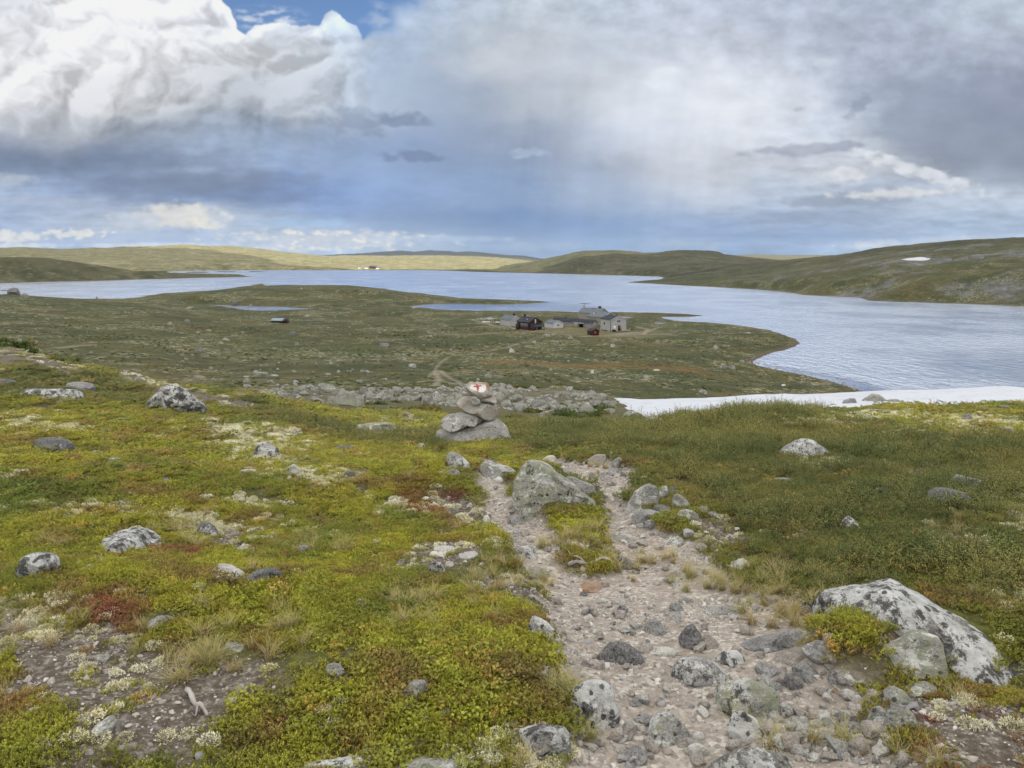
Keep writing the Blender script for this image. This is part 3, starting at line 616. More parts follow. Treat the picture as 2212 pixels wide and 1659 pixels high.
def C(r, g, b): return (r, g, b, 1.0)
def mat_ground():
    b = NB('ground'); p = b.coord('Object')
    path, bare, lich, red, _ = b.attr('ma'); scree, track, bog, rock, _ = b.attr('mb'); dry, shore, yard, farf, _ = b.attr('mc')
    # heath of the middle and far distance: patches of several sizes
    n60 = b.noise(p, .016, 5, .6); n12 = b.noise(p, .075, 5, .62); n3 = b.noise(p, .30, 5, .65); n1 = b.noise(p, 1.1, 5, .7); n03 = b.noise(p, 4.5, 4, .7)
    s_ = b.math('ADD', b.math('MULTIPLY', n12, .5), b.math('MULTIPLY', n3, .5))
    heath = b.ramp(s_, [(.38, C(.016, .024, .009)), (.46, C(.036, .048, .014)), (.52, C(.075, .086, .023)), (.58, C(.100, .088, .030)), (.65, C(.15, .125, .055))])
    heath = b.mix(b.ss(n60, .38, .62), b.mix(.45, heath, C(.040, .056, .016)), b.mix(.40, heath, C(.110, .080, .034)))
    heath = b.mix(b.math('MULTIPLY', b.ss(b.noise(p, .030, 5, .65), .50, .60), .75), heath, C(.028, .042, .014))
    heath = b.mix(b.math('MULTIPLY', b.ss(n1, .46, .70), .8), heath, C(.022, .028, .012))
    heath = b.mix(b.math('MULTIPLY', b.ss(n03, .45, .7), .35), heath, C(.15, .14, .07))
    # pale lichen and dry grass flecks
    fl = b.noise(p, .55, 6, .75); fl2 = b.math('ADD', b.math('MULTIPLY', b.noise(p, .11, 4, .6), .45), b.math('MULTIPLY', b.noise(p, .024, 4, .6), .55))
    pale = b.math('MULTIPLY', b.ss(fl, .50, .60), b.ss(fl2, .49, .56))
    heath = b.mix(b.math('MULTIPLY', pale, .85), heath, C(.36, .33, .22))
    st = b.vor(p, .42, 'F1'); stn = b.math('ADD', st, b.math('MULTIPLY', n1, .25))
    stones = b.math('MULTIPLY', b.ss(stn, .30, .22), b.ss(b.noise(p, .05, 3), .46, .62))
    heath = b.mix(b.math('MULTIPLY', stones, .9), heath, b.mix(b.noise(p, 3., 2), C(.30, .32, .29), C(.42, .42, .40)))
    # far big hills
    nf = b.noise(p, .006, 6, .62); nf2 = b.noise(p, .022, 6, .7); nf3 = b.noise(p, .07, 5, .7)
    far = b.ramp(b.math('ADD', b.math('MULTIPLY', nf, .4), b.math('MULTIPLY', nf2, .6)), [(.38, C(.020, .026, .013)), (.47, C(.036, .043, .018)), (.55, C(.060, .062, .030)), (.64, C(.13, .125, .08))])
    far = b.mix(b.math('MULTIPLY', b.ss(nf3, .54, .68), .7), far, C(.19, .185, .14))
    farm = b.ss(b.math('LENGTH', 0, 0) if False else b.vlen(p), 900., 1700.)
    ground = b.mix(farm, heath, far)
    dryc = b.ramp(b.math('ADD', b.math('MULTIPLY', nf2, .55), b.math('MULTIPLY', nf3, .45)), [(.38, C(.12, .125, .055)), (.48, C(.21, .195, .095)), (.57, C(.33, .30, .17)), (.66, C(.46, .43, .30))])
    ground = b.mix(dry, ground, dryc)
    hs_ = b.noise(p, .0045, 5, .6); ground = b.mix(b.math('MULTIPLY', b.math('MULTIPLY', b.ss(hs_, .48, .60), farm), b.math('SUBTRACT', 1.0, dry)), ground, C(.115, .105, .060))
    ground = b.mix(b.ss(b.vlen(p), 6500., 8200.), ground, C(.022, .028, .030))  # cloud shadow and blue haze on the farthest range put into its colour
    # bedrock
    rv = b.noise(p, .05, 6, .75); rk = b.ramp(b.noise(p, .14, 5, .7), [(.3, C(.07, .07, .08)), (.5, C(.14, .14, .155)), (.7, C(.25, .25, .26))])
    ground = b.mix(b.math('MULTIPLY', rock, b.ss(rv, .42, .54)), ground, rk)
    ground = b.mix(b.math('MULTIPLY', bog, b.ss(n3, .3, .6)), ground, b.mix(n12, C(.17, .085, .025), C(.12, .10, .03)))
    sand = b.ramp(n03, [(.3, C(.20, .165, .13)), (.5, C(.32, .27, .22)), (.7, C(.46, .42, .36))])
    ground = b.mix(b.math('MULTIPLY', yard, .38), ground, b.mix(n1, C(.15, .14, .06), C(.26, .22, .15)))
    ground = b.mix(b.math('MULTIPLY', track, .58), ground, sand)
    scc = b.ramp(b.noise(p, 1.7, 5, .7), [(.3, C(.05, .035, .022)), (.48, C(.13, .11, .08)), (.6, C(.25, .25, .22))])
    ground = b.mix(b.math('MULTIPLY', b.math('MULTIPLY', scree, b.ss(n3, .30, .50)), .95), ground, scc)
    ground = b.mix(b.math('MULTIPLY', shore, .8), ground, b.mix(n1, C(.05, .035, .025), C(.17, .13, .10)))
    # near ground: peaty soil under the plants, gravel on the path
    f1 = b.noise(p, 9., 6, .7); f2 = b.noise(p, 42., 4, .7); f3 = b.noise(p, 2.2, 4, .6)
    soil = b.ramp(f1, [(.3, C(.028, .020, .012)), (.5, C(.060, .045, .026)), (.68, C(.12, .095, .06))])
    litter = b.mix(b.ss(f2, .5, .66), soil, C(.24, .20, .14))
    moss = b.ramp(b.noise(p, 16., 5, .7), [(.3, C(.030, .030, .008)), (.5, C(.075, .080, .018)), (.7, C(.14, .14, .03))])
    nearc = b.mix(b.ss(f3, .35, .62), litter, moss)
    grv_v = b.N('ShaderNodeTexVoronoi'); b.set(grv_v.inputs['Vector'], p); grv_v.inputs['Scale'].default_value = 55
    gcol = b.N('ShaderNodeSeparateColor'); b.t.links.new(grv_v.outputs[1], gcol.inputs[0])
    grav = b.ramp(gcol.outputs[0], [(.0, C(.24, .21, .18)), (.35, C(.315, .28, .245)), (.7, C(.39, .355, .32)), (1., C(.52, .49, .455))])
    grav = b.mix(b.ss(f1, .42, .66), grav, C(.26, .222, .19))
    bsoil = b.ramp(b.noise(p, 30., 5, .75), [(.3, C(.045, .036, .028)), (.5, C(.105, .085, .068)), (.66, C(.27, .25, .22))])
    nearc = b.mix(bare, nearc, bsoil)
    nearc = b.mix(b.math('MULTIPLY', lich, b.ss(f1, .35, .6)), nearc, C(.46, .42, .28))
    nearc = b.mix(path, nearc, grav)
    col = b.mix(farf, nearc, ground)
    hn = b.math('ADD', b.math('MULTIPLY', f1, .035), b.math('MULTIPLY', b.math('SUBTRACT', 1.0, grv_v.outputs[0]), .008))
    b1 = b.bump(hn, 1.0, .6)
    hf = b.math('ADD', b.math('MULTIPLY', n3, .7), b.math('MULTIPLY', n1, .30))
    nf_ = b.N('ShaderNodeBump'); b.set(nf_.inputs['Height'], b.math('MULTIPLY', b.math('ADD', hf, b.math('MULTIPLY', b.math('MULTIPLY', nf3, farm), 9.0)), farf)); nf_.inputs['Distance'].default_value = 1.3; nf_.inputs['Strength'].default_value = .9; b.set(nf_.inputs['Normal'], b1)
    return b.done(col, nf_.outputs[0], .95)
def _vlen(s, v):
    n = s.N('ShaderNodeVectorMath'); n.operation = 'LENGTH'; s.set(n.inputs[0], v); return n.outputs[1]
NB.vlen = _vlen
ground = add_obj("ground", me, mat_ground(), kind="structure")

def mat_water():
    b = NB('lake_water'); p = b.coord('Object')
    mp = b.N('ShaderNodeMapping'); b.set(mp.inputs[0], p); mp.inputs['Rotation'].default_value = (0, 0, radians(24)); mp.inputs['Scale'].default_value = (1.0, .42, 1)
    q = mp.outputs[0]
    h = b.math('ADD', b.math('MULTIPLY', b.noise(q, .55, 4, .6), 1.5), b.math('MULTIPLY', b.noise(q, 1.9, 3, .6), .45))
    h = b.math('ADD', h, b.math('MULTIPLY', b.noise(q, .26, 5, .6), 3.0))
    gust = b.noise(p, .012, 5, .65); gust2 = b.noise(mp.outputs[0], .035, 5, .7)
    amt = b.math('MULTIPLY', b.ss(gust, .3, .7, .30, .80), b.ss(gust2, .3, .7, .75, 1.2))
    calm, _, _, _, _ = b.attr('calm')
    amt = b.math('MULTIPLY', amt, b.math('SUBTRACT', 1.0, calm))
    n = b.N('ShaderNodeBump'); n.inputs['Distance'].default_value = 1.0; b.set(n.inputs['Strength'], amt); b.set(n.inputs['Height'], h)
    b.set(b.bs.inputs['Roughness'], b.math('ADD', b.math('MULTIPLY', b.math('SUBTRACT', 1.0, calm), .20), .03))
    b.bs.inputs['Specular IOR Level'].default_value = .5; b.bs.inputs['IOR'].default_value = 1.333
    deep = b.mix(gust, C(.085, .125, .200), C(.125, .170, .245))
    gl = b.N('ShaderNodeBsdfGlossy'); gl.inputs['Color'].default_value = (.74, .81, .93, 1); b.set(gl.inputs['Roughness'], b.math('ADD', b.math('MULTIPLY', b.math('SUBTRACT', 1.0, calm), .16), .03)); b.set(gl.inputs['Normal'], n.outputs[0])
    fr = b.N('ShaderNodeFresnel'); fr.inputs['IOR'].default_value = 1.75; b.set(fr.inputs['Normal'], n.outputs[0]); mx_ = b.N('ShaderNodeMixShader'); b.set(mx_.inputs[0], fr.outputs[0])
    b.t.links.new(b.bs.outputs[0], mx_.inputs[1]); b.t.links.new(gl.outputs[0], mx_.inputs[2]); b.t.links.new(mx_.outputs[0], b.out.inputs[0])
    return b.done(deep, n.outputs[0])
# water: a sheet at the level of the lake, finer where calm bays need it
wa = np.linspace(-radians(62), radians(62), 640); wr = np.geomspace(150, 14000, 420)
WA, WR = np.meshgrid(wa, wr); wx = WR * np.sin(WA); wy = WR * np.cos(WA)
cs = np.zeros(wx.shape); s2 = (WR < 900); 
sdw = poly_sd(wx[s2], wy[s2], LAKE); 
calm_zone = sstep(16, 4, -sdw) * (sdw < 0) * sstep(radians(12), radians(15), WA[s2]) * sstep(330, 290, WR[s2])
pond = np.zeros(sdw.shape)
for qq in PONDS: pond = np.maximum(pond, (poly_sd(wx[s2], wy[s2], qq) < 8) * .25)
bayp = [onlake(880, 664), onlake(940, 655), onlake(1190, 654), onlake(1300, 664), onlake(1240, 677), onlake(940, 670)]
pond = np.maximum(pond, sstep(25, -25, poly_sd(wx[s2], wy[s2], bayp)) * .35)
cs[s2] = np.maximum(calm_zone, pond)
lv = np.stack([wx, wy, np.zeros(wx.shape)], -1).reshape(-1, 3)
wme = mesh_from("lake_water", lv, grid_faces(len(wr), len(wa), False))
fattr(wme, 'calm', [cs, cs, cs, cs])
water = add_obj("lake_water", wme, mat_water(), kind="structure")

# ------------------------------------------------------------------ snow
def mat_snow():
    b = NB('old_snow'); p = b.coord('Object')
    n = b.noise(p, .8, 5, .6); k = b.noise(p, 6., 4, .6)
    c = b.mix(b.ss(n, .45, .75), C(.52, .55, .62), C(.44, .465, .52)); c = b.mix(b.math('MULTIPLY', b.ss(k, .56, .75), .5), c, C(.33, .31, .29))
    m = b.done(c, b.bump(b.math('ADD', b.math('MULTIPLY', n, .2), b.math('MULTIPLY', k, .03)), 1.0, .5), .7)
    return m
M_SNOW = mat_snow()
def snow_sheet(name, outline, thick, step, label):
    """a sheet of old snow lying on the ground inside an outline"""
    P = np.array(outline); x0, y0 = P.min(0) - step; x1, y1 = P.max(0) + step
    xs = np.arange(x0, x1, step); ys = np.arange(y0, y1, step); X, Y = np.meshgrid(xs, ys)
    sd = poly_sd(X, Y, outline) + fbm(X / (step * 4), Y / (step * 4), 3, 71) * step * .8
    t = thick * (1 - np.exp(-np.clip(-sd, 0, None) / (thick * 2 + step * .5)))
    z = H(X, Y) + np.where(sd < 0, t, -.25 - .3 * np.clip(sd, 0, 3))
    F = grid_faces(len(ys), len(xs), False); keep = (sd.ravel()[F] < step * 2.2).all(1)
    return add_obj(name, mesh_from(name, np.stack([X, Y, z], -1).reshape(-1, 3), F[keep][:, ::-1]), M_SNOW, label=label, category="snow patch")
# ------------------------------------------------------------------ cloud bank added out of view behind the camera, cut to shade the land
def build_shade_cloud():
    h = 1150.0; sh = Vector((sun_dir.x, sun_dir.y)) * (h / sun_dir.z)
    foot = [(-4200, -2500), (-4300, 2300), (-3200, 3700), (-2150, 4000), (-1560, 3560), (-1080, 3080), (-760, 2680), (-600, 2480), (-420, 2350), (-150, 2250), (0, 2050), (120, 2350), (260, 2500), (700, 2700), (1500, 3000), (2600, 2900), (3600, 2300), (4200, -2500)]
    P = [(x + sh.x, y + sh.y) for x, y in foot]
    xs = np.linspace(-5400, 3600, 130); ys = np.linspace(-4200, 2800, 108); X, Y = np.meshgrid(xs, ys)
    sd = poly_sd(X, Y, P) + fbm(X / 380., Y / 380., 5, 91) * 150
    t = np.sqrt(np.clip(-sd, 0, 600) / 600)
    n = fbm(X / 500., Y / 500., 5, 92)
    top = h + 260 * t * (1 + .6 * n) ; bot = h - 60 * t * (1 - .5 * n)
    F = grid_faces(len(ys), len(xs), False); keep = (sd.ravel()[F] < 0).all(1); F = F[keep]; nv = X.size
    Vt = np.concatenate([np.stack([X, Y, bot], -1).reshape(-1, 3), np.stack([X, Y, top], -1).reshape(-1, 3)])
    # close the rim
    cnt = {}
    for f in F.tolist():
        for a, b_ in zip(f, f[1:] + f[:1]): cnt[(a, b_)] = 1
    rim = [(a, b_) for a, b_ in cnt if (b_, a) not in cnt]
    R = np.array([(b_, a, a + nv, b_ + nv) for a, b_ in rim])
    me_ = mesh_from("cloud", Vt, np.concatenate([F, F[:, ::-1] + nv, R]))
    m = bpy.data.materials.new("cloud"); m.use_nodes = True; nt = m.node_tree; nt.nodes.clear()
    tr = nt.nodes.new('ShaderNodeBsdfTranslucent'); tr.inputs[0].default_value = (.97, .97, .97, 1); df = nt.nodes.new('ShaderNodeBsdfDiffuse'); df.inputs[0].default_value = (.9, .9, .9, 1)
    mx_ = nt.nodes.new('ShaderNodeMixShader'); mx_.inputs[0].default_value = .12; out = nt.nodes.new('ShaderNodeOutputMaterial')
    nt.links.new(tr.outputs[0], mx_.inputs[1]); nt.links.new(df.outputs[0], mx_.inputs[2]); nt.links.new(mx_.outputs[0], out.inputs[0])
    add_obj("cloud", me_, m, kind="structure")
build_shade_cloud()

# snow patches
SNOWF = [tuple(hit(x, y, 38)[:2]) for x, y in ((1325, 868), (1338, 880), (1346, 888))]
_d = np.linspace(az_xy(1325, 866), az_xy(2212, 840) + .25, 14)
far_edge = [(60 * sin(a), 60 * cos(a)) for a in _d]
near_edge = [(36 * sin(a), 36 * cos(a)) for a in _d[::-1]]
a0 = _d[0]
snow1 = snow_sheet("snow_patch", far_edge + near_edge[:-1] + [(44 * sin(a0 + .028), 44 * cos(a0 + .028)), (50 * sin(a0 + .012), 50 * cos(a0 + .012))], .22, .45, "long white snow patch with a straight upper edge behind the near hill crest")
snow2 = snow_sheet("snow_patch", [tuple(hit(x, y, 700)[:2]) for x, y in ((1946, 561.5), (1962, 557.5), (1990, 555.5), (2012, 558.5), (2005, 562), (1985, 563.5), (1960, 563.2))], .8, 3.0, "small snow patch high on the dark right hand hillside")

# ------------------------------------------------------------------ rocks
def mat_rock(name, base, base2, white=0., black=0., green=0., scale=1.0, warm=0., bumpy=1.0):
    b = NB(name); co = b.coord('Object'); r = b.rnd()
    off = b.N('ShaderNodeVectorMath'); off.operation = 'ADD'; b.set(off.inputs[0], co)
    cx = b.N('ShaderNodeCombineXYZ'); k = b.math('MULTIPLY', r, 53.0); b.set(cx.inputs[0], k); b.set(cx.inputs[1], k); b.set(cx.inputs[2], k); b.set(off.inputs[1], cx.outputs[0]); p = off.outputs[0]
    n1 = b.noise(p, 3.2 * scale, 6, .65); n2 = b.noise(p, 14 * scale, 6, .7); n3 = b.noise(p, 70 * scale, 4, .7)
    c = b.mix(b.ss(n1, .35, .65), base, base2)
    c = b.mix(b.math('MULTIPLY', b.ss(n3, .38, .66), .5), c, b.mix(.5, c, C(.62, .60, .57)))
    c = b.mix(b.math('MULTIPLY', b.ss(n3, .50, .36), .45), c, C(.05, .05, .05))
    # foliation bands in the gneiss
    mp = b.N('ShaderNodeMapping'); b.set(mp.inputs[0], p); mp.inputs['Rotation'].default_value = (.5, .7, .2); mp.inputs['Scale'].default_value = (1.5, 1.5, 12)
    bd = b.noise(mp.outputs[0], 3.0 * scale, 5, .65); c = b.mix(b.math('MULTIPLY', b.ss(bd, .5, .68), .4), c, C(.10, .10, .11))
    if warm: c = b.mix(b.math('MULTIPLY', b.ss(b.noise(p, 4 * scale, 4), .48, .62), warm), c, C(.36, .20, .11))
    r2 = b.math('FRACT', b.math('MULTIPLY', r, 17.31)); r3 = b.math('FRACT', b.math('MULTIPLY', r, 91.7)); j1 = b.math('MULTIPLY', b.math('SUBTRACT', r2, .5), .10); j2 = b.math('MULTIPLY', b.math('SUBTRACT', r3, .5), .07)
    br = b.math('MULTIPLY', b.math('SUBTRACT', n3, .5), .16); br2 = b.math('MULTIPLY', b.math('SUBTRACT', n2, .5), .14)
    w = b.math('ADD', b.noise(p, 5.5 * scale, 8, .78, .4), br); g = b.math('ADD', b.noise(p, 4.1 * scale, 8, .78, .3), br2); k2 = b.math('ADD', b.math('ADD', b.noise(p, 8.5 * scale, 8, .74, .2), br), b.math('MULTIPLY', b.math('SUBTRACT', b.noise(p, 2.1 * scale, 2), .5), .18))
    if green: c = b.mix(b.math('MULTIPLY', b.ss(g, .64 - .26 * green, .69 - .26 * green), .75), c, b.mix(n2, C(.19, .205, .14), C(.36, .375, .28)))
    if white: c = b.mix(b.math('MULTIPLY', b.ss(b.math('ADD', w, j1), .66 - .26 * white, .72 - .26 * white), .85), c, b.mix(b.ss(n2, .3, .7), C(.42, .43, .42), C(.70, .71, .72)))
    if black:
        v = b.math('ADD', b.math('ADD', b.vor(p, 15 * scale), b.math('MULTIPLY', n2, .55)), b.math('SUBTRACT', b.math('MULTIPLY', w, .5), .36))
        spots = b.ss(v, .40 + .05 * black, .34 + .05 * black)
        bm = b.math('MAXIMUM', b.ss(b.math('ADD', k2, j2), .685 - .22 * black, .735 - .22 * black), b.math('MULTIPLY', spots, b.ss(n1, .60 - .2 * black, .66 - .2 * black)))
        c = b.mix(b.math('MULTIPLY', bm, .88), c, b.mix(n2, C(.016, .016, .017), C(.07, .07, .068)))
    ge = b.N('ShaderNodeNewGeometry'); cr = b.vor(p, 2.2 * scale, 'DISTANCE_TO_EDGE'); crk = b.ss(b.math('ADD', cr, b.math('MULTIPLY', n2, .03)), .012, .034)
    hgt = b.math('ADD', b.math('ADD', b.math('MULTIPLY', n1, .10 / scale), b.math('MULTIPLY', n2, .045 / scale)), b.math('MULTIPLY', n3, .010 / scale))
    hgt = b.math('ADD', hgt, b.math('MULTIPLY', bd, .02 / scale))
    return b.done(c, b.bump(hgt, 1.0, .9 * bumpy), .88)
RM = {
 'bl': mat_rock('rock_spotted', C(.20, .20, .20), C(.32, .32, .31), .80, .74, .15, 1.6),
 'bk': mat_rock('rock_black_spotted', C(.26, .26, .27), C(.38, .38, .38), .80, 1.0, .1, 1.1),
 'bw': mat_rock('rock_white_crust', C(.13, .13, .125), C(.24, .235, .22), .82, .74, .30, 1.1),
 'gl': mat_rock('rock_green_lichen', C(.20, .20, .195), C(.30, .30, .285), .50, .45, .55, 1.6),
 'gy': mat_rock('rock_yellow_green', C(.22, .22, .21), C(.32, .32, .29), .60, .55, .75, 1.6),
 'gr': mat_rock('rock_grey', C(.19, .19, .195), C(.30, .30, .30), .25, .30, .25, 1.6),
 'dk': mat_rock('rock_dark', C(.085, .088, .095), C(.16, .16, .17), .15, .35, .10, 1.6),
 'wh': mat_rock('rock_pale', C(.42, .41, .39), C(.58, .57, .54), .3, .0, .0, 2.2, .0),
 'pk': mat_rock('rock_path', C(.27, .25, .235), C(.37, .345, .32), .12, .05, .12, 2.2, .15),
 'wm': mat_rock('rock_warm', C(.34, .30, .25), C(.44, .41, .36), .20, .0, .0, 1.2, 1.0),
 'ct': mat_rock('rock_cairn', C(.36, .34, .31), C(.49, .47, .43), .22, .12, .22, 1.3, .25),
 'cg': mat_rock('rock_cairn_grey', C(.28, .28, .275), C(.42, .415, .40), .45, .34, .2, 1.3),
 'or': mat_rock('rock_rusty', C(.30, .20, .13), C(.36, .27, .20), .0, .0, .0, 2.2, .6),
 'sc': mat_rock('rock_scree', C(.18, .18, .165), C(.28, .29, .26), .30, .15, .55, .5),
 'ml': mat_rock('rock_plain', C(.17, .17, .16), C(.29, .29, .27), .40, .25, .45, .35),
}
def icosphere(n):
    import bmesh
    bm = bmesh.new(); bmesh.ops.create_icosphere(bm, subdivisions=n, radius=1.0)
    v = np.array([q.co[:] for q in bm.verts]); f = np.array([[q.index for q in fc.verts] for fc in bm.faces]); bm.free(); return v, f
ICO = {k: icosphere(k) for k in (2, 3, 4, 5, 6)}
def n3d(p, s, seed, octs=4):
    """cheap 3-D noise from three slices"""
    return (fbm(p[:, 0] * s + 3.1 * seed, p[:, 1] * s + p[:, 2] * s * .7, octs, seed) + fbm(p[:, 1] * s - 1.7 * seed, p[:, 2] * s + p[:, 0] * s * .6, octs, seed + 3) + fbm(p[:, 2] * s, p[:, 0] * s - p[:, 1] * s * .5, octs, seed + 5)) / 3
def outline_R(poly, phi):
    """distance from the centre to the outline in each direction"""
    P = np.asarray(poly, float); Q = np.roll(P, -1, 0); out = np.zeros(len(phi))
    dx, dy = np.cos(phi), np.sin(phi)
    for p, q in zip(P, Q):
        e = q - p; den = dx * e[1] - dy * e[0]; den = np.where(np.abs(den) < 1e-9, 1e-9, den)
        t = (p[0] * e[1] - p[1] * e[0]) / den; s = (p[0] * dy - p[1] * dx) / den
        ok = (t > 0) & (s >= -1e-6) & (s <= 1 + 1e-6); out = np.maximum(out, np.where(ok, t, 0))
    return out
SHP = {'dome': [(0, 1.15), (.02, .72), (.12, .34), (.30, .08), (.52, 0), (.72, .10), (.90, .38), (.98, .74), (1, 1.15), (.5, 1.3)],
       'wedgel': [(0, 1.1), (.04, .55), (.16, .12), (.30, 0), (.50, .14), (.74, .42), (.93, .72), (1, 1.1), (.5, 1.3)],
       'wedger': [(0, 1.1), (.07, .72), (.28, .40), (.52, .12), (.70, 0), (.86, .14), (.97, .55), (1, 1.1), (.5, 1.3)],
       'slab': [(0, 1.1), (.01, .5), (.08, .12), (.30, .02), (.68, 0), (.90, .16), (.98, .52), (1, 1.1), (.5, 1.3)],
       'peak': [(0, 1.1), (.12, .62), (.32, .22), (.48, 0), (.62, .16), (.84, .60), (1, 1.1), (.5, 1.3)]}
NROCK = 0
def rock_mesh(name, outl, D, vax, wax, subdiv, seed, rough=.06, facets=7, sharp=.72, squash=True):
    """closed rock whose outline seen along wax is outl (metres in the x / vax plane)"""
    rng = np.random.RandomState(seed); v, f = ICO[subdiv]
    P = np.asarray(outl, float); c = (P.max(0) + P.min(0)) / 2; P = P - c
    if not in_poly(np.array([0.]), np.array([0.]), [tuple(q) for q in P])[0]: c2 = P.mean(0); P = P - c2; c = c + c2
    phi = np.arctan2(v[:, 1], v[:, 0]); s = np.hypot(v[:, 0], v[:, 1]); R = outline_R(P, phi)
    tab_phi = np.linspace(-pi, pi, 181); tr = outline_R(P, tab_phi); k = np.ones(5) / 5; tr2 = np.convolve(np.concatenate([tr[-3:-1], tr, tr[1:3]]), k, 'valid')
    R = np.interp(phi, tab_phi, tr2 * .25 + tr * .75)
    rad = np.minimum(1, s) ** sharp
    a = rad * R * np.cos(phi); b_ = rad * R * np.sin(phi)
    dep = np.sign(v[:, 2]) * np.abs(v[:, 2]) ** .85 * D * (.65 + .35 * R / R.mean())
    q = np.stack([a, b_, dep], -1); size = min(R.mean() * 1.2, max(np.ptp(P[:, 0]), np.ptp(P[:, 1])))
    for _ in range(facets):
        n = rng.normal(size=3); n[2] = -abs(n[2]) * .8 - .12 if rng.rand() < .85 else n[2]; n /= np.linalg.norm(n)
        h_ = q @ n; lim = h_.max() * rng.uniform(.40, .80); ov = np.clip(h_ - lim, 0, None); q = q - n[None] * (ov * .92 * (1 - .85 * np.minimum(1, s) ** 7))[:, None]
    dsp = n3d(q / size, 1.3, seed % 97) * rough * 1.5 + n3d(q / size, 3.6, seed % 89 + 7, 5) * rough * 1.5
    st_ = q @ (lambda t: t / np.linalg.norm(t))(rng.normal(size=3) + np.array([0, 1.2, 0])) / size * 5.5 + n3d(q / size, 1.1, seed % 71) * 1.5
    dsp = dsp + (np.abs((st_ % 1.0) - .5) - .25) * rough * .55 * (n3d(q / size, .9, seed % 61 + 2) > 0)
    nn = v / np.linalg.norm(v, axis=1)[:, None]
    nn = nn / np.array([1, 1, 1.]); q = q + nn * (dsp * size)[:, None]
    vx = np.array(vax); wx_ = np.array(wax); ux = np.array([1., 0, 0]) if abs(wx_[0]) < 1e-9 else np.cross(wx_, vx)
    ux = np.cross(wx_, vx); ux /= np.linalg.norm(ux)
    return (q[:, :1] + c[0]) * ux + (q[:, 1:2] + c[1]) * vx + q[:, 2:3] * wx_, f
def lower_chain(P):
    out = np.zeros(len(P)); n = len(P)
    for i, (x, y) in enumerate(P):
        ys_ = []
        for k in range(n):
            (xa, ya), (xb, yb) = P[k], P[(k + 1) % n]
            if (xa - x) * (xb - x) <= 0 and xa != xb: ys_.append(ya + (yb - ya) * (x - xa) / (xb - xa))
        if ys_:
            t, b_ = min(ys_), max(ys_); h_ = max(np.ptp(P[:, 1]) * .25, b_ - t); out[i] = np.clip((y - (t + .35 * (b_ - t))) / (.5 * h_), 0, 1) if b_ - t > 1 else .35
    return out
def rock(name, label, cat, mat, outl_px, seed=None, depth=.42, dist=None, group=None, subdiv=None, rough=.05, facets=7, foot=None, sink=.0, sharp=.72, settle=True):
    """outl_px: outline in photo pixels.  The rock stands where its foot meets the ground."""
    global NROCK; NROCK += 1; seed = seed or 100 + NROCK * 7
    P = np.array(outl_px, float); x0, y0 = P.min(0); x1, y1 = P.max(0); xc = (x0 + x1) / 2; hh_ = y1 - y0
    y1v = y1 - .10 * hh_; g = hit(xc, foot if foot is not None else y1v, dist or 1.2)
    Dp = min(max((x1 - x0), 1.1 * hh_), 2.4 * hh_) * depth
    ext = .40 * hh_; fl = lower_chain(P); P[:, 1] += fl * ext; yc = (y0 + y1) / 2
    near_ = math.hypot(g[0], g[1])
    d0 = vdir(xc, yc); fw = np.array([0, CP, -SP]);
    zd = float(np.dot(g - np.array([0, 0, CAMZ]), fw)); 
    zd = zd / (1 - Dp / FPX * .62)
    m = zd / FPX; D = Dp * m
    ctr = np.array([0, 0, CAMZ]) + d0 * zd          # |d0 . fw| = 1
    up = np.array([0, SP, CP])
    ray = d0 / np.linalg.norm(d0); wa_ = ray.copy(); wa_[2] *= .45; wa_ /= np.linalg.norm(wa_)
    va = up - wa_ * np.dot(up, wa_) * .0; va = va / np.linalg.norm(va)
    wpx = max(x1 - x0, y1 - y0) / 2.16
    sdv = subdiv or (6 if wpx > 90 else 5 if wpx > 26 else 4 if wpx > 9 else 3)
    o = np.stack([(P[:, 0] - xc) * m, -(P[:, 1] - yc) * m], -1)
    V_, F_ = rock_mesh(name, o, D, va, wa_, sdv, seed, rough, facets, sharp)
    V_ = V_ + ctr
    V_[:, 2] -= sink
    base = np.array([V_[:, 0].mean(), V_[:, 1].mean(), float(H(V_[:, 0].mean(), V_[:, 1].mean()))])
    me_ = mesh_from(name, V_ - base, None, F_)
    o_ = add_obj(name, me_, RM[mat], label=label, category=cat); o_.location = base
    if group: o_['group'] = group
    return o_
def flat_rock(name, label, cat, mat, outl_px):
    """slab lying in the ground: its outline is laid on the ground, with a low rounded top"""
    global NROCK; NROCK += 1; seed = 100 + NROCK * 7
    P = np.array(hitp(outl_px)); c = P.mean(0); size = min(np.ptp(P[:, 0]), np.ptp(P[:, 1])); D = .09 * size + .010
    wpx = np.ptp(np.array(outl_px)[:, 0]) / 2.16
    q, f = rock_mesh(name, P - c, D, (0, 1., 0), (0, 0, -1.), 5 if wpx > 26 else 4, seed, .045, 9, .45)
    q[:, 2] += H(q[:, 0] + c[0], q[:, 1] + c[1]) - float(H(c[0], c[1])) + .2 * D
    o_ = add_obj(name, mesh_from(name, q, None, f), RM[mat], label=label, category=cat); o_.location = (c[0], c[1], float(H(c[0], c[1]))); return o_
SHP['flat'] = [(0, .55), (.05, .28), (.22, .07), (.52, 0), (.80, .10), (.98, .36), (1, .66), (.82, .93), (.5, 1), (.22, .95), (.05, .80)]
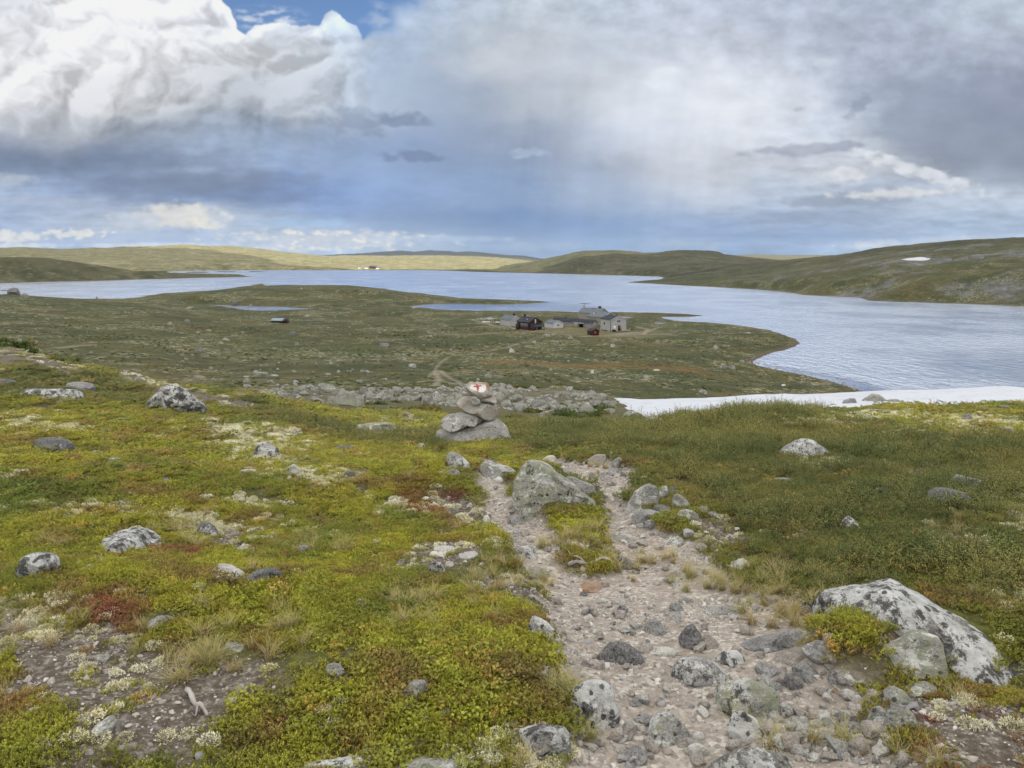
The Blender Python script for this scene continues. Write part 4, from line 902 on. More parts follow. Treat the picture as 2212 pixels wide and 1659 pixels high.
CR = {'A': (877.8, 795.5, .1488, .1488), '1': (0, 713.2, .248, .248), '2': (548.6, 768, .248, .248), '3': (1097.2, 768, .248, .248), '4': (1645.8, 795.5, .25595, .25595),
      '5': (0, 1097.2, .33865, .33865), '6': (548.6, 1097.2, .33865, .33865), '7': (1097.2, 1097.2, .33865, .33865), '8': (1645.8, 1097.2, .3386, .3386),
      'D': (329.2, 630.9, .2232, .2232), 'V': (0, 0, 1, 1), 'L': (0, 493.7, .3224, .3224), 'M': (713.2, 493.7, .3224, .3224), 'R': (1426.4, 466.3, .3552, .3552)}
def px_of(c, nums, shp='dome'):
    ox, oy, sx, sy = CR[c]
    if len(nums) == 4:
        x0, y0, x1, y1 = nums; pts = [(x0 + a * (x1 - x0), y0 + b_ * (y1 - y0)) for a, b_ in SHP[shp]]
    else: pts = list(zip(nums[0::2], nums[1::2]))
    return [(ox + x * sx, oy + y * sy) for x, y in pts]
# crop | material | shape | numbers | label
ROCKS = """
1|bk|o|1300 590 1380 540 1460 465 1550 470 1620 500 1700 590 1760 640 1820 720 1825 770 1740 775 1620 745 1500 715 1420 650 1310 615|large leaning boulder with black and white lichen on the left slope
1|gr|slab|575 450 830 530|low grey rock in the heath left of the leaning boulder
1|bl|slab|180 510 700 585|long flat rock level with the heath at the far left
1|dk|dome|280 925 640 1045|dark low rock among pale lichen at the left
1|gr|wedgel|1410 1270 1490 1325|small grey wedge of rock in green crowberry, left side
1|wh|slab|2095 1210 2240 1250|small flat white stone on yellow green crowberry
1|dk|slab|-60 425 130 475|dark rock cut by the left edge of the picture
1|gl|slab|940 1110 1050 1155|greenish flat stone in crowberry at the left
1|gr|slab|800 1045 890 1085|small grey green stone beside a bare patch at the left
1|gr|dome|1165 400 1240 440|small grey stone on the pale gravel strip above the leaning boulder
1|gl|slab|2055 548 2160 580|flat greenish stone on the edge of the left slope
2|bl|dome|0 740 230 880|black and white rounded boulder sitting in cream lichen
2|bw|peak|265 945 430 1035|white crusted stone with green tint below the spotted boulder
2|wh|dome|285 1040 340 1090|thumb sized white stone below the white crusted stone
2|dk|slab|700 785 885 832|flat black topped stone in the crowberry
2|dk|slab|785 1005 890 1050|blue grey slab end showing through crowberry
2|gr|dome|320 640 395 695|small grey stone on the lichen slope
2|gy|slab|875 585 1255 665|long flat boulder with white and yellow green crust left of the cairn
2|gl|o|1670 850 1700 828 1760 835 1830 880 1880 930 1925 1010 1880 1010 1810 950 1750 900 1690 880|slanting rib of rock at the start of the left track
2|gl|dome|1680 985 1800 1045|green grey stone low in the crowberry below the rib
2|gl|dome|1405 765 1500 805|mossy stone left of the cairn foot
2|wh|dome|1855 1275 1910 1320|small white stone on bare peat by the left track
2|wh|dome|2005 1380 2057 1455|egg shaped white stone at the edge of the left track
2|gl|o|1940 940 2010 905 2100 935 2212 965 2300 1010 2300 1085 2200 1110 2100 1100 2010 1030|greenish slab lying between the cairn and the left track
2|pk|slab|1105 530 1190 585|pinkish slab on the worn trail behind the long flat boulder
2|pk|slab|1270 545 1400 580|wide flat stone on the worn trail behind the long flat boulder
2|gr|dome|1250 490 1385 530|grey stone in grass beyond the worn trail
2|gl|wedgel|1190 470 1200 480|tiny green stone in grass behind the long flat boulder
3|gy|o|-5 1240 0 1100 40 960 100 890 180 880 280 910 380 970 460 1060 560 1110 640 1190 760 1270 835 1340 825 1420 760 1420 650 1380 480 1300 250 1290 80 1260|largest boulder between the two tracks with a black lichen cap
3|gr|o|500 1040 590 1035 640 1080 760 1120 808 1190 790 1260 720 1260 640 1220 560 1150 500 1090|grey boulder leaning behind the big boulder between the tracks
3|pk|o|685 890 760 862 860 850 862 890 830 930 850 965 760 970 700 930|pale flat slab at the top of the right track
3|gr|wedger|895 870 1000 965|grey wedge of rock at the top of the right track
3|wh|wedger|870 832 918 870|creamy white stone standing at the heath edge above the right track
3|gr|dome|675 797 716 842|small grey standing stone against the dwarf birch
3|wh|dome|288 835 315 862|little white stone above the big boulder
3|wh|wedger|280 860 432 925|white slab slanting behind the big boulder
3|pk|slab|360 925 520 970|flat stones behind the big boulder
3|gr|dome|790 1003 868 1056|round grey stone in the middle of the upper right track
3|gr|slab|868 988 1000 1040|dark flat stone set in the upper right track
3|gr|wedgel|695 1008 785 1075|grey stone at the left edge of the upper right track
3|pk|slab|805 1050 935 1105|smooth flat stone set in the upper right track
3|pk|slab|440 985 580 1030|flat stone on the bare ground between the tracks
3|gl|o|1000 1400 1030 1290 1110 1180 1180 1110 1240 1080 1310 1110 1330 1190 1330 1300 1260 1350 1100 1420|tall grey boulder with green top right of the track
3|gl|slab|1315 1128 1402 1250|squarish green lichen block behind the tall grey boulder
3|bl|dome|1398 1138 1488 1200|small boulder with a black lichen spot right of the green block
3|gr|o|1040 1375 1200 1340 1380 1378 1455 1435 1400 1475 1250 1465 1100 1430|grey slab at the foot of the tall boulder
3|dk|slab|1205 1308 1415 1395|dark slab behind the foot of the tall boulder
3|gl|wedgel|1420 1200 1600 1320|green sloping rock right of the tall boulder
3|gl|dome|1455 1330 1685 1435|greenish rounded rock right of the grey slab
3|gr|dome|1180 1418 1302 1515|round stone below the grey slab
3|gr|slab|1670 1263 1758 1295|flat grey stone in bare soil at the right, farthest left of three
3|wh|slab|1795 1278 1868 1315|white flat stone in bare soil at the right
3|gr|wedger|1878 1248 1955 1290|grey stone in bare soil at the right edge of the bare patch
3|gr|slab|1628 1328 1755 1378|pale broad stone in the bare patch at the right
3|gr|slab|1735 1362 1855 1408|blue grey broad stone in the bare patch at the right
3|wh|dome|1318 1503 1384 1553|white stone below the round stone on the track
3|bl|slab|378 1445 575 1510|dark and white rock on the left track
3|gr|wedgel|230 1332 295 1392|pointed grey stone on the left track
3|gr|dome|-10 1378 128 1470|rounded stone sunk in the left track
3|gl|slab|370 430 420 470|greenish block on the boulder ridge
3|gr|dome|268 488 322 535|pale boulder standing behind the dwarf birch
3|gl|slab|1195 538 1358 590|speckled flat rock in front of the snow
3|gl|dome|1000 483 1155 520|pale rock at the near edge of the snow
3|pk|slab|1060 1195 1180 1230|flat pale stone buried in the right track
3|gr|slab|890 1375 945 1400|flat stone in the narrow part of the right track
3|pk|dome|940 1340 1010 1365|pale cobble in the narrow part of the right track
3|pk|slab|1110 1470 1200 1510|pale stones set in the track below the slab
3|gr|slab|1060 1450 1110 1480|little blue stone on the track below the slab
4|gl|o|780 310 870 250 930 213 985 225 1040 268 1070 320 960 330 860 330|peaked grey boulder on the crest against the snow
4|gr|o|645 345 690 272 740 248 782 252 800 295 790 340|upright pale block left of the peaked boulder
4|gr|dome|350 290 505 350|pale dome of rock at the edge of the snow
4|gr|slab|578 298 652 340|small block between the dome and the upright block
4|gr|slab|1048 258 1168 310|flat pale rock right of the peaked boulder
4|gr|dome|140 333 218 368|low pale stone behind the dwarf birch at the snow
4|gr|slab|1190 253 1270 275|low flat stone on the crest right of the peaked boulder
4|gl|dome|1688 370 1780 440|rounded grey boulder in lichen on the right crest
4|gr|dome|1828 318 1892 362|grey stone on the right crest against the snow
4|gr|slab|2128 302 2215 322|flat stone at the right end of the crest
4|gr|slab|2008 315 2092 340|low stone right of the grey stone on the crest
4|gl|slab|2000 488 2125 545|green grey slab in lichen at the right
4|bl|o|85 760 110 715 200 622 320 588 420 598 500 648 590 720 600 770 440 780 300 780|whale backed spotted boulder in the dwarf birch
4|gl|o|1550 965 1650 903 1780 928 1860 935 1918 1000 1900 1040 1740 1040 1640 1000|upper of two lichen rocks at the right
4|dk|o|1415 1170 1418 1060 1480 1018 1600 1022 1710 1045 1760 1100 1845 1150 1830 1200 1620 1200 1500 1190|big dark angular boulder at the right
4|bl|o|655 1310 690 1265 730 1243 785 1280 848 1340 840 1385 720 1390 670 1360|knee high mauve and white boulder in the dwarf birch
4|gr|slab|85 925 290 965|flat blue grey slab in the dwarf birch
4|wh|wedgel|1862 888 1918 930|small white wedge above the two lichen rocks
4|gr|slab|960 1008 1085 1060|grey stone in a small hollow, right side
4|gr|dome|1135 1118 1205 1170|small dark grey stone right of the mauve boulder
4|dk|dome|1275 848 1362 895|brown grey stone half sunk in the heath
4|wh|dome|15 1093 72 1138|pale stone at the edge of the dwarf birch by the track
4|gr|slab|2170 728 2240 755|pale blue stone at the right edge
5|bl|o|115 370 150 310 210 285 290 290 350 320 385 390 370 440 250 450 150 440|rounded spotted boulder at the lower left
5|bl|slab|640 130 1045 330|broad flat rock with black blotches at the lower left
5|dk|dome|1250 90 1390 170|small dark rock beside pale lichen, lower left
5|wh|slab|1332 383 1570 465|pale topped flat rock in the crowberry
5|dk|dome|1560 385 1825 475|dark end of rock right of the pale topped one
5|gl|dome|930 685 1125 760|green rounded stone above the yellow crowberry cushion
5|gl|slab|598 930 702 985|pale green stone flush with bare soil
5|wh|dome|533 1058 572 1098|bluish white pebble on bare soil
5|gl|o|515 1460 600 1395 720 1335 740 1350 690 1410 560 1480|slanting green slab on bare soil at the lower left
5|wh|dome|543 1538 602 1580|white stone at the bottom left
5|gr|slab|1388 858 1565 935|flat grey stone sunk in soil and lichen
5|gr|dome|428 630 502 668|small grey stone at the edge of red leaves
5|gr|slab|1500 1130 1560 1175|small grey stone on bare soil left of the crowberry
5|wh|dome|675 1105 720 1135|pale pebble in the lower left soil
6|wh|slab|1142 232 1294 330|pale square stone left of the track
6|gr|dome|908 323 968 370|small pale grey stone in peat left of the track
6|bl|dome|1102 338 1234 408|spotted stone left of the track below the pale square one
6|wh|slab|1300 278 1435 335|white flat stones on peat right of the pale square stone
6|wh|dome|1212 333 1284 373|long white pebble between the spotted stone and the flat stones
6|gr|dome|262 233 368 285|small grey stone among crowberry and lichen
6|gl|o|445 1050 465 1000 520 972 565 985 585 1030 570 1080 490 1090|round green grey stone in the middle of the crowberry
6|gl|o|900 1210 960 1150 1020 1105 1090 1098 1115 1115 1140 1180 1120 1235 1000 1245|angular grey stone in the crowberry near the bottom
6|gr|slab|1185 1290 1284 1348|flat grey stone near the bottom of the crowberry
6|bl|o|215 1720 230 1645 300 1588 390 1600 560 1608 700 1588 790 1600 880 1650 890 1740|wide dark slab cut by the bottom edge
6|gy|o|860 1740 880 1655 960 1625 1060 1600 1200 1608 1330 1630 1420 1680 1430 1760|greenish slab cut by the bottom edge
6|wh|dome|1430 348 1480 370|small white stone at the edge of the peat
6|gr|slab|750 205 850 240|flat crusted stone at the edge of the peat
6|wh|dome|1460 40 1510 90|white stone near the left track edge
7|bl|dome|28 238 200 310|spotted white boulder on the left track
7|gr|slab|115 378 265 460|smooth grey slab sunk in the left track
7|bl|o|120 740 160 680 250 718 330 778 360 805 330 870 220 850 140 790|spotted rock at the crowberry edge of the path
7|wh|wedgel|303 823 374 880|white sharp stone at the foot of the spotted rock
7|dk|o|550 935 640 835 700 828 820 883 905 970 890 1030 780 1040 660 1000 590 960|dark grey boulder in the middle of the path
7|gr|o|858 745 900 705 970 712 1035 800 1020 830 930 815 880 790|flat topped grey stone in the path above the dark boulder
7|dk|o|1078 805 1130 765 1190 733 1225 790 1262 890 1240 930 1170 935 1130 870|sharp dark pyramid stone in the path
7|pk|wedgel|1232 788 1352 890|pale slab leaning right of the dark pyramid
7|bl|o|1000 1060 1060 970 1160 933 1280 948 1395 1040 1400 1130 1330 1165 1160 1160 1030 1110|large speckled grey boulder right of the path centre
7|bw|o|1310 940 1370 903 1460 900 1515 945 1520 1010 1460 1030 1390 1010|white boulder with black spots right of the path centre
7|bl|o|340 1215 420 1118 540 1073 640 1088 695 1150 722 1260 712 1390 660 1460 560 1430 450 1320 375 1260|tallest boulder at the left edge of the path, grey with black streaks
7|bl|o|35 1382 180 1376 400 1372 432 1420 438 1540 410 1640 320 1625 280 1560 120 1490|square edged block left of the tallest path boulder
7|gl|o|870 1510 900 1380 960 1310 1040 1293 1110 1328 1165 1420 1230 1490 1180 1545 1050 1550 930 1545|cone shaped boulder with a green top in the lower path
7|wh|dome|1125 1495 1305 1590|pale stones right of the cone shaped boulder
V|gy|o|1535 1512 1546 1488 1588 1477 1612 1467 1660 1474 1686 1490 1695 1515 1693 1552 1672 1568 1630 1558 1585 1545 1548 1525|green topped boulder with black spots by the moss tuft
V|bl|o|1567 1572 1580 1545 1605 1532 1630 1545 1648 1570 1655 1605 1610 1615 1580 1598|white spotted boulder below the green topped boulder
V|bw|o|1500 1700 1530 1655 1562 1628 1600 1607 1640 1600 1680 1620 1725 1662 1740 1720 1600 1740|broad pale boulder cut by the bottom edge
7|gr|slab|798 1323 922 1382|flat pale stone left of the cone shaped boulder
7|wh|wedgel|700 1163 764 1220|white stone right of the tallest path boulder
7|gr|slab|775 1223 862 1276|flat grey stone in the lower path
7|wh|slab|1250 318 1318 362|white stone at the right edge of the path
7|wh|slab|1405 338 1556 400|pale flat stone with plants in front at the right edge
7|wh|dome|1253 463 1297 497|small white stone low at the right edge of the path
7|wh|dome|463 416 507 450|oval white pebble on the path
7|or|slab|462 473 655 548|flat rusty orange stone in the path
7|pk|dome|585 463 654 500|cream cobble at the end of the rusty stone
7|dk|dome|452 528 510 562|blue grey cobble below the rusty stone
7|gl|peak|683 603 765 685|little cone of stone with green tip in the path
7|gr|dome|1028 592 1122 655|flat grey stone sunk in the path
7|gr|slab|1085 583 1185 615|thin grey stone behind the sunk grey stone
7|gr|slab|1240 640 1525 688|long low grey slab across the path
7|pk|dome|278 568 354 615|pale cobble at the left edge of the path
7|pk|slab|468 723 538 765|pale flat cobble in the middle of the path
7|gl|slab|995 190 1125 258|wide green grey stone sunk in the upper path
7|pk|slab|860 293 942 340|grey stone sunk in the path right of the roots
7|dk|o|685 370 700 295 760 325 860 385 850 415 760 410|blue slab beside the bare roots
7|pk|slab|195 1008 302 1095|pinkish stone at the foot of the crowberry bank
7|wh|slab|895 893 1105 950|long white flat stone right of the dark boulder
7|gr|dome|788 1508 838 1550|round cobble at the bottom of the path
7|wh|dome|508 1563 548 1605|white cobble left of the bottom of the path
7|pk|dome|940 1195 1010 1262|pale cobble in rusty gravel
7|gr|slab|640 180 820 222|smooth flat stone in the path right of the shrub
7|pk|dome|1000 400 1100 440|pale stone flush with the path
8|bw|o|325 840 340 740 400 640 430 602 560 583 700 545 830 493 920 528 1040 588 1170 662 1320 748 1450 808 1560 838 1680 850 1850 900 1850 1060 1640 1040 1480 980 1330 910 1200 870 1000 850 700 840 500 850|huge ridge backed boulder with white crust at the right
8|gy|o|590 985 620 945 700 908 850 848 930 788 1010 768 1110 788 1150 860 1175 1050 1150 1110 1050 1085 900 1060 700 1045|wedge boulder with yellow green lichen in front of the huge boulder
8|gr|o|385 940 388 820 410 788 450 785 470 830 470 945|upright smooth stone at the left end of the huge boulder
8|gr|dome|95 768 295 885|rounded grey stone left of the upright stone
8|gr|slab|-140 818 192 925|long smooth grey stone in the right of the path
8|pk|o|65 985 80 925 160 912 290 925 300 1000 220 1040|pale slab right of the path centre
8|gr|o|180 1010 290 975 360 1050 395 1115 360 1140 270 1110|grey slab overlapping the pale slab
8|dk|o|100 1090 190 1058 250 1090 275 1150 240 1185 150 1150|dark flat cobble below the grey slab
8|gr|o|-60 1010 0 975 80 1000 145 1060 130 1100 30 1090|banded slab between path and pale slab
8|gr|o|650 1385 700 1290 750 1243 792 1250 780 1330 775 1420 700 1430|left one of a split pair of upright stones
8|gl|o|775 1440 790 1290 850 1233 920 1243 970 1320 1005 1400 995 1480 850 1480|right one of a split pair of upright stones
8|gl|dome|735 1118 945 1245|green grey rounded rock above the split pair
8|gy|slab|885 1108 1122 1215|flat green streaked rock above the red leaves
8|gr|o|490 1420 510 1375 600 1368 690 1425 695 1470 560 1470|smooth grey stone left of the split pair
8|pk|dome|665 1150 745 1212|pale cobble beside the green grey rounded rock
8|wh|dome|568 1188 645 1268|whitish cobble in the stony right of the path
8|pk|slab|480 1290 560 1335|pale flat cobble right of the spotted boulder
8|or|dome|440 1145 505 1195|orange cobble in the stony right of the path
8|pk|dome|495 1043 585 1092|pale cobble above the orange cobble
8|gr|dome|415 1035 495 1125|grey slanting cobble right of the grey slab
8|gr|dome|1038 1533 1100 1590|blue grey cobble at the lower right
8|gr|slab|1198 1618 1300 1680|blue grey stone cut by the bottom edge at the right
8|gr|dome|170 1505 245 1565|round grey cobble at the bottom right of the path
8|pk|dome|175 1265 232 1320|tan cobble in the right of the path
8|wh|dome|1050 1580 1120 1625|white cobble at the lower right
8|gl|slab|970 1530 1045 1590|green grey flat cobble at the lower right
8|wh|dome|700 1400 745 1440|white cobble at the foot of the split pair
8|gr|dome|575 1480 640 1530|grey cobble below the smooth grey stone
8|pk|dome|500 1550 570 1610|pale cobble low on the right of the path
8|gr|dome|700 1580 760 1640|upright grey cobble at the bottom edge
8|wh|dome|130 1440 190 1480|whitish cobble low in the path
8|wh|wedgel|125 533 160 560|little white stone by the dry grass tuft
"""
for ln in ROCKS.strip().split('\n'):
    c, mt, sh, nums, lab = ln.split('|')
    nums = [float(v) for v in nums.split()]
    cat = 'boulder' if 'boulder' in lab else ('rock' if 'rock' in lab else 'stone')
    P_ = px_of(c, nums, sh)
    flat = sh == 'slab'
    if sh == 'slab' and c in '35678' and np.hypot(*hit(*P_[3])[:2]) < 11 and 'block' not in lab and 'bottom edge' not in lab: flat_rock(cat, lab, cat, mt, px_of(c, nums, 'flat')); continue
    hug = lab.startswith('huge'); rock(cat, lab, cat, mt, P_, depth=.26 if hug else .5 if flat else .42, foot=1396 if hug else None, facets=5 if lab.startswith('huge') else 10 if flat else 15, sharp=.62)

# ------------------------------------------------------------------ the trail cairn (stones stacked on the base boulder)
G = "stones of the near trail cairn"
def A(*n): return px_of('A', list(n))
gb = hit(1043, 958)
zc = float(np.dot(gb - np.array([0, 0, CAMZ]), np.array([0, CP, -SP])))
def cstone(label, mat, outl, depth_m, dz=0.0, seed=3, rough=.03, facets=7, cat='stone', name='cairn_stone', sharp=.45):
    P = np.array(outl, float); P = P.mean(0) + (P - P.mean(0)) * 1.07; x0, y0 = P.min(0); x1, y1 = P.max(0); xc = (x0 + x1) / 2; yc = (y0 + y1) / 2
    zd = zc + dz; m = zd / FPX; d0 = vdir(xc, yc); ctr = np.array([0, 0, CAMZ]) + d0 * zd
    o = np.stack([(P[:, 0] - xc) * m, -(P[:, 1] - yc) * m], -1); up = np.array([0, SP, CP]); wa_ = np.array([d0[0], d0[1], d0[2] * .3]); wa_ /= np.linalg.norm(wa_)
    Vv, Ff = rock_mesh(name, o, depth_m, up, wa_, 5, seed, rough, facets, sharp); Vv = Vv + ctr
    base = np.array([Vv[:, 0].mean(), Vv[:, 1].mean(), Vv[:, 2].min()])
    ob = add_obj(name, mesh_from(name, Vv - base, None, Ff), RM[mat], label=label, category=cat, group=G); ob.location = base
    return ob, Vv
cb, _ = cstone("base boulder of the cairn, grey with black lichen, sloping down to the right", 'cg', A(400, 1010, 440, 925, 600, 888, 800, 848, 1080, 800, 1200, 758, 1300, 752, 1365, 800, 1440, 880, 1482, 980, 1500, 1190, 1500, 1300, 1300, 1330, 1000, 1300, 700, 1200, 500, 1100), .38, .30, 5, .04, 8, 'boulder', 'cairn_base_boulder')
c1, _ = cstone("long grey slab jutting out left, lowest of the stacked cairn stones", 'cg', A(512, 800, 530, 745, 600, 695, 720, 665, 850, 648, 900, 642, 1010, 685, 1128, 708, 1105, 770, 1000, 805, 850, 835, 680, 875, 580, 868, 530, 830), .24, .25, 6)
c2, _ = cstone("widest stone of the cairn, beige and lying aslant over the slab", 'ct', A(735, 520, 770, 480, 800, 440, 900, 418, 1000, 450, 1080, 492, 1180, 505, 1300, 530, 1352, 610, 1350, 685, 1290, 742, 1210, 748, 1100, 705, 960, 645, 820, 590, 765, 560), .26, .28, 7)
c3, _ = cstone("fist sized round stone wedged in the middle of the cairn", 'ct', A(925, 445, 958, 412, 1010, 415, 1065, 460, 1075, 502, 1035, 524, 960, 520, 930, 482), .10, .10, 8, facets=6)
c4, _ = cstone("flat pale stone under the right of the marked stone", 'ct', A(1035, 440, 1120, 420, 1240, 395, 1292, 438, 1308, 490, 1262, 518, 1180, 510, 1060, 478), .18, .25, 9)
c5, V5 = cstone("top stone of the cairn, orange and white with a red painted T", 'wm', A(872, 270, 905, 222, 930, 200, 1000, 215, 1030, 198, 1060, 213, 1160, 213, 1192, 250, 1190, 310, 1226, 350, 1245, 395, 1180, 432, 1080, 436, 980, 415, 915, 390, 878, 320), .17, .22, 10, .02, 5)
# painted mark: white patch and red T laid on the face of the top stone
from mathutils.bvhtree import BVHTree
def paint_on(stone, name, quads, mat, lift, sub=6):
    dg = [Vector(v.co) + stone.location for v in stone.data.vertices]; bv = BVHTree.FromPolygons(dg, [tuple(p.vertices) for p in stone.data.polygons])
    vs_, fs_ = [], []
    for Q in quads:
        base = len(vs_); ok = True; loc = []
        for i in range(sub + 1):
            for j in range(sub + 1):
                u, v = i / sub, j / sub
                x = (Q[0][0] * (1 - u) + Q[1][0] * u) * (1 - v) + (Q[3][0] * (1 - u) + Q[2][0] * u) * v
                y = (Q[0][1] * (1 - u) + Q[1][1] * u) * (1 - v) + (Q[3][1] * (1 - u) + Q[2][1] * u) * v
                d = Vector(vdir(*px_of('A', [x, y, x, y, x, y])[0])).normalized(); h_ = bv.ray_cast(Vector((0, 0, CAMZ)), d)
                if h_[0] is None: ok = False; break
                loc.append(h_[0] - d * lift - stone.location)
            if not ok: break
        if not ok: continue
        vs_ += [tuple(q) for q in loc]; n = sub + 1
        for i in range(sub):
            for j in range(sub):
                k = base + i * n + j; fs_.append((k, k + 1, k + n + 1, k + n))
    return add_obj(name, mesh_from(name, vs_, fs_), mat, parent=stone)
def mat_paint(name, col, wear):
    b = NB(name); p = b.coord('Object'); n = b.noise(p, 40, 5, .7)
    return b.done(b.mix(b.ss(n, .50, .66), col, b.mix(wear, col, C(.45, .36, .28))), None, .7)
M_WP = mat_paint("old_white_paint", C(.62, .63, .64), .5); M_RP = mat_paint("red_paint", C(.36, .055, .045), .55)
wpoly = [(925, 262), (958, 238), (1000, 246), (1090, 236), (1140, 238), (1160, 268), (1150, 318), (1122, 345), (1090, 352), (1056, 348), (1000, 318), (950, 310), (925, 292)]
wc = (1045, 290)
paint_on(c5, "white_paint_patch", [[wc, wc, wpoly[(i + 1) % len(wpoly)], wpoly[i]] for i in range(len(wpoly))], M_WP, .004, 5)
paint_on(c5, "painted_letter_t", [[(972, 256), (1087, 244), (1090, 262), (975, 276)], [(1010, 232), (1034, 232), (1038, 256), (1012, 258)], [(1012, 268), (1052, 264), (1056, 300), (1024, 304)], [(1020, 300), (1050, 298), (1046, 334), (1032, 336)]], M_RP, .008, 4)
# ------------------------------------------------------------------ ground cover (nobody could count it): plants, lichen, grass, gravel
ROCK_XY = []
for o_ in list(COL.objects):
    if o_.type == 'MESH' and o_.get('category') in ('boulder', 'rock', 'stone') and o_.location.xy.length < 60:
        co = np.empty(len(o_.data.vertices) * 3, np.float32); o_.data.vertices.foreach_get('co', co); co = co.reshape(-1, 3)
        hz_ = co[:, 2].max(); w_ = co[:, :2][np.abs(co[:, 2]) < .18 * max(hz_, .02) + .01]
        if len(w_) < 8: continue
        w_ = w_; c_ = w_.mean(0); r_ = np.hypot(*(w_ - c_).std(0)) * 1.05
        ROCK_XY.append((o_.location.x + c_[0], o_.location.y + c_[1], r_))
def clear_of_rocks(x, y, k=.85):
    ok = np.ones(len(x), bool)
    for a, b_, r in ROCK_XY: ok &= ((x - a) ** 2 + (y - b_) ** 2) > (r * k) ** 2
    return ok
RS = np.random.RandomState(5)
def quads_mesh(name, Q, shade, mat):
    """Q: n x 4 x 3 corner points, shade: n values"""
    n = len(Q); me_ = mesh_from(name, Q.reshape(-1, 3), np.arange(n * 4).reshape(-1, 4), smooth=False)
    at = me_.attributes.new('sh', 'FLOAT', 'POINT'); at.data.foreach_set('value', np.repeat(np.asarray(shade, np.float32), 4)); me_.materials.append(mat)
    return bpy.data.objects.new(name, me_)
def leaf(p, d, L_, w, side, bend=.0):
    """four cornered leaf from p along d"""
    d = d / np.linalg.norm(d, axis=-1, keepdims=True); s = side / np.linalg.norm(side, axis=-1, keepdims=True)
    a = p; m = p + d * (L_ * .5)[:, None]; t = p + d * L_[:, None]; t[:, 2] -= bend * L_
    return np.stack([a, m + s * (w * .5)[:, None], t, m - s * (w * .5)[:, None]], 1)
def rdir(n, up=0.): v = RS.normal(size=(n, 3)); v[:, 2] = np.abs(v[:, 2]) * .6 + up; return v / np.linalg.norm(v, axis=1, keepdims=True)
def disc(n, r): a = RS.rand(n) * 2 * pi; q = np.sqrt(RS.rand(n)) * r; return q * np.cos(a), q * np.sin(a), q / r

def mat_leaf(name, trans=.25, rough=.6):
    b = NB(name); a = b.N('ShaderNodeAttribute'); a.attribute_name = 'tint'; a.attribute_type = 'INSTANCER'
    s = b.N('ShaderNodeAttribute'); s.attribute_name = 'sh'; s.attribute_type = 'GEOMETRY'
    hs = b.N('ShaderNodeHueSaturation'); b.set(hs.inputs['Color'], a.outputs[0]); b.set(hs.inputs['Value'], b.math('ADD', .30, b.math('MULTIPLY', s.outputs[2], 1.30)))  # plants darker inside and low: shade of the clump put into the colour
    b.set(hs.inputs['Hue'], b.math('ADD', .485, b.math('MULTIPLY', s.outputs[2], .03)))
    b.set(b.bs.inputs['Base Color'], hs.outputs[0]); b.bs.inputs['Roughness'].default_value = rough
    if trans:
        tr = b.N('ShaderNodeBsdfTranslucent'); b.set(tr.inputs[0], hs.outputs[0]); mx_ = b.N('ShaderNodeMixShader'); mx_.inputs[0].default_value = trans
        b.t.links.new(b.bs.outputs[0], mx_.inputs[1]); b.t.links.new(tr.outputs[0], mx_.inputs[2]); b.t.links.new(mx_.outputs[0], b.out.inputs[0])
    return b.m
M_LEAF = mat_leaf("heath_leaf"); M_LICHEN = mat_leaf("reindeer_lichen", .1, .95); M_GRASS = mat_leaf("dry_grass", .2, .8); M_PEB = mat_leaf("gravel_stone", 0, .9)

def t_crow(i):
    n = 46; x, y, q = disc(n, .062); h = .030 * (1.1 - .6 * q ** 2) * (.7 + .6 * RS.rand(n)); Q = []; S = []
    for k in range(n):
        m = 11; t = np.linspace(.15, 1, m); ax = rdir(1, 1.1)[0]; base = np.array([x[k], y[k], -.004]) + ax[None] * (t * h[k])[:, None]
        a = np.arange(m) * 2.4 + RS.rand() * 6; d = np.stack([np.cos(a), np.sin(a), .35 + 1.1 * t], -1); sd = np.stack([-np.sin(a), np.cos(a), 0 * a], -1)
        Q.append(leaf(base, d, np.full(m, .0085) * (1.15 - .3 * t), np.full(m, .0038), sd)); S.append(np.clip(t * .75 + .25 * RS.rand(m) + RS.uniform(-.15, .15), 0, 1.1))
    return quads_mesh("crowberry_shoots", np.concatenate(Q), np.concatenate(S), M_LEAF)
def t_round(i):
    n = 150; x, y, q = disc(n, .068); z = .006 + .030 * RS.rand(n) * (1 - .5 * q); d = rdir(n, .15); sd = np.cross(d, rdir(n, .8)); 
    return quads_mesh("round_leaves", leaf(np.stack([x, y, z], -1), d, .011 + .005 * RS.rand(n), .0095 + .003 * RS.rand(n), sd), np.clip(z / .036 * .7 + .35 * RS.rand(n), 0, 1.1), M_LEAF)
def t_birch(i):
    Q = []; S = []
    for k in range(17):
        x, y, q = disc(1, .085); d = rdir(1, .75)[0]; h = .10 + .11 * RS.rand(); m = 15; t = np.linspace(.12, 1, m)
        base = np.array([x[0], y[0], -.01]) + d[None] * (t * h)[:, None]; base[:, 2] += .02 * np.sin(t * 3)
        a = np.arange(m) * 2.2 + RS.rand() * 6; dd = np.stack([np.cos(a), np.sin(a), .5 + .5 * RS.rand(m)], -1); sd = np.stack([-np.sin(a), np.cos(a), .3 * RS.normal(size=m)], -1)
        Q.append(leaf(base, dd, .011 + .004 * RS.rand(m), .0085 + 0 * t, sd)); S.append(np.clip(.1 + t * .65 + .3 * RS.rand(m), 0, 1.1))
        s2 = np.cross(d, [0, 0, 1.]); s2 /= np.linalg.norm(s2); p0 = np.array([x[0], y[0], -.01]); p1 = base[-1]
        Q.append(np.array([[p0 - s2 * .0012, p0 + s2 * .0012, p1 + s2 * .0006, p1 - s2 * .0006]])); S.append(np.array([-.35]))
    return quads_mesh("dwarf_birch_twigs", np.concatenate(Q), np.concatenate(S), M_LEAF)
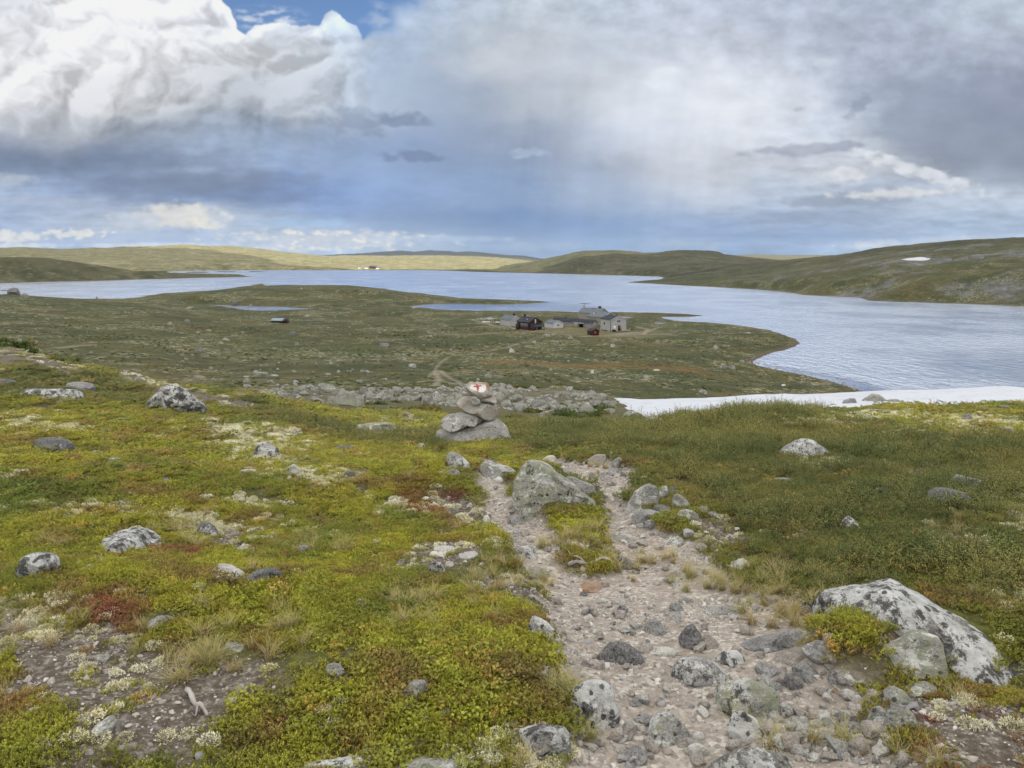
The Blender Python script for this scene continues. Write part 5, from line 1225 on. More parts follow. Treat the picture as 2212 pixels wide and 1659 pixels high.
def t_grass(i):
    n = 70; Q = []; S = []
    x, y, q = disc(n, .022); a = RS.rand(n) * 2 * pi; lean = .25 + .9 * RS.rand(n); L_ = .05 + .07 * RS.rand(n)
    p = np.stack([x, y, 0 * x - .005], -1); w = .0011
    for k in range(3):
        t0, t1 = k / 3, (k + 1) / 3
        def pt(t): return p + np.stack([np.cos(a) * lean * L_ * t ** 1.7, np.sin(a) * lean * L_ * t ** 1.7, L_ * (t - .28 * t * t * lean)], -1)
        s = np.stack([-np.sin(a), np.cos(a), 0 * a], -1); w0 = w * (1.1 - t0); w1 = w * (1.1 - t1) + .0002
        Q.append(np.stack([pt(t0) - s * w0, pt(t0) + s * w0, pt(t1) + s * w1, pt(t1) - s * w1], 1)); S.append(np.clip(.3 + .5 * t1 + .3 * RS.rand(n), 0, 1.1))
    return quads_mesh("grass_blades", np.concatenate(Q), np.concatenate(S), M_GRASS)
def t_lichen(i):
    n = 420; d = rdir(n, .0); u = RS.rand(n) ** .5; c = d * u[:, None] * np.array([.045, .045, .026]); dd = d + .9 * RS.normal(size=(n, 3)); sd = np.cross(dd, RS.normal(size=(n, 3)))
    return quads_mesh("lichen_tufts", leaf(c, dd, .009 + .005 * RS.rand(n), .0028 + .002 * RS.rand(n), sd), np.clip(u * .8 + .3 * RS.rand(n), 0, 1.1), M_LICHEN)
def t_peb(i):
    v, f = ICO[2]; rng = np.random.RandomState(500 + i); q = v * np.array([1, .6 + .35 * rng.rand(), .38 + .3 * rng.rand()])
    for _ in range(11):
        n = rng.normal(size=3); n /= np.linalg.norm(n); h_ = q @ n; ov = np.clip(h_ - h_.max() * rng.uniform(.38, .75), 0, None); q = q - n[None] * ov[:, None]
    me_ = mesh_from("gravel_stone", q, None, f, smooth=False); at = me_.attributes.new('sh', 'FLOAT', 'POINT'); at.data.foreach_set('value', (.45 + .3 * n3d(q, 2.5, i + 2)).astype(np.float32)); me_.materials.append(M_PEB)
    return bpy.data.objects.new("gravel_stone", me_)
def template_collection(name, fn, k):
    c = bpy.data.collections.new(name)
    for i in range(k): c.objects.link(fn(i))
    return c
TC = {'crow': template_collection("crowberry_kit", t_crow, 4), 'round': template_collection("leaf_kit", t_round, 4), 'birch': template_collection("birch_kit", t_birch, 4),
      'grass': template_collection("grass_kit", t_grass, 3), 'lichen': template_collection("lichen_kit", t_lichen, 3), 'peb': template_collection("pebble_kit", t_peb, 6)}
def scatter(name, kit, x, y, z, scl, tint, tilt=.2, label=None, squash=1.0):
    scl = np.asarray(scl); scl = np.stack([scl, scl, scl / np.maximum(1, scl) ** .75], -1)
    n = len(x); me_ = bpy.data.meshes.new(name); me_.vertices.add(n); me_.vertices.foreach_set('co', np.stack([x, y, z], -1).astype(np.float32).ravel())
    def A_(nm, ty, arr, key='value'): at = me_.attributes.new(nm, ty, 'POINT'); at.data.foreach_set(key, np.asarray(arr).ravel())
    tt = np.concatenate([np.clip(tint, 0, 1), np.ones((n, 1))], 1).astype(np.float32)
    A_('tint', 'FLOAT_COLOR', tt, 'color'); A_('scl', 'FLOAT_VECTOR', scl.astype(np.float32), 'vector'); A_('idx', 'INT', RS.randint(0, 12, n).astype(np.int32))
    rot = np.stack([RS.normal(size=n) * tilt, RS.normal(size=n) * tilt, RS.rand(n) * 2 * pi], -1).astype(np.float32); A_('rot', 'FLOAT_VECTOR', rot, 'vector')
    o_ = bpy.data.objects.new(name, me_); COL.objects.link(o_); o_['kind'] = 'stuff'
    ng = bpy.data.node_groups.new(name, 'GeometryNodeTree'); ng.interface.new_socket('Geometry', in_out='INPUT', socket_type='NodeSocketGeometry'); ng.interface.new_socket('Geometry', in_out='OUTPUT', socket_type='NodeSocketGeometry')
    gi = ng.nodes.new('NodeGroupInput'); go = ng.nodes.new('NodeGroupOutput'); ci = ng.nodes.new('GeometryNodeCollectionInfo'); ci.inputs[0].default_value = TC[kit]; ci.inputs[1].default_value = True; ci.inputs[2].default_value = True
    ip = ng.nodes.new('GeometryNodeInstanceOnPoints'); ip.inputs['Pick Instance'].default_value = True
    def NA(nm, ty):
        q = ng.nodes.new('GeometryNodeInputNamedAttribute'); q.data_type = ty; q.inputs[0].default_value = nm; return q.outputs[0]
    ng.links.new(gi.outputs[0], ip.inputs['Points']); ng.links.new(ci.outputs[0], ip.inputs['Instance']); ng.links.new(NA('idx', 'INT'), ip.inputs['Instance Index']); ng.links.new(NA('rot', 'FLOAT_VECTOR'), ip.inputs['Rotation'])
    ng.links.new(NA('scl', 'FLOAT_VECTOR'), ip.inputs['Scale'])
    ng.links.new(ip.outputs[0], go.inputs[0]); md = o_.modifiers.new("scatter", 'NODES'); md.node_group = ng
    return o_
def ring_points(r0, r1, spacing0, grow, az0=-72, az1=72):
    """points whose spacing grows with distance: spacing = spacing0 * max(1, r/grow)"""
    xs = []; ys = []; edges = np.geomspace(r0, r1, 40)
    for a, b_ in zip(edges[:-1], edges[1:]):
        sp = spacing0 * max(1, .5 * (a + b_) / grow); n = int(radians(az1 - az0) * .5 * (b_ * b_ - a * a) / sp ** 2)
        rr = np.sqrt(a * a + (b_ * b_ - a * a) * RS.rand(n)); t = radians(az0) + radians(az1 - az0) * RS.rand(n); xs.append(rr * np.sin(t)); ys.append(rr * np.cos(t))
    return np.concatenate(xs), np.concatenate(ys)
mask_at = lambda M_, x, y: H(x, y, M_)
BIRCH = hitp([(1105, 905), (1340, 885), (1480, 878), (1600, 860), (1690, 882), (1760, 915), (2000, 940), (2260, 955), (2300, 1380), (2180, 1330), (1990, 1270), (1900, 1265), (1800, 1300), (1640, 1235), (1560, 1180), (1520, 1110), (1400, 1060), (1380, 990), (1300, 972), (1150, 965), (1100, 930)])
BANK = hitp([(570, 872), (650, 900), (760, 925), (860, 935), (960, 930), (940, 970), (800, 960), (640, 930), (560, 900), (460, 880), (420, 860), (520, 858)])
LEFTB = hitp([(-40, 790), (60, 785), (180, 800), (300, 845), (300, 870), (100, 860), (-40, 860)])
def pick(a, b_, t): return np.asarray(a)[None] * (1 - t[:, None]) + np.asarray(b_)[None] * t[:, None]
# crowberry and low leaves
x, y = ring_points(.7, 30, .036, 4.2); ok = clear_of_rocks(x, y); x, y = x[ok], y[ok]
r = np.hypot(x, y); z = H(x, y); mp_, mb_, ml_, mr_ = (mask_at(m, x, y) for m in (path, bare, lich, red))
nb = sstep(1.0, -.6, poly_sd(x, y, BIRCH)); bank = np.maximum(sstep(.6, -.4, poly_sd(x, y, BANK)), sstep(.6, -.4, poly_sd(x, y, LEFTB)))
pn = fbm(x * .9, y * .9, 4, 201); pn2 = fbm(x * .28, y * .28, 3, 202); pn3 = fbm(x * 3., y * 3., 3, 203); u = RS.rand(len(x))
gap = sstep(.05, .40, fbm(x * 1.7, y * 1.7, 4, 204)) * .9
keep = (u > mp_ * 1.4) & (u > mb_ * .93) & (u > ml_ * .78) & (u > gap)
Yg = (.285, .268, .035); Gg = (.150, .175, .034); Dg = (.105, .120, .036); Br = (.215, .135, .060); Rd = (.25, .070, .050); Or = (.40, .23, .07)
gy_ = hit(880, 1450); t = sstep(-.5, .22, pn + pn2 * .5 + .55 * np.exp(-((x - gy_[0]) ** 2 + (y - gy_[1]) ** 2) / .8)); tint = pick(Gg, Yg, t); dk = np.clip(nb + bank, 0, 1); tint = tint * (1 - dk[:, None] * .9) + pick(Dg, (.20, .185, .055), sstep(-.2, .5, pn)) * dk[:, None] * .9
k = sstep(.02, .42, pn3 + .25 * pn) * .75; tint = tint * (1 - k[:, None]) + np.array(Br) * k[:, None]
k = (RS.rand(len(x)) < .04 + .02 * (pn > .2)) * .7; tint = tint * (1 - k[:, None]) + np.array(Or) * k[:, None]
k = np.clip(mr_ * 1.1, 0, 1) * (RS.rand(len(x)) < .8); tint = tint * (1 - k[:, None]) + pick(Rd, Br, RS.rand(len(x))) * k[:, None]
tint = tint * (1 + .22 * RS.normal(size=len(x)).clip(-1.5, 1.5))[:, None]
scl = np.maximum(1, r / 4.2) * (.75 + .5 * RS.rand(len(x))) * (1 - .25 * mb_); scl = np.minimum(scl, 5)
isc = (fbm(x * .6, y * .6, 3, 205) + .2 * RS.normal(size=len(x))) > -.48
isc |= RS.rand(len(x)) < .55; m1 = keep & isc; m2 = keep & ~isc
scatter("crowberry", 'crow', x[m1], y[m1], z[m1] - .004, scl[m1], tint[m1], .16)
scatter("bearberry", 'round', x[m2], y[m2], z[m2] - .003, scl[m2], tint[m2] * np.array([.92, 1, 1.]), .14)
print("low plants", keep.sum())
# dwarf birch and willow on the right, on the bank left of the cairn and on the left crest
x, y = ring_points(3.0, 26, .068, 6.0); ok = clear_of_rocks(x, y, 1.0)
d = np.maximum(sstep(.5, -.5, poly_sd(x, y, BIRCH) + fbm(x, y, 3, 211) * .6), np.maximum(sstep(.4, -.4, poly_sd(x, y, BANK)), sstep(.4, -.4, poly_sd(x, y, LEFTB))) * .8)
ok &= (RS.rand(len(x)) < d * (1 - .9 * mask_at(lich, x, y)) * (1 - mask_at(bare, x, y)) * (1 - mask_at(path, x, y))) & (fbm(x * .7, y * .7, 4, 212) > -.38)
x, y = x[ok], y[ok]; r = np.hypot(x, y); bk_ = (np.arctan2(x, y) < az_xy(560, 860)) * 1.0; pn = fbm(x * .5, y * .5, 4, 213); tint = pick((.115, .135, .042), (.225, .210, .065), sstep(-.4, .45, 1.3 * pn + .6 * fbm(x * 2., y * 2., 3, 217) + .3 * RS.normal(size=len(x))))
k = (RS.rand(len(x)) < .05) * .6 + sstep(.35, .6, fbm(x * 1.3, y * 1.3, 3, 214)) * .45; tint = tint * (1 - k[:, None]) + np.array((.32, .22, .06)) * k[:, None]
hump = np.exp(-(((x - hit(1600, 895)[0]) / 2.6) ** 2 + ((y - hit(1600, 895)[1]) / 2.2) ** 2))
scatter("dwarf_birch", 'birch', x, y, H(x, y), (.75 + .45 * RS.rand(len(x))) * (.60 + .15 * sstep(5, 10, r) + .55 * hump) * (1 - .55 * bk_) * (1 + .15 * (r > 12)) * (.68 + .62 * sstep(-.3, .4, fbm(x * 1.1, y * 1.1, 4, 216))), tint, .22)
print("birch", len(x))
# reindeer lichen
x, y = ring_points(.8, 30, .040, 4.5); ok = clear_of_rocks(x, y, .95); ml_ = mask_at(lich, x, y); mb_ = mask_at(bare, x, y)
ln = fbm(x * 2.6, y * 2.6, 4, 221); p_ = np.clip(ml_ * 1.2, 0, 1) * sstep(-.35, .05, ln) + mb_ * .14 * (RS.rand(len(x)) < .6) + sstep(.27, .45, ln) * .45 * (1 - mask_at(path, x, y)); p_ *= 1 - mask_at(path, x, y) * .97
ok &= RS.rand(len(x)) < p_; x, y = x[ok], y[ok]; r = np.hypot(x, y)
tint = pick((.46, .42, .26), (.58, .56, .45), RS.rand(len(x))) * (.8 + .3 * RS.rand(len(x)))[:, None]
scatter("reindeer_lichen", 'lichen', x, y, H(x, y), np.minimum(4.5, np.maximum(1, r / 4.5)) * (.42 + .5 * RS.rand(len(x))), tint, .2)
print("lichen", len(x))
# dry grass
x, y = ring_points(.8, 24, .085, 4.5); ok = clear_of_rocks(x, y, .95)
gp = np.zeros(len(x))
for px_, py_, rad_, w_ in ((1250, 1165, .22, .9), (1655, 1300, .25, .9), (1600, 1270, .3, .6), (1965, 1660, .1, .5), (455, 1440, .16, .8), (1665, 1590, .12, .5), (1890, 1615, .10, .9), (1220, 1520, .14, .7), (1080, 1250, .25, .6), (690, 1180, .2, .5), (870, 1320, .2, .5), (700, 1360, .2, .4), (1760, 1490, .08, .8), (1230, 1015, .5, .5), (1420, 1230, .25, .5), (1210, 1640, .1, .5), (400, 1160, .3, .5), (850, 930, 1.2, .3), (1790, 1020, .5, .35), (1740, 1270, .12, .6)):
    g_ = hit(px_, py_); gp = np.maximum(gp, w_ * sstep(rad_ * 1.5, rad_ * .6, np.hypot(x - g_[0], y - g_[1])))
gp = np.maximum(gp, .10 * sstep(.0, .4, fbm(x * .8, y * .8, 3, 231)) + .03 * mask_at(bare, x, y)) * np.where(gp > .1, 1, 1 - mask_at(path, x, y))
ok &= RS.rand(len(x)) < gp; x, y = x[ok], y[ok]; r = np.hypot(x, y)
scatter("dry_grass", 'grass', x, y, H(x, y), (.6 + .5 * RS.rand(len(x))) * np.maximum(1, r / 9), pick((.34, .26, .14), (.24, .22, .09), RS.rand(len(x))), .15)
# gravel on the path and crumbs on the bare soil
x, y = ring_points(.9, 16, .0155, 3.4, -50, 50); mp_ = mask_at(path, x, y); mb_ = mask_at(bare, x, y)
dn = .15 + .85 * sstep(-.25, .3, fbm(x * 2.2, y * 2.2, 4, 241)); ok = RS.rand(len(x)) < np.maximum(mp_ * dn * .95, mb_ * .34); x, y = x[ok], y[ok]; r = np.hypot(x, y); n = len(x)
sz = .0035 + .0045 * RS.rand(n) + .016 * RS.rand(n) ** 7 + .024 * (RS.rand(n) < .02) * (.3 + RS.rand(n)); sz *= np.maximum(1, r / 3.4) ** .85
c1_ = pick((.30, .27, .24), (.52, .49, .455), RS.rand(n) ** 1.3); k = (RS.rand(n) < .22)[:, None]; c1_ = np.where(k, pick((.20, .20, .21), (.33, .33, .34), RS.rand(n)), c1_); k = (RS.rand(n) < .09)[:, None]; c1_ = np.where(k, np.array([[.62, .60, .57]]), c1_)
scatter("path_gravel", 'peb', x, y, H(x, y) + sz * .12, sz, c1_, .3)
print("gravel", n)

# cobbles lying loose on the stony path
COB = []
for i in range(9):
    v, f = ICO[4]; rng = np.random.RandomState(900 + i); q = v * np.array([1, .6 + .35 * rng.rand(), .4 + .35 * rng.rand()])
    for _ in range(12):
        n = rng.normal(size=3); n /= np.linalg.norm(n); h_ = q @ n; ov = np.clip(h_ - h_.max() * rng.uniform(.42, .82), 0, None); q = q - n[None] * (ov * .95)[:, None]
    q += q * (n3d(q, 2.5, i) * .10)[:, None]; COB.append(mesh_from("cobble", q * .05, None, f)); COB[-1].materials.append(RM[['pk', 'cg', 'wh', 'pk', 'cg', 'pk', 'gr', 'wh', 'pk'][i]])
zones = [((1640, 1400), (1990, 1655), 95), ((1230, 1330), (1640, 1655), 60), ((1250, 1120), (1680, 1330), 38), ((1270, 990), (1380, 1110), 22), ((1040, 1000), (1200, 1200), 20), ((1190, 1560), (1500, 1655), 14)]
for (xa, ya), (xb, yb), n in zones:
    k = 0
    while k < n:
        g_ = hit(RS.uniform(xa, xb), RS.uniform(ya, yb)); a1 = np.array([g_[0]]); a2 = np.array([g_[1]])
        if mask_at(path, a1, a2)[0] < .45 or not clear_of_rocks(a1, a2, .9)[0]: continue
        k += 1; ci = RS.randint(9); s_ = (.35 + .5 * RS.rand() + .5 * RS.rand() ** 4) * (1 if xa > 1600 else .85) * (1 + .06 * g_[1])
        o_ = bpy.data.objects.new("cobble", COB[ci]); COL.objects.link(o_); o_.location = (g_[0], g_[1], g_[2] + .008 * s_); o_.scale = (s_, s_, s_); o_.rotation_euler = (RS.normal() * .2, RS.normal() * .2, RS.rand() * 6.3)
        where = 'in the stony right of the lower path' if xa > 1600 else 'on the lower path' if ya > 1300 else 'on the middle of the path' if ya > 1110 else 'on the upper right track' if xa > 1200 else 'on the left track'
        o_['label'] = "small loose %s cobble %s" % (['tan', 'grey', 'whitish', 'tan', 'grey', 'tan', 'dark grey', 'whitish', 'tan'][ci], where); o_['category'] = "cobble"; o_['group'] = "loose cobbles on the path"
# ------------------------------------------------------------------ buildings of the mountain lodge
def mat_plain(name, col, rough=.8, col2=None, scale=2., vert=0.0, metal=0.):
    b = NB(name); p = b.coord('Object'); c = col
    if col2 is not None:
        mp = b.N('ShaderNodeMapping'); b.set(mp.inputs[0], p); mp.inputs['Scale'].default_value = (1, 1, .08 if vert else 1); n = b.noise(mp.outputs[0], scale * (3 if vert else 1), 4, .65); c = b.mix(b.ss(n, .35, .65), col, col2)
    b.bs.inputs['Metallic'].default_value = metal
    return b.done(c, None, rough)
M_GW = mat_plain("weathered_grey_boards", C(.30, .30, .31), .85, C(.43, .43, .44), 1.6, 1)
M_GD = mat_plain("brown_grey_boards", C(.21, .20, .18), .85, C(.31, .29, .26), 1.6, 1)
M_WB = mat_plain("pale_grey_boards", C(.46, .47, .50), .85, C(.58, .59, .62), 1.6, 1)
M_RB = mat_plain("red_brown_boards", C(.040, .020, .018), .85, C(.070, .036, .030), 1.6, 1)
M_RED = mat_plain("dark_red_boards", C(.060, .014, .012), .85, C(.095, .024, .020), 1.6, 1)
M_RF = mat_plain("dark_roofing", C(.022, .028, .040), 1., C(.05, .06, .075), 1.)
M_RG = mat_plain("grey_roofing", C(.10, .12, .145), 1., C(.15, .17, .195), 1.)
M_TR = mat_plain("white_trim", C(.62, .63, .64), .7); M_BK = mat_plain("black_sheet_metal", C(.012, .012, .014), .5)
M_GL = mat_plain("window_glass", C(.03, .04, .05), .15); M_OR = mat_plain("varnished_door", C(.34, .17, .06), .6); M_WD = mat_plain("deck_boards", C(.22, .20, .18), .85, C(.33, .31, .28), 2.)
M_STN = mat_plain("foundation_stone", C(.16, .155, .15), .9, C(.28, .27, .26), 3.); M_BLU = mat_plain("blue_tarpaulin", C(.24, .32, .38), .6); M_WHP = mat_plain("white_painted_hull", C(.75, .76, .78), .4)
def boxm(bxs):
    """boxes (x0,y0,z0,x1,y1,z1) -> verts, faces"""
    V_, F_ = [], []
    for x0, y0, z0, x1, y1, z1 in bxs:
        k = len(V_); V_ += [(x0, y0, z0), (x1, y0, z0), (x1, y1, z0), (x0, y1, z0), (x0, y0, z1), (x1, y0, z1), (x1, y1, z1), (x0, y1, z1)]
        F_ += [(k, k + 3, k + 2, k + 1), (k + 4, k + 5, k + 6, k + 7), (k, k + 1, k + 5, k + 4), (k + 1, k + 2, k + 6, k + 5), (k + 2, k + 3, k + 7, k + 6), (k + 3, k, k + 4, k + 7)]
    return V_, F_
def part(name, bxs, mat, parent, label=None):
    V_, F_ = boxm(bxs); o_ = add_obj(name, mesh_from(name, V_, F_, smooth=False), mat, parent=parent)
    if label: o_['label'] = label
    return o_
def anchor(name, label, cat, x, y, rot, group=None, rmin=200, at=None, z=None):
    g = at if at is not None else hit(x, y, rmin); e = bpy.data.objects.new(name, None); COL.objects.link(e)
    e.location = (g[0], g[1], float(H(g[0], g[1])) if z is None else z); a = math.atan2(g[0], g[1]); e.rotation_euler = (0, 0, -a + radians(rot)); e['label'] = label; e['category'] = cat
    if group: e['group'] = group
    return e
def gable_walls(W, L_, h, rise, base=.0):
    """closed gabled body; gable ends at y=0 (front) and y=L_, width W centred on x"""
    w = W / 2; V_ = [(-w, 0, base), (w, 0, base), (w, 0, h), (0, 0, h + rise), (-w, 0, h), (-w, L_, base), (w, L_, base), (w, L_, h), (0, L_, h + rise), (-w, L_, h)]
    F5 = [(0, 1, 2, 3, 4), (9, 8, 7, 6, 5)]; F4 = [(1, 6, 7, 2), (5, 0, 4, 9), (0, 5, 6, 1), (4, 3, 8, 9), (3, 2, 7, 8)]
    me_ = bpy.data.meshes.new("wall"); me_.from_pydata(V_, [], F5 + F4); me_.update(); return me_
def gable_roof(W, L_, h, rise, over=.35, thick=.16):
    w = W / 2; k = rise / w; e = over; zt = .03
    def slab(sgn):
        xo = sgn * (w + e); zo = h - k * e + zt; zr = h + rise + zt
        return [(0, -e, zr), (xo, -e, zo), (xo, L_ + e, zo), (0, L_ + e, zr), (0, -e, zr + thick), (xo, -e, zo + thick), (xo, L_ + e, zo + thick), (0, L_ + e, zr + thick)]
    V_ = slab(-1) + slab(1); F_ = [(0, 1, 2, 3), (7, 6, 5, 4), (0, 4, 5, 1), (1, 5, 6, 2), (2, 6, 7, 3)]; F_ = F_ + [tuple(i + 8 for i in reversed(f)) for f in F_]
    me_ = bpy.data.meshes.new("roof"); me_.from_pydata(V_, [], F_); me_.update(); return me_
def bargeboard(W, h, rise, over, parent, mat, y=None, thick=.16):
    w = W / 2 + over; k = rise / (W / 2); yy = -over - .05; V_ = []; F_ = []
    for s in (-1, 1):
        b0 = len(V_); zr = h + rise + .03; zo = h - k * over + .03
        for yq in (yy, yy + .04):
            V_ += [(0, yq, zr - .12), (s * w, yq, zo - .12), (s * w, yq, zo + thick + .04), (0, yq, zr + thick + .04)]
        F_ += [tuple(b0 + i for i in f) for f in ((0, 1, 2, 3), (7, 6, 5, 4), (0, 4, 5, 1), (1, 5, 6, 2), (2, 6, 7, 3), (3, 7, 4, 0))]
    return add_obj("bargeboard", mesh_from("bargeboard", V_, F_, smooth=False), mat, parent=parent)
def window(parent, side, u, z, w, h, W, L_, frame=M_TR, bars=1):
    """side 'g' front gable (u along x), 'l' left long wall (u along y), 'r' right long wall"""
    f = .07; d = .06
    def bx(u0, z0, u1, z1, a, b_):
        if side == 'g': return (u0, -b_, z0, u1, -a, z1)
        if side == 'l': return (-W / 2 - b_, u0, z0, -W / 2 - a, u1, z1)
        return (W / 2 + a, u0, z0, W / 2 + b_, u1, z1)
    fr = part("window", [bx(u - w / 2, z, u - w / 2 + f, z + h, .003, d), bx(u + w / 2 - f, z, u + w / 2, z + h, .003, d), bx(u - w / 2 + f, z, u + w / 2 - f, z + f, .003, d), bx(u - w / 2 + f, z + h - f, u + w / 2 - f, z + h, .003, d)] + ([bx(u - f / 3, z + f, u + f / 3, z + h - f, .003, d)] if bars else []), frame, parent)
    part("pane", [bx(u - w / 2 + f, z + f, u + w / 2 - f, z + h - f, .002, .02)], M_GL, fr)
def door(parent, side, u, z, w, h, W, mat, handle=True):
    def bx(u0, z0, u1, z1, a, b_):
        if side == 'g': return (u0, -b_, z0, u1, -a, z1)
        return (-W / 2 - b_, u0, z0, -W / 2 - a, u1, z1)
    d_ = part("door", [bx(u - w / 2, z, u + w / 2, z + h, .003, .07)], mat, parent); part("handle", [bx(u + w / 2 - .2, z + 1.0, u + w / 2 - .08, z + 1.05, .072, .11)], M_BK, d_); return d_
def chimney(parent, x, y, z0, z1, w, mat=M_BK, cap=True):
    part("chimney", [(x - w / 2, y - w / 2, z0, x + w / 2, y + w / 2, z1)] + ([(x - w / 2 - .08, y - w / 2 - .08, z1, x + w / 2 + .08, y + w / 2 + .08, z1 + .1)] if cap else []), mat, parent)
def house(name, label, x, y, rot, W, L_, h, rise, wall, roof, trim=None, base=-1.2, over=.35, cat="house", at=None, group="buildings of the mountain lodge", z=None):
    e = anchor(name, label, cat, x, y, rot, group, at=at, z=z)
    add_obj("wall", gable_walls(W, L_, h, rise, 0.0), wall, parent=e); add_obj("roof", gable_roof(W, L_, h, rise, over), roof, parent=e)
    if base < 0: part("foundation", [(-W / 2 + .05, .05, base, W / 2 - .05, L_ - .05, -.003)], M_STN, e)
    if trim: bargeboard(W, h, rise, over, e, trim)
    return e
def N1(x, y): return (987.5 + x * .19845, 603.5 + y * .19845)
# G: the tall gabled house on the right
x_, y_ = N1(1755, 566); G_ = house("tall_house", "tall grey boarded lodge house with a broad gable, rightmost of the group", x_, y_, 33, 10.4, 10.6, 6.4, 2.1, M_GW, M_RF, M_WB)
window(G_, 'g', -.45, 5.0, .9, 1.7, 10.4, 10.6); window(G_, 'g', .55, 5.0, .9, 1.7, 10.4, 10.6)
door(G_, 'g', -2.6, .5, 1.5, 2.7, 10.4, M_TR); door(G_, 'g', .35, .3, 1.3, 3.0, 10.4, M_GL); door(G_, 'g', 1.5, .3, 1.0, 3.0, 10.4, M_OR); window(G_, 'g', .35, .5, 1.2, 2.6, 10.4, 10.6)
window(G_, 'l', 6.6, 3.4, 1.2, 1.3, 10.4, 10.6, M_BK); window(G_, 'l', 2.0, 1.5, .7, 1.1, 10.4, 10.6); window(G_, 'l', 7.2, 1.5, .7, 1.1, 10.4, 10.6); window(G_, 'l', 9.6, 1.5, .7, 1.1, 10.4, 10.6)
part("corner_board", [(-5.28, -.08, 0, -5.08, .12, 6.5)], M_BK, G_); part("crawl_space", [(-5.26, 3.2, -.3, -5.203, 9.4, .5)], M_BK, G_)
# F: two long roofs behind it
x_, y_ = N1(1660, 500); F_ = house("main_house", "large grey roofed lodge house standing behind the tall gabled one", x_, y_, 52, 12.5, 12.5, 5.8, 2.6, M_GD, M_RG, M_WB, base=-2.5, z=2.2)
chimney(F_, .8, 5.5, 7.8, 9.6, .45, M_STN); chimney(F_, -3.6, 9.5, 6.8, 7.9, .7, M_TR)
x_, y_ = N1(1590, 470); F2 = house("rear_house", "high grey roofed lodge house farthest back with a big black chimney", x_, y_, 62, 12.0, 15.0, 6.2, 2.7, M_GD, M_RG, None, base=-3, z=2.4)
chimney(F2, .6, 3.0, 8.0, 10.2, 1.5, M_BK); chimney(F2, 0, 14.2, 8.5, 10.8, .5, M_STN); chimney(F2, -1, 6.5, 7.9, 9.8, .4, M_STN)
# D: long low wing with windows in pairs
x_, y_ = N1(1338, 512); D_ = house("long_wing", "long low lodge wing with a dark roof and paired windows", x_, y_, 76, 7.0, 16.0, 2.9, 1.7, M_GD, M_RF, M_WB)
for u in (1.6, 2.9, 7.0, 8.4, 12.6, 13.9): window(D_, 'l', u, 1.3, .8, 1.2, 7.0, 16.0)
chimney(D_, .3, 8.8, 3.9, 5.3, .8)
# E: connecting wing with the entrance
x_, y_ = N1(1500, 529); E_ = house("entrance_wing", "low dark roofed wing with a sheltered entrance, joining the long wing to the tall house", x_, y_, 62, 6.0, 12.5, 3.1, 1.6, M_GD, M_RF, None)
window(E_, 'g', -1.3, 1.4, .7, 1.3, 6, 12.5); window(E_, 'g', -.4, 1.4, .7, 1.3, 6, 12.5); window(E_, 'l', 1.2, 1.4, .7, 1.2, 6, 12.5); window(E_, 'l', 4.2, 1.4, .7, 1.2, 6, 12.5)
part("entrance", [(-3.06, 6.2, .05, -3.003, 8.6, 2.5)], M_BK, E_); part("porch_roof", [(-4.6, 5.6, 2.62, -3.1, 11.8, 2.8)], M_TR, E_); part("porch_wall", [(-4.5, 9.0, -.6, -3.1, 11.6, 2.6)], M_GD, E_)
# C: small pale shed house
x_, y_ = N1(1100, 531); C_ = house("small_house", "small pale grey house with one gable window, left of the long wing", x_, y_, 35, 7.2, 8.8, 2.7, 1.5, M_WB, M_RG, M_TR)
window(C_, 'g', -.35, 1.0, .7, 1.3, 7.2, 8.8); window(C_, 'g', .35, 1.0, .7, 1.3, 7.2, 8.8); chimney(C_, 0, 6.2, 3.8, 5.3, .6, M_STN)
# B: red-brown house
x_, y_ = N1(850, 552); B_ = house("red_brown_house", "red brown boarded house with a row of white windows and a dark lean-to porch", x_, y_, 36, 9.0, 11.5, 4.4, 2.4, M_RB, M_RF, M_RB, over=.5)
for u in (1.6, 3.0, 4.4, 5.8, 7.2): window(B_, 'l', u, 1.9, .75, 1.7, 9, 11.5, M_TR)
door(B_, 'g', .1, 3.7, .9, 2.3, 9, M_TR); chimney(B_, .2, 10.4, 6.2, 8.0, 1.0)
lean = [(-4.2, -.06, 3.4), (4.4, -.06, 3.4), (4.4, -3.4, 1.9), (-4.2, -3.4, 1.9), (-4.2, -.06, 3.56), (4.4, -.06, 3.56), (4.4, -3.4, 2.06), (-4.2, -3.4, 2.06)]
pr = add_obj("porch_roof", mesh_from("porch_roof", lean, [(0, 1, 2, 3), (7, 6, 5, 4), (0, 4, 5, 1), (1, 5, 6, 2), (2, 6, 7, 3), (3, 7, 4, 0)], smooth=False), M_RF, parent=B_)
pan = [(-.4, -1.0, 3.18), (1.2, -1.0, 3.18), (1.2, -3.0, 2.28), (-.4, -3.0, 2.28)]; pan = pan + [(a, b_, c + .06) for a, b_, c in pan]
add_obj("solar_panel", mesh_from("solar_panel", pan, [(0, 1, 2, 3), (7, 6, 5, 4), (0, 4, 5, 1), (1, 5, 6, 2), (2, 6, 7, 3), (3, 7, 4, 0)], smooth=False), mat_plain("solar_glass", C(.05, .07, .11), .2), parent=pr)
part("porch_wall", [(-3.9, -3.0, -.3, -1.2, -.063, 1.95)], M_RB, B_); part("porch_post", [(-1.1, -3.2, -.3, -.9, -3.0, 1.95), (4.1, -3.2, -.3, 4.3, -3.0, 1.95)], M_WD, B_); part("steps", [(4.6, -2.6, -.4, 5.0, -.8, .6), (5.0, -2.6, -.4, 5.4, -.8, .3), (5.4, -2.6, -.4, 5.8, -.8, .05)], M_WD, B_)
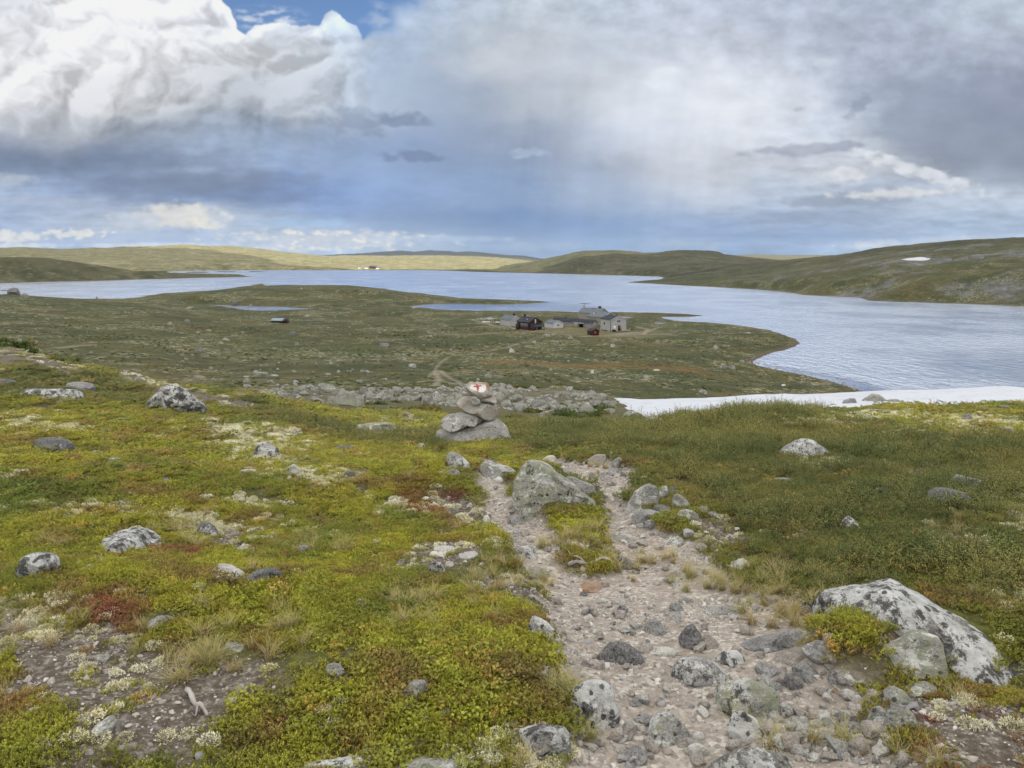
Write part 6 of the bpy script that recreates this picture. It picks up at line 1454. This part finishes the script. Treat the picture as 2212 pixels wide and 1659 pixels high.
part("skylight", [(-2.6, 4.0, 5.78, -1.9, 5.0, 5.92)], M_TR, B_); part("lean_to", [(-5.6, 8.6, -.3, -4.51, 11.2, 3.0)], M_RB, B_)
# A: grey house at the left
x_, y_ = N1(640, 507); A_ = house("grey_house", "grey house with a blue grey roof and black chimney, left of the red brown one", x_, y_, 40, 8.2, 10.0, 3.7, 2.4, M_GW, M_RG, M_WB)
chimney(A_, .6, 2.6, 5.3, 7.2, 1.1); part("open_crawl_space", [(.6, -.04, -.5, 4.0, -.003, .6)], M_BK, A_); part("post", [(.1, -.2, -.6, .3, -.05, .8), (2.2, -.2, -.6, 2.4, -.05, .8), (3.9, -.2, -.6, 4.1, -.05, .8)], M_WB, A_)
# H: small red shed in front
x_, y_ = N1(1505, 613); H_ = house("red_shed", "small dark red shed with one white window in front of the lodge", x_, y_, 32, 4.6, 4.4, 2.3, 1.1, M_RED, M_RF, M_RED, over=.4, cat="shed", group=None)
window(H_, 'g', -.1, 1.2, .8, .9, 4.6, 4.4); part("doorway", [(-2.36, .6, .0, -2.303, 2.0, 2.0)], M_BK, H_)
# deck, parked vehicle, boat, trailers, woodpile, posts
x_, y_ = N1(1830, 563); dk = anchor("wooden_deck", "low wooden deck in front of the tall house doors", "deck", x_, y_, 33); part("deck_floor", [(-7, 0, .15, 3.6, 3.4, .35)], M_WD, dk); part("deck_edge", [(-7.02, -.08, -.5, 3.62, -.003, .34)], M_GD, dk)
x_, y_ = N1(1708, 571); at_ = anchor("quad_bike", "black quad bike parked at the left of the deck", "quad bike", x_, y_, 50)
part("body", [(-.55, -1.0, .45, .55, 1.0, .85), (-.3, -.4, .85, .3, .8, 1.1)], M_BK, at_)
part("handlebar", [(-.5, -.75, 1.1, .5, -.68, 1.17), (-.04, -.75, .85, .04, -.68, 1.1)], M_BK, at_)
def wheel(parent, x, y, r, w, mat=M_BK):
    n = 14; V_ = []; F_ = []
    for s in (-w / 2, w / 2):
        for k in range(n): V_.append((x + s, y + r * cos(2 * pi * k / n), r + r * sin(2 * pi * k / n)))
    F_ = [(k, (k + 1) % n, n + (k + 1) % n, n + k) for k in range(n)]; me_ = bpy.data.meshes.new("wheel"); me_.from_pydata(V_, [], F_ + [tuple(reversed(range(n))), tuple(range(n, 2 * n))]); me_.update(); return add_obj("wheel", me_, mat, parent=parent)
for sx_ in (-.5, .5):
    for sy_ in (-.75, .75): wheel(at_, sx_, sy_, .32, .25)
def hull(name, label, x, y, rot, L_, W, Hh, mat, upside=False, cat="boat"):
    e = anchor(name, label, cat, x, y, rot); V_ = []; n = 15; mm = 9
    for i in range(n):
        t = i / (n - 1); w = W / 2 * (1 - (2 * abs(t - .42) / 1.16) ** 3.0) ; w = max(w, .03); sh = .12 * (2 * t - 1) ** 2
        for j in range(mm):
            a = pi * j / (mm - 1); zz = Hh * (1 - sin(a) ** .6) + sh if not upside else Hh * sin(a) ** .6
            V_.append((w * cos(a), (t - .5) * L_, zz))
    V2 = [(q[0] * .93, q[1] * .96, q[2] + (.05 if not upside else -.05)) for q in V_]
    F_ = grid_faces(n, mm, False); F_ = np.concatenate([F_, F_[:, ::-1] + n * mm])
    rim = []
    for i in range(n - 1):
        for j in (0, mm - 1):
            a, b_ = i * mm + j, (i + 1) * mm + j; rim.append((a, b_, b_ + n * mm, a + n * mm) if j else (b_, a, a + n * mm, b_ + n * mm))
    add_obj("hull", mesh_from("hull", V_ + V2, np.concatenate([F_, np.array(rim)])), mat, parent=e)
    if not upside:
        for yy in (-.8, .5): part("thwart", [(-W * .40, yy, Hh * .62, W * .40, yy + .25, Hh * .68)], M_WD, e)
    else: part("keel", [(-.04, -L_ * .4, Hh, .04, L_ * .4, Hh + .09)], mat, e)
    return e
x_, y_ = N1(315, 474); bt = hull("rowing_boat", "white boat lying left of the grey house", x_, y_, 80, 5.2, 1.9, .75, M_WHP, False)
part("boat_cradle", [(-.7, -1.6, -.3, .7, -1.4, .08), (-.7, 1.4, -.3, .7, 1.6, .08)], M_BK, bt)
def trailer(label, x, y, rot, L_, W, Hh, mat):
    e = anchor("cargo_trailer", label, "trailer", x, y, rot, "trailers left of the lodge"); part("box", [(-W / 2, -L_ / 2, .55, W / 2, L_ / 2, .55 + Hh)], mat, e); part("drawbar", [(-.06, -L_ / 2 - 1.2, .5, .06, -L_ / 2, .6)], M_BK, e)
    for s in (-W / 2 - .1, W / 2 + .1): wheel(e, s, .0, .36, .2)
    return e
x_, y_ = N1(440, 488); trailer("small white trailer between the boat and the grey house", x_, y_, 70, 2.6, 1.5, .9, M_TR)
x_, y_ = N1(518, 500); trailer("white trailer parked against the grey house", x_, y_, 75, 3.2, 1.7, 1.0, M_WHP)
for k, (px_, py_, lb) in enumerate(((377, 480, "pale post standing behind the white boat"), (395, 480, "short white post beside the pale post at the lodge yard"))):
    x_, y_ = N1(px_, py_); po = anchor("post", lb, "post", x_, y_, 10); part("pole", [(-.12, -.12, -.3, .12, .12, 4.2 if k == 0 else 1.5)], M_WB, po); part("cap", [(-.17, -.17, 4.201 if k == 0 else 1.501, .17, .17, 4.3 if k == 0 else 1.6)], M_GD, po)
# heap of pale timber and stones left of the grey house
x_, y_ = N1(350, 436); g_ = hit(x_, y_, 200); Vs, Fs = [], []
for k in range(46):
    a = RS.rand() * 2 * pi; rr0 = abs(RS.normal()) * 2.6; cx_, cy_ = rr0 * cos(a) * 2.0, rr0 * sin(a); hz_ = max(.1, 1.4 - rr0 * .35) * RS.rand(); l_ = .5 + RS.rand() * 1.2; q = boxm([(-l_, -.14, -.1, l_, .14, .1)])[0]; th = RS.rand() * pi; k0 = len(Vs)
    Vs += [(cx_ + u * cos(th) - v * sin(th), cy_ + u * sin(th) + v * cos(th), hz_ + w + u * .12) for u, v, w in q]; Fs += [tuple(i + k0 for i in f) for f in boxm([(0, 0, 0, 1, 1, 1)])[1]]
hp = add_obj("timber_heap", mesh_from("timber_heap", Vs, Fs, smooth=False), M_WB, label="heap of pale timber beyond the boat left of the grey house", category="timber heap"); hp.location = g_
# far shed with the blue roof
sb = anchor("low_shed", "low shed with a pale blue roof and dark red side alone on the plain", "shed", 601, 697.5, -28)
part("wall", [(-4.6, 0, -.5, 5.6, 3.6, 1.3)], M_RB, sb)
rfv = [(-5.0, -.5, 1.15), (3.0, -.5, 1.15), (3.0, 2.4, 2.5), (-5.0, 2.4, 2.5), (-5.0, -.5, 1.3), (3.0, -.5, 1.3), (3.0, 2.4, 2.65), (-5.0, 2.4, 2.65)]; BF = [(3, 2, 1, 0), (4, 5, 6, 7), (1, 5, 4, 0), (2, 6, 5, 1), (3, 7, 6, 2), (0, 4, 7, 3)]
add_obj("roof", mesh_from("roof", rfv, BF, smooth=False), M_BLU, parent=sb)
r2 = [(3.02, -.5, 1.15), (6.0, -.5, 1.15), (6.0, 2.4, 2.5), (3.02, 2.4, 2.5), (3.02, -.5, 1.3), (6.0, -.5, 1.3), (6.0, 2.4, 2.65), (3.02, 2.4, 2.65)]
add_obj("annex_roof", mesh_from("annex_roof", r2, BF, smooth=False), M_RB, parent=sb); part("doorway", [(-4.2, -.04, .0, -3.2, -.003, 1.2)], M_BK, sb)
# red and white farm on the far shore
for (x_, y_, W, L_, h, rise, wl, rf, nm, lb, rot) in ((797, 580.5, 11, 14, 3.6, 3, M_WB, M_RG, "white_house", "white house at the left of the far shore cabins", 60), (806.5, 580.5, 13, 18, 5.5, 4.5, M_RED, M_RF, "red_house", "tall red house in the middle of the far shore cabins", 40),
      (813, 581, 12, 14, 5, 4, M_RED, M_RF, "red_cabin", "lower red cabin beside the tall red house on the far shore", 55), (820.5, 581.5, 10, 13, 3.6, 3, M_WB, M_RG, "white_cabin", "white cabin at the right of the far shore cabins", 60), (780, 579.8, 8, 10, 3, 2.4, M_WB, M_RG, "white_shed", "small white shed apart to the left of the far shore cabins", 70)):
    e = house(nm, lb, x_, y_, rot, W, L_, h, rise, wl, rf, None, base=-3, cat="house", group="cabins on the far shore", at=hit(x_, y_, 1500)); window(e, 'g', 0, 1.5, 1.6, 1.8, W, L_)
# marker poles across the plain
def Lp(x, y): return px_of('L', [x, y, x, y, x, y])[0]
for k, (px_, py_, hh_) in enumerate(((587, 722, 2.2), (775, 697, 2.4), (937, 664, 2.6), (1172, 640, 2.6), (1430, 765, 2.2), (1670, 752, 2.0), (1815, 712, 2.0), (1897, 737, 2.2))):
    x_, y_ = Lp(px_, py_); pl = anchor("marker_pole", ["slim marker pole nearest the brown scar on the left plain", "leaning marker pole, second in the row climbing right on the left plain", "marker pole third in the row on the left plain", "marker pole below the grey flat stone, farthest of the row", "lone marker pole among stones in the middle of the left plain", "bent marker pole between two stony patches", "faint marker pole below the low shed", "marker pole right below the low shed near the dark boulder"][k], "marker pole", x_, y_, 0, "winter route marker poles", rmin=100)
    part("pole", [(-.06, -.06, -.4, .06, .06, hh_)], M_WD, pl); part("tip", [(-.065, -.065, hh_ + .002, .065, .065, hh_ + .18)], M_OR, pl)
# hand rail fences etc. are too small to read; three people stand by the deck
M_SK = mat_plain("skin", C(.42, .26, .19), .6); M_CL = mat_plain("dark_clothes", C(.025, .028, .04), .9); M_CL2 = mat_plain("grey_jacket", C(.05, .05, .06), .9); M_HR = mat_plain("brown_hair", C(.05, .03, .02), .9)
def person(label, x, y, face, cloth, bend=0., arm=.2, height=1.75, step=.14):
    g_ = hit(x, y, 200); g_[2] = float(H(g_[0], g_[1])); s = height / 1.75
    me_ = bpy.data.meshes.new("person"); b = bend
    J = {'pel': (0, 0, .95), 'bel': (0, -.04 - b * .15, 1.12), 'che': (0, -.02 - b * .45, 1.34), 'nec': (0, -.03 - b * .75, 1.50), 'hea': (0, -.05 - b * .9, 1.62), 'top': (0, -.05 - b * .95, 1.72)}
    for sd, nm in ((-1, 'l'), (1, 'r')):
        J.update({'sh' + nm: (sd * .17, -.02 - b * .6, 1.43), 'el' + nm: (sd * (.24 + arm * .2), -.04 - b * .5 - arm * .1, 1.16), 'wr' + nm: (sd * (.22 + arm * .1), -.16 - b * .6, .95), 'hp' + nm: (sd * .09, 0, .90), 'kn' + nm: (sd * .10, -.05 + sd * step * .5, .50), 'an' + nm: (sd * .11, .02 + sd * step, .09), 'to' + nm: (sd * .12, -.14 + sd * step, .03), 'ha' + nm: (sd * (.21 + arm * .1), -.20 - b * .6, .87)})
    K = list(J); E = [('pel', 'bel'), ('bel', 'che'), ('che', 'nec'), ('nec', 'hea'), ('hea', 'top')]
    for nm in 'lr': E += [('che', 'sh' + nm), ('sh' + nm, 'el' + nm), ('el' + nm, 'wr' + nm), ('wr' + nm, 'ha' + nm), ('pel', 'hp' + nm), ('hp' + nm, 'kn' + nm), ('kn' + nm, 'an' + nm), ('an' + nm, 'to' + nm)]
    me_.from_pydata([tuple(c * s for c in J[k]) for k in K], [(K.index(a), K.index(c)) for a, c in E], [])
    rad = {'pel': .15, 'bel': .14, 'che': .16, 'nec': .06, 'hea': .10, 'top': .07, 'sh': .075, 'el': .05, 'wr': .035, 'ha': .04, 'hp': .10, 'kn': .065, 'an': .045, 'to': .04}
    o_ = bpy.data.objects.new("person", me_); COL.objects.link(o_); o_.location = g_; o_.rotation_euler = (0, 0, radians(face)); me_.materials.append(cloth)
    md = o_.modifiers.new("skin", 'SKIN'); sv = me_.skin_vertices[0].data
    for i, k in enumerate(K): r = rad[k if k in rad else k[:2]] * s; sv[i].radius = (r, r * .8)
    sv[0].use_root = True
    o_.modifiers.new("sub", 'SUBSURF').render_levels = 1
    o_['label'] = label; o_['category'] = "person"; o_['group'] = "walkers beside the lodge"
    v, f = ICO[3]; c = J['hea']; q = v * np.array([.088, .10, .125]) * s + np.array([c[0], c[1] - .01, c[2] + .02]) * s; add_obj("head", mesh_from("head", q, None, f), M_SK, parent=o_)
    q = v * np.array([.098, .108, .11]) * s + np.array([c[0], c[1] + .025, c[2] + .055]) * s; add_obj("hair", mesh_from("hair", q, None, f), M_HR, parent=o_)
    return o_
x_, y_ = N1(1851, 557); person("crouched person in dark clothes at the right end of the deck", x_, y_, 40, M_CL, .5, .3, 1.55)
x_, y_ = N1(1897, 563); person("standing person in dark clothes, left of the pair on the gravel", x_, y_, -60, M_CL2, .1, .2, 1.75)
x_, y_ = N1(1914, 560); person("walking person in dark clothes, right of the pair on the gravel", x_, y_, 90, M_CL, .05, .5, 1.8, .22)
# ------------------------------------------------------------------ stones of the middle ground
MIDR = """
D|dk|o|1320 432 1325 395 1345 380 1385 380 1396 400 1392 430|dark block of rock below the low blue roofed shed
D|gr|dome|672 440 748 470|dark boulder in a stony patch of the left plain
D|dk|dome|430 548 496 578|dark flat boulder above the pale strip on the left plain
D|gl|slab|995 775 1128 815|pale green broad slab at the foot of the plain, left of the small cairn
D|gl|slab|355 808 530 835|pair of low greenish slabs just behind the left crest
D|gl|dome|878 828 942 868|greenish rounded stone above the scree
D|gr|slab|880 890 945 925|pale slab at the upper left end of the scree
D|gl|o|1725 1120 1733 1050 1765 1010 1800 960 1850 948 1900 968 1945 955 1965 1005 2045 1020 2058 1080 2045 1110 1900 1120|biggest boulder in the scree, pale green and square edged
D|gl|dome|2140 978 2240 1035|rounded boulder in the scree right of the biggest one
D|gl|slab|1965 845 2040 875|greenish slab on the grass above the scree
D|gr|dome|1375 480 1422 512|grey boulder below the dark block of rock
D|gl|slab|312 265 366 292|flat pale stone high on the left plain
D|gl|slab|325 140 412 162|flat stone near the left end of the pond
D|gr|dome|145 285 195 312|grey stone near the row of marker poles
D|gl|dome|520 355 575 378|pale stone in the upper middle of the left plain
D|gl|dome|455 450 510 472|pale stone in a stony patch at the left plain
D|gl|slab|545 720 590 742|pale stone below the pale strip
D|wh|slab|1140 798 1226 814|white streak of stone left of the small cairn
D|wh|slab|882 812 935 822|thin white stone above the greenish rounded stone
D|gr|dome|1470 218 1530 240|boulder above the sandy patch right of the low shed
D|gr|dome|1515 555 1545 575|small boulder in the middle of the plain
D|gr|slab|1705 680 1752 698|pale boulder right of the middle of the left plain
D|gr|dome|1490 825 1520 842|small stone above the small cairn
D|gl|dome|1360 755 1395 775|greenish stone in the green part of the plain
D|gl|slab|1680 782 1728 800|pale flat stone in the green part of the plain
D|gl|slab|1360 880 1410 902|flat stone near the top of the scree
D|gl|slab|2590 300 2600 310|unused
L|dk|o|46 452 50 425 60 405 80 397 96 393 115 400 130 425 133 450|huge rounded boulder on the left skyline with a small cairn on top
L|gr|dome|143 432 190 456|smaller rounded boulder right of the huge skyline boulder
L|dk|dome|1665 505 1695 527|dark rock in the shallows of the long pond
L|dk|dome|1555 478 1590 506|dark boulder on the far side of the long pond
L|gr|wedgel|2010 392 2030 406|pointed rock on the back ridge of the peninsula, left
L|gr|wedgel|640 455 660 470|small rock on the left shore rise
M|dk|o|326 796 330 772 350 765 390 768 399 780 398 796|dark box shaped boulder alone on the middle plain
M|wh|wedgel|1196 798 1238 828|pale pointed boulder below the gravel track
M|wh|dome|1743 944 1768 968|whitish round stone on the brown bog below the shed
M|gr|dome|1462 936 1492 955|grey stone on the brown bog
M|gr|slab|2094 978 2142 1002|grey blue stone near the cove, left
M|gr|slab|1495 752 1535 772|stone pair beside the gravel track
M|gr|dome|1590 722 1632 738|pale flat boulder below the red brown house
M|gr|dome|1876 768 1912 792|grey boulder below the red shed
M|gr|slab|1440 706 1478 724|pale stones where the track meets the yard
M|gr|dome|1352 750 1382 768|stone beside the track halfway down
M|wh|slab|2160 942 2215 952|long whitish slab right on the bog
M|gr|slab|525 905 580 930|pale slab left of the winding path
M|gr|dome|480 858 512 880|stone left of the winding path, higher up
M|gr|dome|1585 880 1608 894|grey stone at the rim of the brown bog
M|dk|wedgel|375 410 395 424|dark knob on the ridge of the peninsula
R|gl|dome|318 783 354 808|pale boulder on the green point by the lake
R|gr|dome|360 897 406 926|grey boulder above the rocky cove
R|gr|dome|412 906 460 928|low grey boulder right of the one above the cove
R|gr|dome|232 1055 290 1080|grey stone near the snow on the low ground
R|gr|dome|480 874 512 890|grey stone above the cove shore
R|dk|dome|1322 1068 1362 1088|dark brown rock at the water's edge over the snow
R|wh|slab|735 1022 762 1034|tiny white stone on the low point by the cove
R|gr|slab|520 706 552 714|flat rocks on the far tip of the green point
R|dk|slab|1880 232 1970 262|dark crag right of the small snow patch
"""
for ln in MIDR.strip().split('\n'):
    c, mt, sh, nums, lab = ln.split('|')
    if lab == 'unused': continue
    nums = [float(v) for v in nums.split()]; cat = 'boulder' if 'boulder' in lab else ('rock' if 'rock' in lab or 'crag' in lab else 'stone')
    RM_ = {'gr': 'ml', 'gl': 'sc', 'dk': 'dk', 'wh': 'wh'}[mt]
    o_ = rock(cat, lab, cat, RM_, px_of(c, nums, sh), depth=.5, dist=36, facets=12, sharp=.62)
# small cairns
def stack(cx, cy, w, hgt, n, label, group, seed, rmin):
    g_ = hit(cx, cy, rmin); m = math.hypot(g_[0], g_[1]) / FPX; rng = np.random.RandomState(seed); z_ = float(H(g_[0], g_[1])) - .05; hh_ = hgt * m / n; wpx = w
    for k in range(n):
        ww = wpx * m * (1.15 - .55 * k / n) * rng.uniform(.8, 1.15); v, f = ICO[3]; q = v.copy(); q = np.sign(q) * np.abs(q) ** .8 * np.array([ww / 2, ww * .36, hh_ * .56]); q += q * (n3d(v, 1.7, seed + k) * .25)[:, None]
        o_ = add_obj("cairn_stone", mesh_from("cairn_stone", q, None, f), RM['ml'], label=label % (["lowest", "second", "third", "fourth", "fifth", "top"][k] if k < n - 1 else "top"), category="stone", group=group); o_.location = (g_[0] + rng.normal() * ww * .06, g_[1] + rng.normal() * ww * .05, z_ + hh_ * (k + .5)); o_.rotation_euler = (rng.normal() * .06, rng.normal() * .08, rng.rand() * 6)
stack(691, 856, 15, 24, 5, "%s stone of the small cairn standing in the scree", "stones of the small scree cairn", 31, 36)
stack(28.5, 624, 4.5, 5, 2, "%s stone of the tiny cairn on the huge skyline boulder", "stones of the tiny skyline cairn", 41, 300)
# the scree ridge and the stones strewn over the plain: each one a stone
MID_T = []
for i in range(10):
    v, f = ICO[3]; rng = np.random.RandomState(700 + i); q = v * np.array([1, .65 + .3 * rng.rand(), .45 + .3 * rng.rand()])
    for _ in range(9):
        n = rng.normal(size=3); n /= np.linalg.norm(n); h_ = q @ n; ov = np.clip(h_ - h_.max() * rng.uniform(.5, .85), 0, None); q = q - n[None] * ov[:, None]
    q += q * (n3d(q, 2.2, i) * .12)[:, None]; MID_T.append(mesh_from("scree_stone", q, None, f)); MID_T[-1].materials.append(RM['sc' if i % 2 else 'ml'])
def strew(name, pts, sizes, label, group):
    lab0 = label
    for (x, y), s in zip(pts, sizes):
        if '%s' in lab0:
            a_ = degrees(atan2(x, y)); d_ = math.hypot(x, y)
            side_ = 'on the left of the plain' if a_ < -18 else 'on the plain below the low shed' if a_ < -8 else 'on the plain left of the lodge track' if a_ < 0 else 'on the plain below the lodge' if a_ < 12 else 'on the green point right of the lodge'
            label = lab0 % ('small' if s < .38 * (1 + d_ / 700) else 'larger', ', near the scree' if d_ < 230 else ', midway to the lake' if d_ < 400 else ', close to the lake'); label = label.replace('@', side_)
        o_ = bpy.data.objects.new(name, MID_T[RS.randint(10)]); COL.objects.link(o_); o_.location = (x, y, float(H(x, y)) + s * .12); o_.scale = (s, s, s * (.8 + .4 * RS.rand())); o_.rotation_euler = (RS.normal() * .2, RS.normal() * .2, RS.rand() * 6.3)
        o_['label'] = label; o_['category'] = "stone"; o_['group'] = group
SCP = np.array(SCREE); c_ = []
while len(c_) < 4200:
    p = SCP.min(0) + (SCP.max(0) - SCP.min(0)) * RS.rand(2)
    pp = (np.array([p[0]]), np.array([p[1]]))
    if poly_sd(*pp, SCREE)[0] < .8 and fbm(pp[0] / 5., pp[1] / 5., 4, 431)[0] > -.04: c_.append(p)
c_ = np.array(c_); sz = .07 + .11 * RS.rand(len(c_)) + .50 * RS.rand(len(c_)) ** 9; o_rd = np.argsort(-sz)
big = o_rd[:260]; strew("scree_stone", c_[big], sz[big], "grey green stone in the belt of scree below the near hill", "loose stones of the scree belt")
rest = o_rd[260:]; n = len(rest); xx, yy = c_[rest].T
scatter("scree_rubble", 'peb', xx, yy, H(xx, yy) + .03, sz[rest], pick((.20, .20, .18), (.40, .41, .37), RS.rand(n)), .3)
c_ = []
while len(c_) < 280:
    r_ = np.exp(RS.uniform(np.log(120), np.log(620))); a_ = radians(RS.uniform(-36, 30)); p = (r_ * sin(a_), r_ * cos(a_)); x1_, y1_ = np.array([p[0]]), np.array([p[1]])
    if poly_sd(x1_, y1_, LAKE)[0] < 8 or H(x1_, y1_)[0] < .5 or fbm(x1_ / 40., y1_ / 40., 3, 401)[0] < -.05 or mask_at(track, x1_, y1_)[0] > .3 or mask_at(yard, x1_, y1_)[0] > .4: continue
    c_.append(p)
c_ = np.array(c_); sz = (.22 + .30 * RS.rand(280) + .45 * RS.rand(280) ** 5) * (1 + np.hypot(c_[:, 0], c_[:, 1]) / 700)
strew("plain_stone", c_, sz, "%s pale stone @%s", "stones strewn over the plain")
# rocks in the shallows of the cove
P = hitp([(1640, 772), (1622, 784), (1640, 790), (1680, 798), (1746, 812), (1800, 825), (1850, 840), (1880, 850)], 150); c_ = []
for a, b_ in zip(P[:-1], P[1:]):
    for _ in range(16): t = RS.rand(); c_.append((a[0] * (1 - t) + b_[0] * t + RS.normal() * 3 + 2, a[1] * (1 - t) + b_[1] * t + RS.normal() * 2.4 + 1))
for x, y in c_:
    o_ = bpy.data.objects.new("shore_stone", MID_T[RS.randint(10)]); COL.objects.link(o_); s = .25 + .4 * RS.rand(); o_.location = (x, y, max(float(H(x, y)), -.1) + .08); o_.scale = (s, s * 1.1, s * .7); o_.rotation_euler = (0, 0, RS.rand() * 6); o_['label'] = "dark wet stone along the shore of the cove"; o_['category'] = "stone"; o_['group'] = "stones in the shallows of the cove"
# low heath tussocks give the plain its relief
def t_tus(i):
    n = 260; d = rdir(n, .0); u = RS.rand(n) ** .4; c = d * u[:, None] * np.array([.5, .5, .22]); dd = d + .7 * RS.normal(size=(n, 3)); sd = np.cross(dd, RS.normal(size=(n, 3)))
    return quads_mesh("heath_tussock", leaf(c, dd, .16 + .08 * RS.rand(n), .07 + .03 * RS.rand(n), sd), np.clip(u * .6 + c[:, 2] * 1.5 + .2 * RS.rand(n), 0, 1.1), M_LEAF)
TC['tus'] = template_collection("tussock_kit", t_tus, 4)
n = 26000; r_ = np.sqrt(RS.uniform(26 ** 2, 430 ** 2, n)); r_ = np.where(RS.rand(n) < .35, RS.uniform(26, 160, n), r_); a_ = RS.uniform(-.66, .62, n); x = r_ * np.sin(a_); y = r_ * np.cos(a_)
zz = H(x, y); ok = (zz > .5) & (fbm(x / 11., y / 11., 4, 411) + .9 * fbm(x / 38., y / 38., 4, 413) + .12 * RS.normal(size=n) > .12) & (RS.rand(n) > mask_at(scree, x, y) * .93) & (RS.rand(n) > np.maximum(mask_at(track, x, y), mask_at(yard, x, y)) * 1.5)
sn_az = np.arctan2(x, y); ok &= ~((sn_az > az_xy(1325, 866) - .01) & (r_ > 34) & (r_ < 63)); x, y, zz = x[ok], y[ok], zz[ok]; n = len(x)
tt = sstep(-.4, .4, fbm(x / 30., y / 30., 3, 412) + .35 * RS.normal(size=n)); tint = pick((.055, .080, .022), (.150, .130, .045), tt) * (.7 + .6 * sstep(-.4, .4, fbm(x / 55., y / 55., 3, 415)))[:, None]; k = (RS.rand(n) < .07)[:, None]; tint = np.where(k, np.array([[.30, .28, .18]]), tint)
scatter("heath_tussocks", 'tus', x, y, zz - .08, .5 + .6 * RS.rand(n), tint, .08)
# bleached roots and dead branches
M_DW = mat_plain("bleached_wood", C(.20, .18, .165), .9, C(.42, .40, .38), 6.)
def branch(label, pts, r0, r1, twigs=()):
    Vs, Fs = [], []
    def tube(P, ra, rb):
        n = len(P); m = 7; b0 = len(Vs)
        for i, p in enumerate(P):
            d = P[min(i + 1, n - 1)] - P[max(i - 1, 0)]; d = d / (np.linalg.norm(d) + 1e-9); s = np.cross(d, [0, 0, 1.]); s = s / (np.linalg.norm(s) + 1e-9); t = np.cross(s, d); r = ra + (rb - ra) * i / (n - 1); r *= 1 + .2 * sin(i * 2.3)
            for k in range(m): a = 2 * pi * k / m; Vs.append(p + (s * cos(a) + t * sin(a)) * r)
        for i in range(n - 1):
            for k in range(m): Fs.append((b0 + i * m + k, b0 + i * m + (k + 1) % m, b0 + (i + 1) * m + (k + 1) % m, b0 + (i + 1) * m + k))
    def res(pts):
        Q = []
        for i in range(len(pts) - 1):
            for t in np.linspace(0, 1, 5)[:-1]: q = np.array(pts[i]) * (1 - t) + np.array(pts[i + 1]) * t; Q.append(q)
        Q.append(np.array(pts[-1])); out = []
        for k, q in enumerate(Q): h_ = hit(q[0], q[1]); h_[2] += .012 + .012 * sin(k * .9) + .004; out.append(h_)
        return out
    tube(res(pts), r0, r1)
    for tw in twigs: tube(res(tw), r1 * 1.2, r1 * .5)
    base = np.array(Vs[0]); o_ = add_obj("dead_branch", mesh_from("dead_branch", np.array(Vs) - base, Fs), M_DW, label=label, category="dead wood"); o_.location = base
branch("bleached white branch on dark peat at the lower left", [(405, 1500), (418, 1520), (432, 1535), (448, 1548), (458, 1558)], .010, .004, [[(432, 1535), (425, 1548), (415, 1555)]])
branch("bare root snaking across the path below the shrub", [(1228, 1227), (1262, 1222), (1300, 1215), (1335, 1222), (1370, 1228), (1388, 1228)], .012, .006, [[(1262, 1222), (1240, 1206), (1228, 1200)], [(1335, 1222), (1310, 1208), (1290, 1204)]])
branch("dark twig in bare peat left of the big right boulder", [(1750, 1315), (1755, 1300), (1764, 1290), (1778, 1284)], .007, .003)
branch("dark roots below the crowberry bank left of the path", [(1145, 1298), (1165, 1305), (1180, 1312), (1192, 1320)], .008, .003, [[(1165, 1305), (1168, 1316), (1172, 1324)]])
branch("thin white twig on the peat patch left of the left track", [(985, 1108), (1000, 1102), (1015, 1100), (1028, 1096)], .006, .003)
# ------------------------------------------------------------------ the air between here and the far hills
hv, hf = boxm([(-9000, -900, -6, 9000, 12500, 330)])
hz = add_obj("haze", mesh_from("haze", hv, hf, smooth=False), None, kind="stuff")
hm = bpy.data.materials.new("haze"); hm.use_nodes = True; nt_ = hm.node_tree; nt_.nodes.clear()
pv = nt_.nodes.new('ShaderNodeVolumePrincipled'); pv.inputs['Color'].default_value = (.72, .84, 1.0, 1); pv.inputs['Density'].default_value = 2.6e-5; pv.inputs['Anisotropy'].default_value = 0.0
ho = nt_.nodes.new('ShaderNodeOutputMaterial'); nt_.links.new(pv.outputs[0], ho.inputs['Volume']); hz.data.materials.append(hm)
